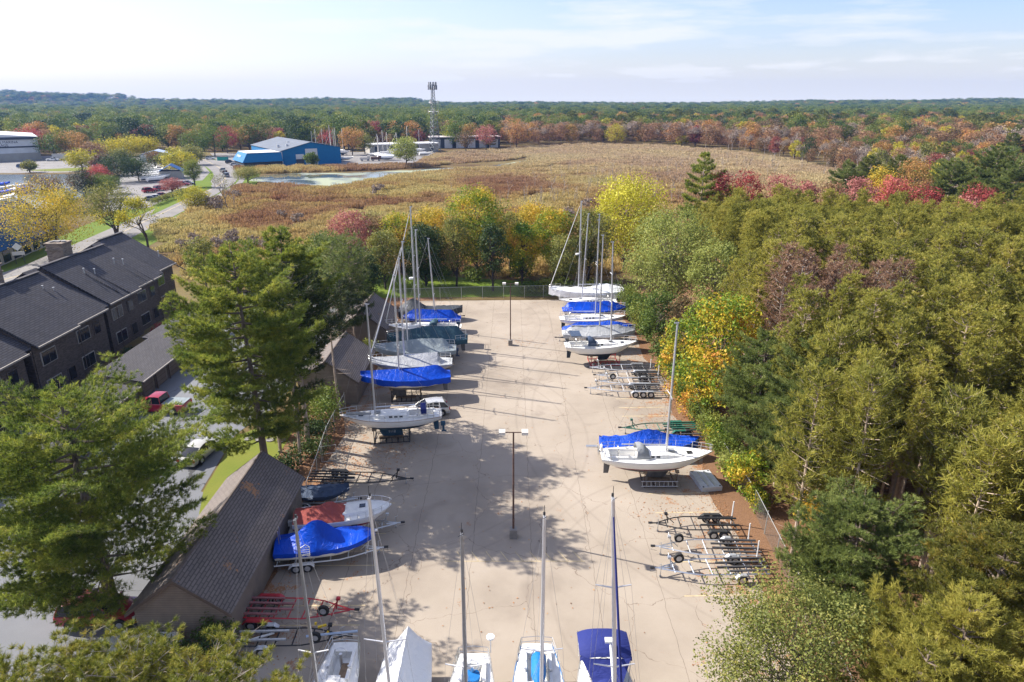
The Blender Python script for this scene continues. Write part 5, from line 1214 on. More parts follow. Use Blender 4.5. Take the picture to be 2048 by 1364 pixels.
# stray pipes and planks under the pine tips
for i, (a, c, lb) in enumerate((((-15.6, 31.3, .4), (-13.9, 31.9, .55), 'white plastic pipe lying beside black trailer'), ((-16.0, 29.2, .3), (-14.4, 29.9, .4), 'short white plank half hidden by pine tips'), ((-11.8, 31.2, .95), (-8.9, 31.5, 1.05), 'pale blue pole resting across the black trailer'))):
    m = MB(); m.tube([(0, 0, 0), tuple(c[k] - a[k] for k in range(3))], .07, 6); o = m.build('loose_pole', M_gel if i < 2 else mat('pale_blue_paint', (.4, .5, .65), .5)); o.location = a; tag(o, lb, 'pole')
# stepping stones, tyres
for k in range(4):
    m = MB(); m.cyl((0, 0, .04), .4, .06, 9); o = m.build('stepping_stone', M_conc); o.location = (-24.6 + k * 1.05, 57.0 - .1 * k, .03); tag(o, 'flat grey stepping stone in the path across the dry lawn', 'stepping stone', 'stepping stones across the dry lawn')
# ------------------------------------------------------------------ far buildings
M_bluew = siding('blue_metal_wall', (.012, .155, .36), .5, False, .08); M_bluer = siding('blue_metal_roof', (.012, .085, .26), .45, False, .06); M_greyr = mat('grey_roof_membrane', (.12, .14, .175), .8, var=.12, scale=.3); M_whiter = mat('white_roof_sheet', (.72, .72, .72), .6, var=.06, scale=.3); M_whitew = mat('white_wall_panel', (.6, .61, .62), .7, var=.08, scale=.4); M_bone = mat('bone_wall_panel', (.36, .34, .30), .75, var=.1, scale=.4); M_dkw = mat('dark_wall_panel', (.045, .05, .06), .7)
def bluehall():
    a = Vector(G(564, 332)); b = Vector(G(683, 326)); d = (b - a); L = d.length; ang = math.atan2(d.y, d.x); D = 56
    t = thing('warehouse', 'big blue metal boat shed with shallow grey roof and white door', 'building', (*a, 0), ang)
    m = MB(); m.prism([(0, 0), (L, 0), (L, 7.6), (L * .5, 10.2), (0, 6.6)], 0, D, 'xz'); m.build('wall', M_bluew, t)
    r = MB(); roof_slab(r, L * .5, 10.5, L + .4, 7.85, -.4, D + .4, .2); roof_slab(r, -.4, 6.8, L * .5 - .01, 10.5, -.4, D + .4, .2); ro = r.build('roof', M_greyr, t)
    for x, y in ((L * .1, 14), (L * .2, 9), (L * .35, 22)): v = MB(); v.box((x, y, 8.0 + x * .12), (1.1, 1.1, 1.2)); v.build('roof_vent', M_galv, ro)
    m = MB(); m.box((L * .5, -.06, 3.7), (L * .2, .12, 7.4)); m.build('big_door', M_whitew, t); m = MB(); m.box((L * .305, -.06, 3.9), (L * .13, .12, 2.2)); m.build('roller_door', M_whitew, t)
    m = MB(); m.box((L * .305, -.04, 1.4), (L * .13, .1, 2.8)); m.build('door_opening', M_dkw, t); m = MB(); m.box((.3, -.05, 3.2), (.8, .1, 6.4)); m.build('corner_panel', M_whitew, t)
    # showroom wing with mansard front
    w = MB(); w.b2((-17.5, -2.0, 0), (-.02, 17, 2.6)); w.build('showroom_wall', M_dkw, t)
    w = MB(); w.loft([[(-18.2, -3, 2.5), (-.01, -3, 2.5), (-.01, 18, 2.5), (-18.2, 18, 2.5)], [(-15.4, -.8, 6.4), (-.01, -.8, 6.4), (-.01, 16.5, 6.4), (-15.4, 16.5, 6.4)]], True, True); w.build('mansard', M_bluew, t)
    w = MB(); w.box((-7.7, 7.8, 6.48), (15.6, 17.6, .12)); w.build('showroom_roof', M_whiter, t)
    for y in (0, 4.5, 9, 13.5): w = MB(); w.box((-17.06, y, 1.3), (.1, 3.0, 2.0)); w.build('window', M_glass, t)
    M = Matrix.Translation((-17.2, 9.5, 4.3)) @ Matrix.Rotation(-pi / 2, 4, 'Z') @ Matrix.Rotation(R(54), 4, 'X')
    place_text('TORRESEN', 1.6, M, M_whtp, t)
bluehall()
def long_store(label, pa, pb, h, D, wallm, roofm, doors, name='storage_building'):
    a = Vector(G(*pa)); b = Vector(G(*pb)); d = b - a; L = d.length; t = thing(name, label, 'building', (*a, 0), math.atan2(d.y, d.x))
    m = MB(); m.b2((0, 0, 0), (L, D, h)); m.build('wall', wallm, t); r = MB(); r.prism([(-.4, h - .05), (L + .4, h - .05), (L + .4, h + .45), (-.4, h + .45)], -.5, D + .4, 'xz'); r.build('roof', roofm, t)
    for k in range(doors[0]):
        m = MB(); w_ = L / doors[0]; m.box((w_ * (k + .5), -.05, h * .42), (w_ * doors[1], .1, h * .8)); m.build('roller_door', doors[2], t)
    return t, L
long_store('low beige storage building with white roof behind the willow', (740, 307), (877, 303), 4.6, 14, M_bone, M_whiter, (5, .25, M_dkw))
long_store('long dark storage building with six white doors and red roof edge', (862, 297), (1000, 295), 6.6, 14, M_dkw, mat('pale_red_edged_roof', (.62, .55, .53), .6), (6, .66, M_whitew))
a = Vector(G(-130, 328)); b = Vector(G(84, 319)); d = b - a; L = d.length
t = thing('warehouse', 'wide white marina warehouse with dark bands and wall lettering by water', 'building', (*a, 0), math.atan2(d.y, d.x))
m = MB(); m.b2((0, 0, 0), (L, 50, 3.6)); m.build('lower_wall', M_bone, t); m = MB(); m.b2((.02, .1, 3.6), (L - .02, 50, 11)); m.build('wall', M_whitew, t)
m = MB(); m.b2((-.1, -.1, 6.3), (L + .1, 0.08, 7.0)); m.build('dark_band', M_dkw, t); m = MB(); m.b2((-.5, -.5, 10.3), (L + .5, 50.5, 11.5)); m.build('parapet', M_dkw, t); m = MB(); m.prism([(-.3, 11.5), (L + .3, 11.5), (L * .5, 13.5)], 0, 50, 'xz'); m.build('roof', M_whiter, t)
RX = Matrix.Rotation(pi / 2, 4, 'X')
for s_, zz in (('GREAT LAKES MARINA', 8.5), ('& STORAGE', 7.05)): place_text(s_, 1.75, Matrix.Translation((L * .60, .06, zz)) @ RX, M_dkw, t)
# blue-roofed boat shop by the road (left edge)
t = thing('boat_shop', 'boat shop with steep deep blue metal roof behind the spreading yellow tree', 'building', (-105, 138, 0), R(9.5))
m = MB(); m.b2((-6.4, -15.6, 0), (6.0, 12.6, 3.4)); m.prism([(-6.4, 3.39), (6.0, 3.39), (-.2, 8.9)], -15.5, 12.5, 'xz'); m.build('wall', M_bone, t); m = MB(); roof_slab(m, 0, 9.4, 7.0, 3.0, -16, 13, .2); roof_slab(m, -7.2, 3.0, -.01, 9.4, -16, 13, .2); m.build('roof', M_bluer, t)
for k in range(7): m = MB(); m.box((6.04, -13.4 + k * 3.9, 1.4), (.1, 2.6, 2.2)); m.build('window', M_glass, t)
m = MB(); m.box((2.6, -9.0, 7.15), (2.6, 2.2, .2), ry=R(42.4)); m.build('skylight', M_lampw, t)
t = thing('marina_hut', 'small grey hut with bright blue roof beside marina boats', 'building', (*G(345, 356), 0), R(20)); m = MB(); m.b2((-4, -4, 0), (4, 4, 3)); m.build('wall', M_bone, t); m = MB(); roof_slab(m, 0, 5.4, 4.6, 2.9, -4.6, 4.6); roof_slab(m, -4.6, 2.9, -.01, 5.4, -4.6, 4.6); m.build('roof', M_bluer, t)
t = thing('marina_shed', 'pale metal-roofed shed among yellow trees', 'building', (*G(316, 322), 0), R(15)); m = MB(); m.b2((-7, -5, 0), (7, 5, 3.6)); m.build('wall', M_whitew, t); m = MB(); roof_slab(m, 0, 5.6, 7.6, 3.5, -5.5, 5.5); roof_slab(m, -7.6, 3.5, -.01, 5.6, -5.5, 5.5); m.build('roof', mat('pale_blue_metal_roof', (.38, .45, .58), .5), t)
# cell tower
t = thing('cell_tower', 'tall steel lattice tower crowned with antenna panels', 'tower', (-45, 412, 0)); tw = MB(); Ht = 38.5; wd = lambda z: 3.9 - 2.7 * min(1, z / 31)
C3 = [(cos(a), sin(a)) for a in (.5, .5 + 2.094, .5 + 4.189)]; pt = lambda k, z: (C3[k % 3][0] * wd(z), C3[k % 3][1] * wd(z), z)
for k in range(3): tw.tube([pt(k, z) for z in (0, 15.5, 31)] + [(C3[k][0] * .9, C3[k][1] * .9, Ht - 1)], [.2, .18, .15, .12], 6)
zz = 0
while zz < 34:
    h = max(1.7, 3.2 - zz * .045)
    for k in range(3): tw.tube([pt(k, zz), pt(k + 1, zz + h)], .07, 4); tw.tube([pt(k + 1, zz), pt(k, zz + h)], .07, 4); tw.tube([pt(k, zz + h), pt(k + 1, zz + h)], .07, 4)
    zz += h
tw.build('lattice', mat('weathered_tower_steel', (.15, .165, .18), .6, .3, var=.1), t)
for z, n, rr, hh in ((35.8, 12, 2.3, 2.5), (37.6, 9, 2.0, 2.2), (28, 3, 2.6, 2.0), (23, 4, 2.7, 2.4)):
    fr = MB(); ps = [(rr * cos(a), rr * sin(a), z) for a in frange(0, 2 * pi, 13)]; fr.tube(ps, .09, 4); fr.build('antenna_ring', M_galv, t)
    for k in range(n):
        a = 6.283 * k / n + .2; m = MB(); m.box((cos(a) * (rr + .2), sin(a) * (rr + .2), z + .1), (.28, .42, hh), rz=a); m.build('antenna_panel', M_gelw if z < 30 else mat('grey_antenna', (.17, .18, .20), .6), t)
m = MB(); m.tube([(0, 0, 31), (0, 0, Ht)], .2, 6); m.build('top_mast', M_galv, t)
# sign board by the road
t = thing('road_sign', 'pale diamond-topped sign on two posts in roadside grass', 'sign', (*G(42, 528), 0), R(30))
for sx in (-.7, .7): m = MB(); m.tube([(sx, 0, 0), (sx, 0, 2.6)], .06, 5); m.build('post', M_bmet, t)
m = MB(); m.box((0, -.08, 2.1), (2.0, .08, .7)); m.build('sign_board', M_gelw, t); m = MB(); m.prism([(0, 2.6), (.8, 3.35), (0, 4.1), (-.8, 3.35)], -.12, -.04, 'xz'); m.build('sign_board', M_gel, t)
# far cars on the road and in the car parks
for px, py, k, m_, rz, lb in ((447, 345, 'pickup', P_blk, 2.2, 'dark pickup driving round the road bend with loaded bed'), (452, 354, 'suv', P_gry, 2.2, 'dark car following the pickup round the bend'), (461, 327, 'suv', P_blk, .3, 'black car parked beside the blue shed verge'), (470, 331, 'sedan', P_wht, .3, 'white car parked between dark cars by the blue shed'), (477, 335, 'sedan', P_gry, .3, 'grey car at the end of the row by the blue shed'), (488, 323, 'pickup', P_blu, .4, 'blue pickup parked near the showroom corner'), (484, 319, 'suv', P_blk, .4, 'black car behind the blue pickup'), (505, 331, 'suv', P_gry, 1.2, 'grey car under the showroom front'), (518, 333, 'sedan', P_wht, 1.2, 'white car under the showroom front'), (421, 319, 'suv', P_wht, .1, 'white van-like car at the road head beside trees'),
        (300, 385, 'suv', P_red, 1.0, 'red truck with pale top beside the marina trees'), (322, 381, 'suv', P_red, 1.0, 'smaller dark red car beside the red truck'), (325, 394, 'sedan', P_red, .3, 'red and white car by the clipped hedge'), (315, 398, 'sedan', P_wht, .3, 'white car by the clipped hedge'), (303, 401, 'sedan', P_gry, .3, 'grey car at the near end of the hedge'), (367, 372, 'suv', P_red, .2, 'red car by the lawn corner under pink tree'), (376, 369, 'sedan', P_gry, .2, 'grey car on the marina apron by lawn'), (106, 322, 'pickup', P_wht, .2, 'white pickup near the white warehouse corner'), (46, 336, 'suv', P_blu, .1, 'blue car on the pale harbour apron')):
    car(lb, (*G(px, py), .06), rz, k, m_)
m = MB(); m.b2((-1.4, -1, 0), (1.4, 1, 1.3)); o = thing('rubbish_skip', 'small green skip by the far car park', 'skip', (*G(66, 335), 0)); m.build('body', mat('green_skip_paint', (.02, .16, .14), .6), o); m = MB(); m.b2((-1.5, -1.1, 1.3), (1.5, 1.1, 1.42)); m.build('lid', M_dkw, o)
o = thing('rubbish_skip', 'teal skip beside yellow post at the road head', 'skip', (*G(446, 321), 0)); m = MB(); m.b2((-2.4, -1.3, 0), (2.4, 1.3, 1.8)); m.build('body', mat('teal_skip_paint', (.02, .30, .25), .6), o); m = MB(); m.b2((-2.5, -1.4, 1.8), (2.5, 1.4, 1.95)); m.build('lid', M_dkw, o)
o = thing('box_trailer', 'small grey box trailer by the white warehouse', 'trailer', (*G(121, 320), 0)); m = MB(); m.b2((-3.2, -1.2, .5), (3.2, 1.2, 3.2)); m.build('body', M_gelw, o); wheel(o, 0, 1.1, .4); wheel(o, 0, -1.1, .4)
# far yacht yard: hulls with masts by the blue shed
def far_boat(label, px, py, top, s=1.0, rz=0.0, m=None, group=None):
    x, y = G(px, py); zt = TOPZ(y, top); t = thing('sailboat', label, 'sailboat', (x, y, 0), rz, group); H = Hull(9.5 * s, 3.1 * s, .9, 2.4); H.build(t, [m or M_gel, M_navys, M_bot], 1.4, n=14); H.deck(t, M_deck, n=14); keel(t, M_bot, .9, .2, 1.8, 1.4); cabin(t, H, M_deck, .35, .75, .5, .5, 2)
    mb = MB(); mb.tube([(.4, 0, 2.4), (.4, 0, zt)], .16, 5); mb.build('mast', M_gelw, t); mb = MB(); mb.tube([(4.4, 0, 2.6), (.4, 0, zt - .3)], .05, 3); mb.tube([(-4.4, 0, 2.6), (.4, 0, zt - .3)], .05, 3); mb.build('rigging', M_wire, t)
    p = MB()
    for sx in (-2, 2):
        for sg in (1, -1): p.tube([(sx, sg * 1.1, 0), (sx, sg * .9, 1.4)], .08, 4)
    p.build('prop_stand', M_rust, t); return t
FB = [(627, 303, 262, 'first white mast behind the blue shed roof'), (632, 304, 258, 'tall mast against the red tree behind the blue shed'), (648, 303, 257, 'slightly leaning mast beside the red tree'), (661, 305, 250, 'tallest mast of the cluster behind the shed'), (664, 306, 265, 'short mast in the cluster behind the shed'), (668, 307, 258, 'medium mast in the cluster behind the shed'), (674, 308, 255, 'thin white mast at the cluster edge'), (686, 311, 258, 'white sailboat by the shed end beneath the orange tree'), (555, 297, 266, 'lone mast behind the grey shed roof'),
      (755, 316, 268, 'sailboat mast pair, shorter one by the beige store'), (759, 317, 272, 'sailboat mast pair, second one by the beige store'), (766, 319, 260, 'tall mast before the beige store doorway'), (777, 313, 265, 'mast near the beige store middle'), (793, 308, 265, 'mast rising behind the willow top'), (817, 307, 252, 'far tall mast behind the beige store'), (838, 307, 259, 'mast beside the cell tower, nearest of its side')]
for i, (px, py, tp, lb) in enumerate(FB): far_boat('white sailboat, ' + lb.replace(', nearest of its side', ''), px, py, tp, 1.0, random.uniform(-.5, .5) + (0 if i % 2 else pi), M_gel)
o, H = powerboat('white cruiser shrink wrapped in white beside the willow', (*G(775, 321), 0), .3, 10, 3.2, .6, 2.2, [M_gel, M_navys, M_bot], 1.1, lambda u: .3 + .8 * sin(pi * u), M_white, drop=.6, seed=71)
for px, py, lb in ((840, 311, 'white motorboat between willow and tower'), (852, 312, 'blue and white motorboat at the tower foot'), (694, 322, 'dark hulled motorboat at the corner of the blue shed'), (776, 310, 'white motorboat before the beige store wall')): powerboat(lb, (*G(px, py), 0), random.uniform(-.4, .4), 7.5, 2.6, .6, 1.9, [M_gel, M_navys, M_bot], 1.0, None)
for px, py, lb, m_ in ((730, 322, 'white dump body vehicle in the yacht yard', M_gelw), (752, 322, 'rusty orange machine frame in the yacht yard', M_post)):
    o = thing('yard_machine', lb, 'machine', (*G(px, py), 0), .2); m = MB(); m.b2((-2.5, -1.1, .7), (1.2, 1.1, 2.0)); m.build('chassis', m_, o); m = MB(); m.b2((1.25, -1, .7), (2.6, 1, 2.6)); m.build('cab', m_, o)
    for sx in (-1.5, 1.6):
        for sg in (1, -1): wheel(o, sx, sg * 1.05, .5, .3)
# marina boats seen between the trees and the docks on the water
MBT = [(298, 345), (310, 347), (303, 352), (318, 353), (308, 357), (325, 359), (302, 362), (315, 364), (330, 352)]
for i, (px, py) in enumerate(MBT): powerboat('white boat in the crowded storage rows beside the blue-roofed hut', (*G(px, py), 0), .2 + .1 * i, 7.5, 2.6, .5, 1.8, [M_gel, M_navys, M_bot], .9, None, group='boats crowded beside the marina hut')
for i, (px, py) in enumerate([(0, 372), (10, 378), (22, 384), (4, 388), (36, 375), (18, 396), (48, 380), (2, 404)]): powerboat('small white boat moored between dock piles in the harbour', (*G(px, py), -.45), .5 + .6 * (i % 3), 6.5, 2.3, .2, 1.3, [M_gel, M_navys, M_bot], .5, (lambda u: .3) if i % 3 == 0 else None, M_blue, group='boats moored at the docks')
dk = thing('dock', 'grey timber dock with finger piers over the harbour', 'dock', (*G(20, 385), 0), .25)
m = MB(); m.b2((-40, -1.0, .5), (18, 1.0, .75)); m.build('main_walkway', M_wood, dk)
for k in range(8): m = MB(); m.b2((-38 + k * 7.2, -8.5, .45), (-37.1 + k * 7.2, -1.02, .7)); m.build('finger_pier', M_wood, dk); m = MB(); m.cyl((-37.5 + k * 7.2, -8.8, 1.1), .2, 3.4, 8); m.build('pile', M_wood, dk); m = MB(); m.cyl((-37.5 + k * 7.2, 1.3, 1.4), .2, 3.8, 8); m.build('pile', M_wood, dk)
for px, py, tp, rz_ in ((8, 284, 248, 0),): far_boat('white sailboat whose slanting mast shows over the marina warehouse', px, 318, tp, 1, 0)
# ------------------------------------------------------------------ bark and leaves
B_grey = mat('grey_bark', (.20, .165, .135), .9, var=.35, scale=3); B_pine = mat('pine_bark', (.37, .29, .23), .9, var=.4, scale=2.5); B_wp = mat('white_pine_bark', (.15, .115, .09), .9, var=.4, scale=2.5); B_dark = mat('dark_bark', (.07, .055, .045), .9, var=.4, scale=3); B_pale = mat('pale_dead_wood', (.36, .31, .27), .9, var=.25, scale=3)
L_pine = leaf('red_pine_needles', [(0, (.08, .095, .022)), (.35, (.21, .21, .04)), (.7, (.36, .33, .062)), (1, (.47, .395, .10))], .5, (.35, .55, .35), .5)
L_tip = leaf('tip_needles', [(0, (.04, .055, .01)), (.3, (.13, .16, .022)), (.65, (.27, .26, .04)), (1, (.46, .34, .09))], .8, (.4, .6, .2), .3)
L_white = leaf('white_pine_needles', [(0, (.035, .065, .012)), (.3, (.10, .145, .024)), (.65, (.225, .26, .042)), (1, (.40, .37, .065))], .55, (.6, .5, .1), .45)
L_whiteg = leaf('grey_green_needles', [(0, (.035, .06, .02)), (.5, (.13, .17, .045)), (1, (.27, .27, .07))], .5, (.5, .5, .1), .35)
L_blue = leaf('blue_green_needles', [(0, (.04, .065, .022)), (.45, (.14, .18, .045)), (1, (.29, .31, .085))], .5, (.5, .5, .1), .35)
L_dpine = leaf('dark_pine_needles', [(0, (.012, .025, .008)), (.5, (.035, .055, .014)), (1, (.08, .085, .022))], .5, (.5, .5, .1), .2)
L_green = leaf('green_leaves', [(0, (.04, .07, .014)), (.4, (.10, .15, .025)), (.75, (.19, .22, .038)), (1, (.30, .27, .055))], .25, (.4, .4, .5))
L_dgreen = leaf('dark_green_leaves', [(0, (.012, .03, .009)), (.5, (.04, .07, .016)), (1, (.085, .115, .024))], .25, (.4, .4, .4), .2)
L_maple = leaf('turning_maple_leaves', [(0, (.05, .11, .014)), (.36, (.14, .22, .022)), (.55, (.34, .33, .025)), (.75, (.54, .36, .03)), (1, (.48, .2, .05))], .34, (.75, .3, .1))
L_yellow = leaf('yellow_leaves', [(0, (.12, .15, .02)), (.4, (.32, .30, .03)), (.75, (.52, .43, .03)), (1, (.62, .46, .05))], .3, (.5, .4, .2))
L_gold = leaf('golden_leaves', [(0, (.13, .15, .022)), (.35, (.40, .32, .04)), (.7, (.62, .42, .04)), (1, (.58, .27, .05))], .3, (.6, .4, .2))
L_orange = leaf('orange_leaves', [(0, (.12, .12, .025)), (.4, (.33, .20, .05)), (.75, (.48, .25, .09)), (1, (.42, .15, .08))], .3, (.5, .4, .3))
L_red = leaf('red_leaves', [(0, (.14, .045, .03)), (.45, (.34, .065, .06)), (.8, (.50, .13, .11)), (1, (.52, .24, .15))], .3, (.5, .4, .3))
L_pink = leaf('pinkish_red_leaves', [(0, (.20, .08, .06)), (.5, (.40, .15, .13)), (1, (.52, .27, .22))], .3, (.4, .5, .2))
L_rust = leaf('rust_leaves', [(0, (.07, .07, .022)), (.4, (.20, .125, .06)), (.75, (.33, .18, .10)), (1, (.38, .27, .13))], .3, (.45, .4, .5))
L_olive = leaf('olive_leaves', [(0, (.06, .08, .02)), (.45, (.17, .18, .042)), (.8, (.28, .26, .06)), (1, (.37, .31, .075))], .3, (.5, .5, .3))
L_willow = leaf('pale_willow_leaves', [(0, (.09, .125, .03)), (.5, (.26, .29, .07)), (1, (.42, .42, .12))], .3, (.4, .5, .1), .45)
L_purple = leaf('purple_green_leaves', [(0, (.015, .035, .012)), (.45, (.05, .06, .02)), (.75, (.13, .055, .04)), (1, (.24, .07, .06))], .22, (.6, .3, .3), .25)
L_brown = leaf('dead_needles', [(0, (.12, .07, .045)), (.5, (.23, .135, .085)), (1, (.32, .2, .13))], .4, (.4, .5, .2))
L_twig = leaf('grey_twigs', [(0, (.16, .12, .095)), (.5, (.28, .22, .175)), (1, (.38, .32, .26))], .4, (.4, .5, .3), .1, .9)
# ------------------------------------------------------------------ pine plantation
PP = [plantation_pine('plantation_pine', h, r, L_pine, B_pine, c0=c, tufts=tf, per=13, ln=.21, wd=.05, dead=40) for h, r, c, tf in ((15.0, 1.55, .51, 720), (16.0, 1.4, .55, 640), (14.4, 1.65, .48, 760), (16.4, 1.45, .56, 640))]
DP = [plantation_pine('dying_pine', h, 1.6, L_brown, B_pale, c0=.36, tufts=300, per=8, ln=.34, wd=.06, dead=26) for h in (15.2, 16.2)]
P = []
for j in range(54):
    for i in range(38):
        x = 20.4 + i * 2.45 + (1.2 if j % 2 else 0) + random.gauss(0, .45); y = 14.5 + j * 2.0 + random.gauss(0, .45)
        if y > 117 + 3 * sin(x * .2) or x > .88 * y + 20 or x > 104: continue
        if y < 50 and x < 20.4 + max(0, (50 - y)) * .30: continue        # younger edge trees stand here
        if 74 < y and x < 31.5: continue
        if 50 < y <= 74 and x < 23.5: continue
        P.append((x, y))
P = [p for p in P if not (p[0] > 60 and p[1] > 96 and random.random() < .5)]
P.sort(key=lambda p: p[1] * 1.0 + abs(p[0]) * .15 + (1000 if p[0] > .79 * p[1] + 8 else 0))
print('plantation', len(P))
LBP = 'slender red pine with olive needles in the close-planted pine stand'; GRP = 'pines of the plantation'
roots = [tree_obj('red_pine', LBP, 'pine tree', (0, 0, 0), *pp, group=GRP) for pp in PP]; fams = [family(r) for r in roots]; used = [0] * 4
LBD = 'dying pine with brown needles and pale branches among the green pines'
droots = [tree_obj('dying_pine', LBD, 'pine tree', (0, 0, 0), *pp, group='dying pines in the plantation') for pp in DP]; dfams = [family(r) for r in droots]; dused = [0, 0]
dead_at = [G(1462, 555, 15), G(1500, 560, 15), G(1545, 545, 15), G(1600, 540, 15), G(1640, 520, 15), G(1720, 545, 15), G(1565, 590, 15), G(1480, 590, 15), G(1655, 560, 15), G(1750, 565, 15)]
rest = []
nlive = 0
for (x, y) in P:
    s = random.uniform(.88, 1.08) * (.84 if y < 42 else .93 if y > 92 else 1.0); rz = random.random() * 6.28; sc3 = (s * random.uniform(.95, 1.25), s * random.uniform(.95, 1.25), s)
    dd = min((x - a) ** 2 + (y - b) ** 2 for a, b in dead_at)
    if dd < 5.2:
        k = random.randrange(2); arr, fm, us = droots, dfams, dused
    elif nlive < 298: k = random.randrange(4); arr, fm, us = roots, fams, used; nlive += 1
    else: rest.append((x, y, s, rz)); continue
    if us[k] == 0: arr[k].location = (x, y, 0); arr[k].rotation_euler = (0, 0, rz); arr[k].scale = sc3; us[k] = 1
    else: dup(arr[k], (x, y, 0), rz, s=sc3, kids=fm[k])
if rest:
    A = np.array(rest); n = len(A); pz = np.zeros((n, 3)); pz[:, :2] = A[:, :2]; SS = np.stack([A[:, 2] * 1.1, A[:, 2] * 1.1, A[:, 2]], 1); RR = np.zeros((n, 3)); RR[:, 2] = A[:, 3]
    protos = [k for f in fams for k, _ in f if k.name.startswith('crown')]
    scatter('far_plantation_pines', pz, SS, RR, rng.integers(0, len(protos), n), protos, 'mass of pine crowns at the back of the pine stand', 'pine wood')
# ------------------------------------------------------------------ near white pines, left
def place(label, name, cat, xy, TC, **k): return tree_obj(name, label, cat, (xy[0], xy[1], 0), *TC, **k)
place('big white pine with long layered branches in front of the gabled garage', 'white_pine', 'pine tree', (-24.0, 33.4), white_pine('near_pine', 15.0, 6.9, L_white, B_wp, .17, 17, .9, 20, .23, .028, 1.15, .42, (-.6, .5), (-.12, -.05), gapy=.3))
place('tall white pine with bright layered boughs over the dry lawn', 'white_pine', 'pine tree', (-19.9, 48.7), white_pine('mid_pine', 19.4, 5.5, L_white, B_wp, .22, 19, .9, 17, .25, .035, 1.4, .36, (-.6, .5), (-.16, 0), gapy=.24))
place('white pine just beyond the bright pine, its top rising highest', 'white_pine', 'pine tree', (-20.4, 58.5), white_pine('back_pine', 18.8, 4.4, L_white, B_wp, .40, 14, .9, 18, .26, .042, 1.4, .3, (.2, .6)))
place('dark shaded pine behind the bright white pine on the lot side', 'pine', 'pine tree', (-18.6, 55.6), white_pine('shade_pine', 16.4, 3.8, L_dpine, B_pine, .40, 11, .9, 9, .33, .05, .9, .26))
for i, (x, y, h) in enumerate(((-20.8, 54.5, 14.5), (-17.6, 63.2, 13.5), (-18.4, 52.4, 13.2))):
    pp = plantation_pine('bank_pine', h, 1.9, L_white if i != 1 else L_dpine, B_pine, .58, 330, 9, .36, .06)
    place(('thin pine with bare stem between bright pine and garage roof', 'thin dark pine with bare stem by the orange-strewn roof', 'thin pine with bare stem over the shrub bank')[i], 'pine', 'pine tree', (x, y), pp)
for i, (x, y, h) in enumerate(((-20.4, 82.4, 13.8), (-19.6, 80.6, 12.8), (-22.6, 85.0, 13.2))):
    pp = plantation_pine('scots_pine', h, 3.2, L_olive if False else L_whiteg, B_pine, .52, 520, 9, .38, .06, cone=.55)
    place(('grey green pine with two bare stems in front of the pale garage gable', 'lower grey green pine leaning beside the pale garage gable', 'grey green pine behind the pale garage')[i], 'pine', 'pine tree', (x, y), pp)
for i, (x, y, h, r, m_) in enumerate(((-24.6, 93, 11.0, 3.8, L_olive), (-28.0, 101, 12.0, 4.4, L_green), (-31.5, 96, 10.5, 3.8, L_green), (-22.4, 100, 9.5, 3.2, L_dgreen))): place(('olive tree behind the pale-fronted garage', 'green tree at the corner of the far lawn', 'green tree at the head of the parking lane', 'dark green tree beside the far lawn path')[i], 'broadleaf_tree', 'tree', (x, y), broadleaf('screen_tree', h, r, m_, B_dark, 4600, .28, 34, .14, .18))
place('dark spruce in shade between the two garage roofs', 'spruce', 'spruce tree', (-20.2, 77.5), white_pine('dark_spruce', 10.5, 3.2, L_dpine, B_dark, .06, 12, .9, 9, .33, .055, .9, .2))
# red pines whose tips fill the lower left edge
def tip_pine(nm, h, r, seed):
    """crown of bare pale twigs, each ending in a round brush of long needles"""
    random.seed(seed); tr = MB(); B = []; D = []
    tr.tube([(0, 0, -.2), (0, 0, h * .5), (.1, .1, h)], [.17, .1, .02], 6); z = h * .45
    while z < h - .15:
        f = (z - h * .45) / (h * .55); L = r * sqrt(max(.05, 1 - (f * .95) ** 2)); a0 = random.random() * 6.28
        for b in range(6):
            a = a0 + 1.047 * b + random.gauss(0, .25); l = L * random.uniform(.55, 1.1); d = Vector((cos(a), sin(a), .25 + .5 * f)); p = Vector((0, 0, z))
            e = p + d * l; m_ = p.lerp(e, .5) + Vector((0, 0, -.06 * l)); tr.tube([p, m_, e], [.03, .02, .01], 4, cap=False); B.append(tuple(e)); D.append(tuple(d + Vector((0, 0, .9))))
            for q in range(int(l * 5) + 1):
                u = random.uniform(.3, 1); c = p.lerp(e, u); t_ = c + Vector((random.gauss(0, .26), random.gauss(0, .26), random.uniform(.05, .38))); tr.tube([c, t_], [.009, .005], 3, cap=False); B.append(tuple(t_)); D.append(tuple((t_ - c).normalized() + Vector((0, 0, .5))))
        z += .42 * random.uniform(.8, 1.2)
    B += [(.1, .1, h), (.1, .1, h - .2)]; D += [(0, 0, 1)] * 2
    return tr.mesh(nm + '_trunk', B_pale), needles(nm + '_crown', np.array(B), unit(np.array(D)), .20, .018, 58, L_tip, .85)
for i, (x, y, h, r) in enumerate(((-11.6, 20.0, 9.9, 2.9), (-14.4, 20.3, 9.8, 2.8), (-17.0, 20.4, 9.6, 2.7), (-8.9, 19.4, 9.0, 2.2), (-19.6, 20.0, 9.0, 2.7))):
    place(('red pine with brushy tips beneath the black trailer', 'red pine with brushy tips before the garage gable foot', 'red pine with brushy tips below the dark red SUV', 'small red pine with brushy tips beside the open sailboat', 'red pine with brushy tips over the silver pickup')[i], 'red_pine', 'pine tree', (x, y), tip_pine('tip_pine', h, r, 90 + i))
random.seed(21)
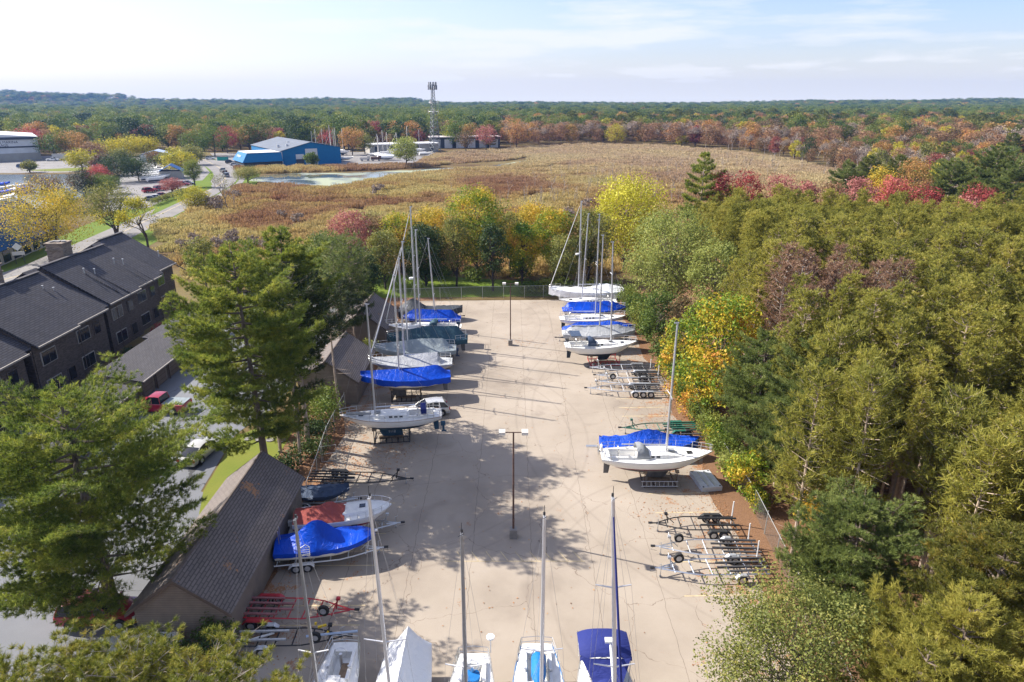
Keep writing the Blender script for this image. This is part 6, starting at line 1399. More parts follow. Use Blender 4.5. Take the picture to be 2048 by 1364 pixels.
# ------------------------------------------------------------------ right edge of the lot
place('leafy green tree with small leaves overhanging the near right corner', 'broadleaf_tree', 'tree', (13.5, 25.5), broadleaf('corner_tree', 9.4, 5.2, leaf('corner_leaves', [(0, (.05, .08, .018)), (.45, (.15, .17, .04)), (.8, (.25, .245, .06)), (1, (.38, .31, .075))], .5, (.5, .5, .1)), B_grey, 30000, .13, 60, .14, .14, gap=.25, forks=3, lump=.55))
place('bushy olive pine at the bottom right corner', 'pine', 'pine tree', (19.3, 23.2), white_pine('corner_pine', 9.6, 3.6, L_pine, B_wp, .1, 19, .9, 20, .2, .026, 2.2, .2))
place('olive pine squeezed between the leafy corner tree and the corner pine', 'pine', 'pine tree', (16.9, 21.8), white_pine('filler_pine', 8.8, 3.0, L_pine, B_wp, .1, 17, .9, 20, .2, .026, 2.0, .18))
place('orange-flecked pine at the right frame edge, low', 'pine', 'pine tree', (22.6, 26.2), white_pine('fleck_pine', 11.5, 3.3, leaf('orange_flecked_needles', [(0, (.06, .07, .015)), (.55, (.15, .15, .025)), (.8, (.24, .19, .03)), (1, (.42, .22, .04))], .6, (.5, .6, .1)), B_wp, .1, 20, .9, 20, .2, .026, 2.2, .2))
place('soft blue-green white pine near the bottom right', 'white_pine', 'pine tree', (19.9, 33.2), white_pine('soft_pine', 8.4, 3.7, L_blue, B_wp, .08, 18, .9, 20, .2, .026, 1.9, .18))
place('soft grey-green white pine taller than its bluish neighbour behind trailers', 'white_pine', 'pine tree', (22.6, 46.4), white_pine('grey_pine', 13.0, 4.7, L_whiteg, B_wp, .16, 18, .9, 18, .23, .032, 1.7, .24))
place('dense blue-green white pine beside the white sailboat bow', 'white_pine', 'pine tree', (20.9, 52.6), white_pine('dense_pine', 11.6, 3.9, L_blue, B_wp, .08, 17, .9, 17, .23, .034, 1.6, .22))
place('stout red pine with a thick bare trunk at the fence corner', 'red_pine', 'pine tree', (19.6, 40.0), plantation_pine('stout_pine', 13.5, 2.5, L_pine, B_pine, .32, 900, 10, .36, .055, .5, 10))
place('red pine with bent pale trunk just right of the stout pine', 'red_pine', 'pine tree', (21.6, 37.8), plantation_pine('bent_pine', 14.5, 2.3, L_pine, B_pine, .40, 700, 10, .36, .055, .5, 14))
for i, (x, y, h) in enumerate(((23.4, 41.6, 14.5), (26.0, 36.2, 14), (22.9, 44.6, 15), (25.6, 32.0, 13))): place('red pine at the needle-strewn edge of the pine stand', 'red_pine', 'pine tree', (x, y), plantation_pine('edge_pine', h, 2.1, L_pine, B_pine, .38, 700, 9, .38, .06), group='edge pines over the needle litter')
place('yellow and orange maple by the tall mast of the near white sailboat', 'maple_tree', 'maple tree', (19.6, 60.0), broadleaf('turning_maple', 14.2, 4.1, L_maple, B_grey, 9000, .30, 46, .06, .2, gap=.36, squash=1.0))
place('smaller orange and brown maple beside the parked trailers', 'maple_tree', 'maple tree', (18.5, 69.5), broadleaf('small_maple', 8.5, 2.9, L_maple, B_grey, 3600, .28, 26, .06, .12))
place('dark green bushy tree beside the navy dodger sailboat', 'broadleaf_tree', 'tree', (18.2, 80.5), broadleaf('edge_green', 8.8, 3.2, L_green, B_grey, 4200, .27, 28, .05, .13))
place('rusty brown bushy tree above the red stand', 'broadleaf_tree', 'tree', (20.3, 76.0), broadleaf('edge_rust', 9.0, 3.0, L_rust, B_grey, 3600, .27, 26, .05, .13))
place('low green tree with yellow flecks at the fence by dock float', 'maple_tree', 'maple tree', (18.6, 46.8), broadleaf('fence_maple', 4.6, 2.0, L_maple, B_grey, 2400, .22, 20, .06, .07))
place('green shrub at the fence left of the stout pine', 'shrub', 'shrub', (18.3, 50.5), (None, bush('fence_shrub', 2.6, 1.6, L_willow, 1400, .2)))
place('glowing orange shrub under the pines by the stout trunk', 'shrub', 'shrub', (22.2, 42.8), (None, bush('orange_shrub', 3.4, 2.0, L_gold, 2000, .2)))
place('small red-orange shrub deep among the pine trunks', 'shrub', 'shrub', (27.5, 50.5), (None, bush('red_shrub', 4.0, 2.0, L_orange, 1600, .22)))
ES = (None, bush('edge_shrub', 3.4, 1.9, L_green, 2200, .2)); EM = (None, bush('edge_shrub_b', 3.6, 1.9, L_maple, 2200, .2)); EW = (None, bush('edge_shrub_c', 3.0, 1.8, L_rust, 1800, .2))
for tc_, lb, grp, spots in ((ES, 'green shrub crowding the chain-link fence by the pine stand', 'green shrubs along the pine stand fence', ((17.6, 92.5, 1.3), (17.5, 97.0, 1.2), (17.7, 86.2, 1.5), (18.2, 74.4, 1.2), (18.4, 56.6, .95), (18.2, 63.6, 1.1), (18.5, 52.6, .9), (17.6, 101, 1.0), (18.9, 70, 1.4), (18.3, 59.6, 1.0), (18.0, 82.4, 1.3), (18.7, 66.4, 1.2))),
                            (EM, 'yellow and orange shrub crowding the chain-link fence by the pine stand', 'turning shrubs along the pine stand fence', ((18.0, 72.4, 1.1), (17.8, 65.4, 1.05), (19.2, 64.8, 1.4), (18.6, 54.6, .85), (18.5, 48.8, .8), (18.0, 61.4, 1.0), (18.9, 45.2, .6))), (EW, 'rusty shrub crowding the chain-link fence by the pine stand', 'rusty shrubs along the pine stand fence', ((18.6, 78.0, 1.2), (18.4, 69.4, 1.0), (18.2, 89.4, 1.1), (18.9, 61.0, 1.0)))):
    t0 = place(lb, 'shrub', 'shrub', spots[0][:2], tc_, group=grp, s=spots[0][2]); kf = family(t0)
    for x, y, s_ in spots[1:]: dup(t0, (x, y, 0), random.random() * 6, s=s_, kids=kf)
place('large pale green willow leaning over the far boats', 'willow_tree', 'willow tree', (23.0, 97.5), broadleaf('pale_willow', 15.8, 8.0, L_willow, B_grey, 18000, .28, 64, .10, .3, gap=.34, forks=3))
place('pale green willow shoulder standing nearer the pine stand', 'willow_tree', 'willow tree', (27.2, 88.5), broadleaf('willow_b', 13.2, 4.6, L_willow, B_grey, 7000, .30, 40, .12, .22))
place('bright yellow broad-crowned tree rising behind the willow', 'broadleaf_tree', 'tree', (20.8, 124.0), broadleaf('bright_yellow', 17.6, 8.2, leaf('bright_yellow_leaves', [(0, (.20, .22, .02)), (.4, (.40, .38, .03)), (1, (.62, .55, .06))], .3, (.5, .4, .1)), B_grey, 12000, .36, 56, .12, .3, gap=.34))
for i, (px, top, Y, kind, lb) in enumerate(((1130, 470, 109, 'y', 'olive slim tree behind the far right fence'), (1110, 415, 117, 'g', 'green and orange tree behind the fence centre-right'), (1065, 405, 124, 'o', 'orange-gold tree behind the chain-link fence'), (1045, 445, 113, 'm', 'green and yellow maple directly behind the far fence'), (955, 372, 116, 'm2', 'tall green and red maple behind the far lamp post'), (910, 430, 112, 'r', 'thin olive tree at the far lawn'), (985, 440, 109, 'g2', 'small dark green tree at the far lawn edge'), (848, 443, 112, 'd', 'dark green conical tree behind the mast cluster'), (862, 412, 122, 'gold', 'golden tree behind the dark conical tree'), (800, 425, 121, 'rust', 'green and orange tree left of the golden tree'), (765, 455, 110, 'r2', 'olive thin tree beyond the garage lawn'), (700, 418, 116, 'pink', 'pinkish red tree above the grey green pines'), (740, 430, 122, 'or', 'rusty tree beside the pinkish tree'), (1180, 420, 116, 'y2', 'olive green tree between the tall yacht mast and the willow'), (1020, 420, 120, 'rr', 'pale olive tree between the maple and gold tree'), (655, 470, 108, 'gg', 'grey olive tree behind the shaded pines'), (605, 490, 112, 'gg2', 'dull green tree at the marsh edge behind the pines'))):
    X = (px - 1024) / 1365.0 * (Y * _c + (CAM_H - 9) * _s); h = TOPZ(Y, top)
    mm, r, n = {'y': (L_olive, 2.6, 3200), 'g': (L_maple, 3.6, 4500), 'o': (L_gold, 4.2, 5200), 'm': (L_maple, 3.2, 4200), 'm2': (L_maple, 5.2, 8000), 'r': (L_olive, 3.0, 2600), 'g2': (L_dgreen, 2.4, 2400), 'd': (L_dgreen, 3.5, 6500), 'gold': (L_gold, 3.6, 4200), 'rust': (L_maple, 4.0, 4000), 'r2': (L_olive, 3.0, 2400), 'pink': (L_pink, 3.8, 3600), 'or': (L_rust, 3.6, 3400), 'y2': (L_olive, 4.2, 6000), 'rr': (L_olive, 2.8, 2400), 'gg': (L_olive, 3.4, 3600), 'gg2': (L_green, 3.2, 3400)}[kind]
    place(lb, 'broadleaf_tree', 'tree', (X, Y), broadleaf('lawn_tree', h * 1.04, r * 1.22, mm, B_dark, int(n * 1.7), .29, 44, .06 if kind == 'd' else .16, .2, squash=1.05 if kind == 'd' else .95, gap=.34))
RB = [(1440, 338, 121, 'red', 3.2, 'scarlet maple behind the pine stand, beside the yellow tree'), (1490, 340, 124, 'red', 3.4, 'second scarlet maple behind the pine stand'), (1555, 344, 124, 'pink', 3.4, 'pinkish red maple behind the middle of the pine stand'), (1400, 322, 122, 'pn', 3.0, 'bright green pine rising behind the scarlet maples'), (1610, 360, 126, 'pink', 3.0, 'low pinkish maple behind the pine stand'), (1660, 362, 128, 'rust', 3.2, 'rust maple behind the pine stand'), (1715, 352, 130, 'pink', 3.6, 'rose red maple towards the end of the pine stand'), (1785, 350, 136, 'red', 3.8, 'crimson maple towards the end of the pine stand'), (1690, 335, 150, 'pn', 3.4, 'pale pine rising behind the rust maple'), (1760, 330, 158, 'gold', 3.6, 'golden tree behind the crimson maple'), (1850, 372, 132, 'red', 4.0, 'deep crimson maple beyond the last pines'), (1960, 372, 136, 'red', 4.4, 'large deep crimson maple near the frame edge'), (1900, 330, 160, 'pn', 4.2, 'tall pale green pine above the crimson maples'), (1985, 300, 168, 'pn', 4.6, 'tall green pine high at the frame edge'), (1830, 318, 176, 'orange', 4.4, 'salmon orange tree above the crimson maples'), (2030, 330, 150, 'pn', 4.4, 'dark green pine cut by the frame edge'), (1930, 395, 122, 'pink', 3.6, 'rose tree low beside the crimson maple'), (2020, 410, 118, 'rust', 3.8, 'rust tree low at the frame edge')]
for px, top, Y, k, r, lb in RB:
    X = (px - 1024) / 1365.0 * (Y * _c + (CAM_H - 11) * _s); h = TOPZ(Y, top) + 1.0; r *= 1.2
    if k == 'pn': place(lb, 'white_pine', 'pine tree', (X, Y), white_pine('rim_pine', h, r, L_whiteg if px != 1400 else L_white, B_pine, .12, 14, .9, 12, .4, .07, .9, .25))
    else: place(lb, 'maple_tree', 'maple tree', (X, Y), broadleaf('rim_maple', h, r, dict(red=L_red, pink=L_pink, rust=L_rust, gold=L_gold, orange=L_orange)[k], B_dark, 4200, .34, 34, .12, .2))
# shrubs on the bank behind the left fence and at the far fence
SH = [(-18.4, 56.6, 2.4, 2.0, 'dark rounded shrub by the gable of the long garage'), (-18.0, 53.6, 2.2, 2.2, 'dense dark shrub behind the leaning metal gate'), (-19.3, 51.0, 1.9, 1.7, 'low dark hedge-like shrub at the garage end'), (-18.2, 59.6, 3.2, 2.2, 'leafy green shrub by the cream sailboat bow'), (-19.2, 62.2, 3.4, 2.2, 'tall leafy shrub before the orange-strewn garage'), (-20.8, 60.4, 2.6, 1.8, 'reddish brown shrub under the pines'), (-21.6, 57.2, 1.3, 1.1, 'small pale shrub at the pine trunk foot'), (-18.0, 76.2, 2.6, 1.8, 'green shrub between garages'), (-17.8, 79.0, 2.2, 1.6, 'pale green shrub beside the bare pine stems'), (-17.0, 30.6, 2.6, 1.5, 'dark shrub at the gable corner of the long garage'), (-19.2, 29.4, 2.2, 1.6, 'dark shrub under the pine against the brick gable'), (-22.6, 30.8, 1.5, 1.2, 'pale variegated shrub beside the dark red SUV')]
for i, (x, y, h, r, lb) in enumerate(SH): place(lb, 'shrub', 'shrub', (x, y), (None, bush('bank_shrub', h, r, L_rust if i == 5 else L_willow if i in (6, 11, 8) else L_green if i in (3, 4, 7) else L_dgreen, int(700 * r), .2)))
bf = (None, bush('fence_bush', 2.6, 2.4, L_green, 900, .28)); t0 = place('green bush in the row along the far chain-link fence', 'shrub', 'shrub', (3.0, 107.5), bf, group='bushes along the far fence'); kf = family(t0)
for x, y, s in ((5.5, 108, 1.0), (8, 107.4, 1.2), (10.5, 107.6, .9), (13, 107.2, 1.1), (16, 106.8, 1.0), (-6.5, 116, 1.1), (-12, 118, 1.1), (-17, 118.5, 1.0), (-24, 117, 1.2), (1.5, 117, 1.1)): dup(t0, (x, y, 0), random.random() * 6, s=s, kids=kf)
# small tree at the end of the flats
place('small neat green tree at the end of the apartment block', 'broadleaf_tree', 'tree', (-50.2, 108.5), broadleaf('neat_tree', 9.0, 3.6, L_olive, B_dark, 3800, .3, 28, .32, .18))
for x, y, h, r, m_, lb in ((-48.4, 86.5, 1.8, 1.4, L_red, 'dark red shrub at the recessed stair of the apartments'), (-49.0, 95.0, 2.0, 1.5, L_red, 'dark red shrub at the far wall of the apartments'), (-48.0, 78.6, 1.4, 1.3, L_dgreen, 'low green shrub between apartments and carport')): place(lb, 'shrub', 'shrub', (x + 1.2, y), (None, bush('wall_shrub', h, r, m_, 600, .2)))
# ------------------------------------------------------------------ trees of the marina side
MT = [((105, 515), 372, 9.0, 'gold', 'big spreading yellow-leaved tree beside the blue boat shop', 'locust_tree', 5600, 2), ((226, 470), 366, 5.6, 'olive', 'grey green open-crowned tree by the road bend', 'broadleaf_tree', 3000, 2), ((390, 374), 317, 3.1, 'green', 'small round green tree with rusty top on the marina lawn', 'broadleaf_tree', 2000, 1), ((392, 418), 374, 4.4, 'yellow', 'bright yellow rounded bush at the roadside', 'broadleaf_tree', 2200, 1), ((172, 400), 338, 4.6, 'purple', 'round maple with purple-red top left of the grey green tree', 'maple_tree', 2600, 1), ((205, 398), 348, 4.2, 'green', 'round green tree beside the purple-topped maple', 'broadleaf_tree', 2200, 1), ((98, 415), 348, 6.2, 'rust', 'orange-red tree behind the yellow spreading tree', 'broadleaf_tree', 2600, 1), ((212, 352), 310, 5.0, 'purple', 'dark maple with red crown by the water', 'maple_tree', 2400, 1), ((238, 365), 306, 6.5, 'dgreen', 'large dark green tree of the marina clump', 'broadleaf_tree', 3200, 1), ((278, 362), 308, 6.5, 'dgreen', 'large dark tree at the clump edge beside storage rows', 'broadleaf_tree', 3200, 1), ((200, 375), 330, 4.2, 'red', 'reddish tree in front of the dark clump', 'maple_tree', 2000, 1),
      ((112, 319), 266, 8.0, 'green', 'rounded green tree at the white warehouse corner', 'broadleaf_tree', 2200, 1), ((165, 341), 300, 6.5, 'yellow', 'yellow-green drooping tree on the harbour bank', 'willow_tree', 2200, 1), ((150, 318), 262, 7.5, 'orange', 'orange-topped tree behind the drooping bank tree', 'broadleaf_tree', 2200, 1), ((215, 312), 281, 8.0, 'yellow', 'pale yellow spreading tree before the wood', 'willow_tree', 2400, 1), ((262, 312), 272, 9.0, 'yellow', 'broad yellow willow before the dark wood', 'willow_tree', 2600, 1), ((290, 312), 274, 8.0, 'yellow', 'second broad yellow willow next to the first', 'willow_tree', 2600, 1), ((312, 335), 304, 4.0, 'rust', 'small brownish tree between storage rows', 'broadleaf_tree', 1200, 1), ((330, 338), 306, 4.2, 'olive', 'small olive tree between storage rows', 'broadleaf_tree', 1200, 1), ((362, 345), 304, 7.5, 'yellow', 'yellow-green tree over the blue-roofed hut', 'broadleaf_tree', 2600, 1), ((385, 330), 294, 6.5, 'olive', 'olive yellow tree behind the rusty-topped tree', 'broadleaf_tree', 2200, 1), ((345, 386), 358, 3.6, 'pink', 'small pink-red crab tree by the car park', 'broadleaf_tree', 1600, 1), ((496, 366), 334, 5.2, 'olive', 'olive shrub tree at the pond end', 'broadleaf_tree', 2000, 1), ((625, 335), 305, 3.4, 'green', 'slim green tree before the blue shed door', 'broadleaf_tree', 1400, 1), ((812, 334), 274, 6.6, 'willow', 'pale yellow willow standing by the pond', 'willow_tree', 3000, 1), ((705, 310), 253, 7.0, 'orange', 'orange maple behind the yacht yard', 'maple_tree', 2200, 1), ((730, 308), 266, 6.0, 'olive', 'grey green tree next to the orange maple', 'broadleaf_tree', 1600, 1), ((660, 300), 258, 7.5, 'red', 'dark red tree behind the yacht masts', 'maple_tree', 1800, 1), ((972, 300), 250, 7.0, 'pink', 'pinkish red tree before the six-door storage building', 'maple_tree', 1800, 1), ((932, 302), 262, 6.0, 'rust', 'thin rusty tree before the six-door storage building', 'broadleaf_tree', 1200, 1), ((1033, 296), 240, 8.0, 'orange', 'orange rust tree at the end of the storage building', 'maple_tree', 2200, 1), ((500, 302), 250, 9, 'orange', 'orange-red tree behind the showroom roof', 'maple_tree', 2000, 1), ((430, 312), 250, 10, 'green', 'tall green oak above the road head', 'oak_tree', 2400, 1), ((395, 312), 262, 9, 'green', 'second tall green oak above the road head', 'oak_tree', 2400, 1), ((60, 305), 256, 9, 'red', 'scarlet maple behind the white warehouse', 'maple_tree', 2000, 1), ((30, 303), 262, 8, 'orange', 'orange maple behind the white warehouse', 'maple_tree', 2000, 1), ((455, 306), 252, 7, 'red', 'red maple between the oaks and the blue shed', 'maple_tree', 1800, 1), ((1232, 290), 248, 7, 'yellow', 'yellow tree standing out in the grey wood edge', 'broadleaf_tree', 1600, 1), ((1363, 291), 271, 4.8, 'yellow', 'lime yellow low bush at the marsh far edge', 'shrub', 1200, 1)]
MT += [((60, 345), 322, 3.2, 'olive', 'small olive shrub tree on the harbour bank', 'broadleaf_tree', 900, 1), ((245, 330), 298, 5.0, 'olive', 'olive tree between the yellow willows and the marina clump', 'broadleaf_tree', 1500, 1), ((190, 322), 284, 5.5, 'rust', 'brownish tree behind the yellow-green bank tree', 'broadleaf_tree', 1500, 1), ((265, 350), 318, 4.4, 'green', 'mid green tree at the back of the dark marina clump', 'broadleaf_tree', 1700, 1), ((222, 388), 350, 3.8, 'green', 'green tree in front of the reddish marina tree', 'broadleaf_tree', 1800, 1), ((130, 425), 380, 4.2, 'olive', 'olive tree between the spreading yellow tree and the water', 'broadleaf_tree', 1900, 1), ((352, 322), 296, 5.0, 'yellow', 'yellow tree behind the pale metal shed', 'broadleaf_tree', 1500, 1), ((405, 302), 250, 8, 'orange', 'orange oak in the wood edge above the road head', 'oak_tree', 1700, 1), ((345, 300), 248, 9, 'green', 'tall green oak left of the road head oaks', 'oak_tree', 2200, 1), ((310, 300), 244, 9, 'dgreen', 'tall dark green oak behind the pale metal shed', 'oak_tree', 2200, 1), ((235, 300), 248, 8.5, 'dgreen', 'dark green oak behind the yellow willows', 'oak_tree', 2000, 1), ((535, 300), 252, 7.5, 'rust', 'rust brown tree behind the blue shed roof', 'oak_tree', 1600, 1), ((600, 300), 250, 8.5, 'dgreen', 'dark oak behind the blue shed ridge', 'oak_tree', 1900, 1)]
mk = dict(gold=L_gold, olive=L_olive, green=L_green, yellow=L_yellow, purple=L_purple, dgreen=L_dgreen, red=L_red, rust=L_rust, orange=L_orange, pink=L_pink, willow=L_willow)
for (bx, by), top, r, k, lb, nm, n, fk in MT:
    x, y = G(bx, by); h = TOPZ(y, top); far = y > 280; r *= 1.2; n = int(n * (1.25 if far else 2.3))
    place(lb, nm, 'shrub' if nm == 'shrub' else 'tree', (x, y), broadleaf('marina_tree', h, r, mk[k], B_dark, n,   .62 if far else .29, 30 if not far else 22, .12 if k in ('yellow', 'dgreen', 'purple') else .22, gap=.36, forks=fk, trunk_r=.28 if not far else .35))
place('half-bare yellow green tree leaning beside the apartment roof', 'broadleaf_tree', 'tree', G(298, 506), bare_tree('halfbare', 11.5, 6.5, B_dark, 5, L_yellow, 2600, .3, .3))
place('dying thin tree with few yellow leaves at the road edge', 'broadleaf_tree', 'tree', G(232, 474), bare_tree('thinbare', 9, 4, B_dark, 4, L_yellow, 500, .3, .16))
place('grey bare tree at the road bend before the marsh', 'bare_tree', 'tree', G(455, 420), bare_tree('greybare', 10, 6, B_grey, 5, L_olive, 260, .3, .2))
place('second grey bare tree leaning by the road bend', 'bare_tree', 'tree', G(468, 412), bare_tree('greybare_b', 8, 5, B_pale, 5, L_olive, 120, .3, .16))
hg = thing('clipped_hedge', 'clipped bronze green hedge beside the marina car park', 'hedge', (*G(345, 398), 0)); a = Vector(G(304, 412)); b = Vector(G(374, 388)); o_ = Vector(G(345, 398)); C = []
for q in range(2600): p = a.lerp(b, random.random()) - o_; C.append((p.x + random.uniform(-1.1, 1.1), p.y + random.uniform(-1.1, 1.1), 2.0 * random.random() ** .5))
link_mesh('foliage', leaves('hedge_leaves', np.array(C), .38, L_olive), hg)
# grey shrubs and dead stems in the marsh
gs = bare_tree('marsh_shrub', 3.4, 4.4, B_pale, 5, L_twig, 500, .3, .06); t0 = place('silvery grey leafless shrub at the marsh edge', 'marsh_shrub', 'shrub', G(400, 498), gs, group='grey leafless shrubs in the marsh'); kf = family(t0)
for px, py, s in ((425, 505, 1.2), (450, 498, 1.0), (480, 492, 1.4), (505, 498, 1.1), (540, 500, 1.0), (380, 490, 1.0), (360, 500, .9), (430, 425, 1.4), (415, 418, 1.3), (440, 412, 1.2), (470, 398, 1.1), (405, 410, 1.2), (1010, 455, 1.0), (1130, 440, 1.3), (1180, 420, 1.2), (1080, 430, 1.2), (745, 395, 1.4), (760, 388, 1.2), (560, 440, 1.0), (600, 452, 1.2)): dup(t0, (*G(px, py), 0), random.random() * 6, s=s, kids=kf)
DS = [bare_tree('dead_stem', h, 3, B_pale, 3, None, 0, .1, .09) for h in (8, 6.5, 9)]
dr = [place('thin dead grey tree standing in the marsh', 'dead_tree', 'tree', (0, 0), d, group='dead grey trees in the marsh') for d in DS]; df = [family(r) for r in dr]; us = [0] * 3
rr = random.Random(5)
SP = [(1100 + rr.random() * 260, 345 + rr.random() ** 1.3 * 70) for _ in range(70)] + [(880 + rr.random() * 260, 370 + rr.random() * 60) for _ in range(26)] + [(1360 + rr.random() * 300, 322 + rr.random() * 34) for _ in range(44)]
for px, py in SP:
    k = rr.randrange(3); x, y = G(px, py); s = rr.uniform(.55, 1.0)
    if us[k] == 0: dr[k].location = (x, y, 0); dr[k].scale = (s, s, s); us[k] = 1
    else: dup(dr[k], (x, y, 0), rr.random() * 6, s=s, kids=df[k])
# ------------------------------------------------------------------ woods round the marsh
edge_px = [(-900, 300), (-200, 296), (40, 303), (340, 304), (480, 303), (690, 303), (850, 297), (1000, 297), (1150, 289), (1300, 291), (1450, 301), (1560, 316), (1640, 334), (1690, 350), (1715, 372), (1725, 400)]
edge = [G(*p) for p in edge_px]
poly = edge + [(78, 140), (84, 112), (4200, 112), (4200, 2600), (-4200, 2600), (-4200, edge[0][1])]
def jgrid(y0, y1, sp, xa, jit=.24):
    ys_ = np.arange(y0, y1, sp); out = []
    for j, y in enumerate(ys_):
        hw = y * .80 + 40
        x = np.arange(max(-hw, xa[0]), min(hw, xa[1]), sp) + (sp / 2 if j % 2 else 0); out.append(np.stack([x, np.full(len(x), y)], 1))
    o = np.concatenate(out); return o + rng.normal(size=o.shape) * sp * jit
near = jgrid(112, 760, 9.2, (-900, 900)); near = near[inside(near, poly)]; near = near[(near[:, 0] > -5) | (rng.random(len(near)) < .58)]
mid = jgrid(760, 1500, 14.5, (-1300, 1300)); far = jgrid(1500, 2600, 21, (-2200, 2200))
def kinds(Pn):
    """which sort of tree stands where: 0 green 1 green2 2 dark 3 orange 4 red 5 rust 6 yellow 7 grey 8 pine 9 olive"""
    x, y = Pn[:, 0], Pn[:, 1]; n = len(Pn); d = np.full(n, 1e9)
    for i in range(len(edge) - 1):
        a, b = np.array(edge[i]), np.array(edge[i + 1]); t = np.clip(((Pn - a) @ (b - a)) / ((b - a) @ (b - a)), 0, 1)[:, None]; d = np.minimum(d, np.linalg.norm(Pn - (a + t * (b - a)), axis=1))
    k = np.zeros(n, int); u = rng.random(n)
    W = {'deep': [.36, .28, .15, .03, .005, .04, .04, 0, .0, .10], 'leftedge': [.24, .20, .10, .10, .07, .06, .08, .0, .03, .10], 'right': [.07, .05, .06, .14, .03, .36, .06, .10, .05, .08], 'rightedge': [.0, .0, .01, .12, .04, .36, .03, .42, .0, .02], 'rnear': [.05, .04, .04, .12, .06, .22, .08, .12, .17, .10]}
    reg = np.where(d > np.where(x < -10, 120, 300 + x * .5), 'deep', np.where(x < -10, np.where(d < 70, 'leftedge', 'deep'), np.where(y < 240, 'rnear', np.where(d < 42, 'rightedge', np.where(d < 900, 'right', 'deep')))))
    for r, wts in W.items():
        m = reg == r; k[m] = np.searchsorted(np.cumsum(wts) / sum(wts), u[m])
    return np.minimum(k, 9), d
kn, dn = kinds(near)
def wood(nm, h, r, m, n=1700, size=.6, base=.08, bark=B_dark): return broadleaf(nm, h, r, m, bark, n, size, 22, base, .3, gap=.36)
KD = [('oak_tree', 'green broadleaf tree in the wood beyond the marsh', 'green trees of the far wood', wood('wood_green', 15.5, 5.6, L_green)), ('oak_tree', 'rounded mid green tree in the wood beyond the marsh', 'rounded green trees of the far wood', wood('wood_green_b', 17, 6.2, L_green)), ('oak_tree', 'dark green tree in the wood beyond the marsh', 'dark green trees of the far wood', wood('wood_dark', 16.5, 5.8, L_dgreen)), ('maple_tree', 'orange maple in the wood beyond the marsh', 'orange maples of the far wood', wood('wood_orange', 14, 5.2, L_orange)), ('maple_tree', 'red maple in the wood beyond the marsh', 'red maples of the far wood', wood('wood_red', 13.5, 5, leaf('wood_red_leaves', [(0, (.10, .04, .03)), (.5, (.24, .065, .055)), (1, (.34, .13, .09))], .3, (.5, .4, .4)))), ('maple_tree', 'rust brown tree in the wood beyond the marsh', 'rust trees of the far wood', wood('wood_rust', 13.5, 5, L_rust, 1300)), ('aspen_tree', 'yellow-leaved tree in the wood beyond the marsh', 'yellow trees of the far wood', wood('wood_yellow', 13.5, 4.6, L_yellow)), ('bare_tree', 'grey leafless tree along the marsh wood edge', 'grey trees of the marsh wood edge', (lambda a: a)(bare_tree('wood_grey', 12, 4.4, B_pale, 5, L_twig, 700, .5, .2))), ('white_pine', 'pale green pine in the mixed wood behind the pine stand', 'pines of the mixed wood', white_pine('wood_pine', 16, 4.6, leaf('pale_wood_needles', [(0, (.05, .07, .015)), (.5, (.14, .16, .03)), (1, (.26, .25, .06))], .4, (.5, .5, .3)), B_pine, .15, 12, .6, 9, .6, .14, .5, .3)), ('oak_tree', 'olive tree in the wood beyond the marsh', 'olive trees of the far wood', wood('wood_olive', 14.5, 5.4, L_olive))]
wr_ = []; wf_ = []
for nm, lb, gp_, tc_ in KD:
    r_ = tree_obj(nm, lb, 'tree', (0, 0, 0), *tc_, group=gp_); wr_.append(r_); wf_.append(family(r_))
order = np.argsort(np.hypot(near[:, 0], near[:, 1])); cnt = [0] * 10; restm = np.ones(len(near), bool)
cap_n = [60, 50, 50, 45, 50, 90, 35, 90, 45, 45]
hscale = np.where((near[:, 0] > 40) & (near[:, 1] < 420), np.where(near[:, 1] < 200, .74, .8), np.where(near[:, 0] < -5, 1.38, 1.12))
for i in order:
    k = kn[i]
    if cnt[k] >= cap_n[k]: continue
    s = rng.uniform(.72, 1.12) * hscale[i]; restm[i] = False
    loc = (near[i, 0], near[i, 1], hill(near[i, 0], near[i, 1])); sc3 = (s * rng.uniform(.9, 1.15), s * rng.uniform(.9, 1.15), s * (.84 if near[i, 0] < -5 else 1))
    if cnt[k] == 0: wr_[k].location = loc; wr_[k].scale = sc3
    else: dup(wr_[k], loc, rng.random() * 6.28, s=sc3, kids=wf_[k])
    cnt[k] += 1
print('wood individuals', cnt, 'rest', restm.sum())
for k in range(10):
    if cnt[k] == 0: wr_[k].location = (-400 - 9 * k, 620, 0)
pr = [[c for c, _ in f if c.name.startswith('crown')][0] for f in wf_]
Q = [near[restm], mid, far]; K = [kn[restm]] + [kinds(q)[0] for q in (mid, far)]; S0 = [1.2, 1.5, 1.95]
PP_ = np.concatenate(Q); KK = np.concatenate(K); SS = np.concatenate([np.full(len(q), s) for q, s in zip(Q, S0)])
n = len(PP_); Zt = np.array([hill(*p) for p in PP_]); r1 = rng.uniform(.66, 1.25, n)
S3 = np.stack([SS * r1 * rng.uniform(.9, 1.15, n), SS * r1 * rng.uniform(.9, 1.15, n), np.where(SS > 1.6, .95, 1.0) * r1], 1)
RR = np.zeros((n, 3)); RR[:, 2] = rng.random(n) * 6.28
scatter('far_woodland', np.stack([PP_[:, 0], PP_[:, 1], Zt], 1), S3, RR, KK, pr, 'unbroken autumn woodland stretching to the hills', 'woodland')
print('woodland instances', n)
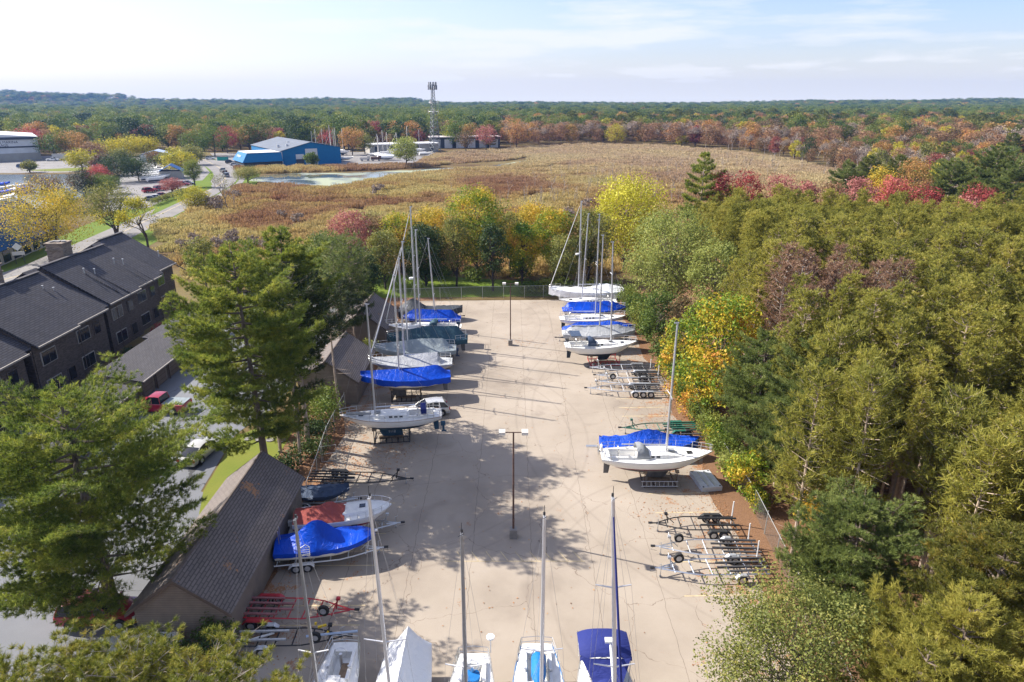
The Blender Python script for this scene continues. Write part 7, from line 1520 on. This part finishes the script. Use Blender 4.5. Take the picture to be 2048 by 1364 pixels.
# ------------------------------------------------------------------ marsh reeds
def m_reed():
    t = NT('marsh_reed'); oi = t.n('ShaderNodeObjectInfo'); ge = t.n('ShaderNodeNewGeometry')
    f = t.noise(oi.outputs['Location'], .022, 4, .6, .8); g = t.noise(oi.outputs['Location'], .011, 2)
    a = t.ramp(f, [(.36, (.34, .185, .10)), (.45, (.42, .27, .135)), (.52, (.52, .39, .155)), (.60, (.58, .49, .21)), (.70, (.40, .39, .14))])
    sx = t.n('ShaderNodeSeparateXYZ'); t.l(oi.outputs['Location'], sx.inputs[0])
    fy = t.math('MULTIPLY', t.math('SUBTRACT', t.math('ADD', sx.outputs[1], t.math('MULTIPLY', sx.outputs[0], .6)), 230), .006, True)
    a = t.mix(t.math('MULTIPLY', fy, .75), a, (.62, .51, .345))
    c = t.mix(ge.outputs['Random Per Island'], t.mix(1.0, a, (.55, .55, .55), 'MULTIPLY'), t.mix(1.0, a, (1.25, 1.2, 1.15), 'MULTIPLY'))
    b = t.bsdf(c, .8, 0, .15); tr = t.n('ShaderNodeBsdfTranslucent'); t.l(c, tr.inputs[0]); ms = t.n('ShaderNodeMixShader'); ms.inputs[0].default_value = .3
    t.l(b.outputs[0], ms.inputs[1]); t.l(tr.outputs[0], ms.inputs[2]); t.l(ms.outputs[0], t.out.inputs[0]); return t.mat
M_reed = m_reed()
def reed_patch(nm, r, n, h, wdt):
    a = rng.random(n) * 6.28; q = r * np.sqrt(rng.random(n)); B = np.stack([np.cos(a) * q, np.sin(a) * q, np.zeros(n)], 1)
    D = unit(np.stack([rng.normal(size=n) * .28, rng.normal(size=n) * .28, np.ones(n)], 1)); Lh = h * rng.uniform(.55, 1.15, (n, 1)); s = unit(np.cross(D, rvec(n))) * wdt * rng.uniform(.6, 1.2, (n, 1))
    V = np.stack([B - s * .6, B + s * .6, B + D * Lh + s, B + D * Lh * .93 - s], 1).reshape(-1, 3); return tri_mesh(nm, V, M_reed, 4)
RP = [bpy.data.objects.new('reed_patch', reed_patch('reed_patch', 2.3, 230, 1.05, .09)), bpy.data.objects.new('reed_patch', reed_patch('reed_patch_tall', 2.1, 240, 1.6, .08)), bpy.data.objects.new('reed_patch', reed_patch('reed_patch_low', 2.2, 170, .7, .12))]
g_ = jgrid(112, 520, 2.3, (-260, 420), .6); wall_ = edge + [(300, 112)]
marsh = [G(*p) for p in ((300, 455), (345, 432), (440, 400), (478, 372), (500, 378), (560, 372), (665, 381), (745, 364), (805, 352), (880, 346), (1000, 337), (1060, 327), (1060, 315), (1000, 322), (900, 328), (840, 336), (690, 343), (520, 347), (480, 352), (470, 338), (700, 333), (830, 331), (870, 310), (1000, 300), (1150, 290), (1300, 291), (1450, 303), (1560, 318), (1645, 336), (1695, 353), (1715, 372), (1725, 400))] + [(85, 124), (40, 124), (10, 120), (-12, 121), (-42, 124), (-52, 112), (-58, 118)]
m_ = inside(g_, marsh) & ~inside(g_, pond) & ~inside(g_, ribbon(creek, 4, 0)) & ~inside(g_, ribbon(road, 13, 0)); g_ = g_[m_]
d_ = np.hypot(g_[:, 0], g_[:, 1]); n = len(g_); s_ = rng.uniform(.75, 1.2, n)
near_creek = np.array([min((p[0] - c[0]) ** 2 + (p[1] - c[1]) ** 2 for c in creek + pond) for p in g_]) < 500
idx = np.where(near_creek, 1, rng.choice([0, 0, 1, 2, 2], n)); RR = np.zeros((n, 3)); RR[:, 2] = rng.random(n) * 6.28
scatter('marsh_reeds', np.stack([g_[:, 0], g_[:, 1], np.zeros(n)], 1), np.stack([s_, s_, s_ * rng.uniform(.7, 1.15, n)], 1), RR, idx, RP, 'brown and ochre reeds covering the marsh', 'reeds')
print('reeds', n)
# fallen leaves as ground cover along the lot edges
def fallen():
    C = []
    for k in range(5200):
        sd = random.random(); y = random.uniform(26, 104)
        x = 16.2 - abs(random.gauss(0, 1.6)) + .6 if sd < .5 else -16.6 + abs(random.gauss(0, 1.8)) - .4
        C.append((x, y, .05))
    for k in range(600): C.append((random.uniform(-15, 15), random.uniform(30, 103), .05))
    for cx, cy, q in ((-13, 52, 260), (1.5, 84, 160), (-11, 55, 300), (12, 70, 160), (14, 60, 120), (12, 45, 120)):
        for k in range(q): C.append((random.gauss(cx, 1.6), random.gauss(cy, 1.0), .05))
    return leaves('fallen_leaves', np.array(C), .12, leaf('fallen_leaf', [(0, (.16, .07, .03)), (.5, (.33, .15, .06)), (1, (.48, .26, .10))], .4, (.3, .8, 0), .1), up=3.0)
tag(link_mesh('fallen_leaves', fallen()), 'scattered orange fallen leaves along the lot edges', 'leaves', None, 'stuff')
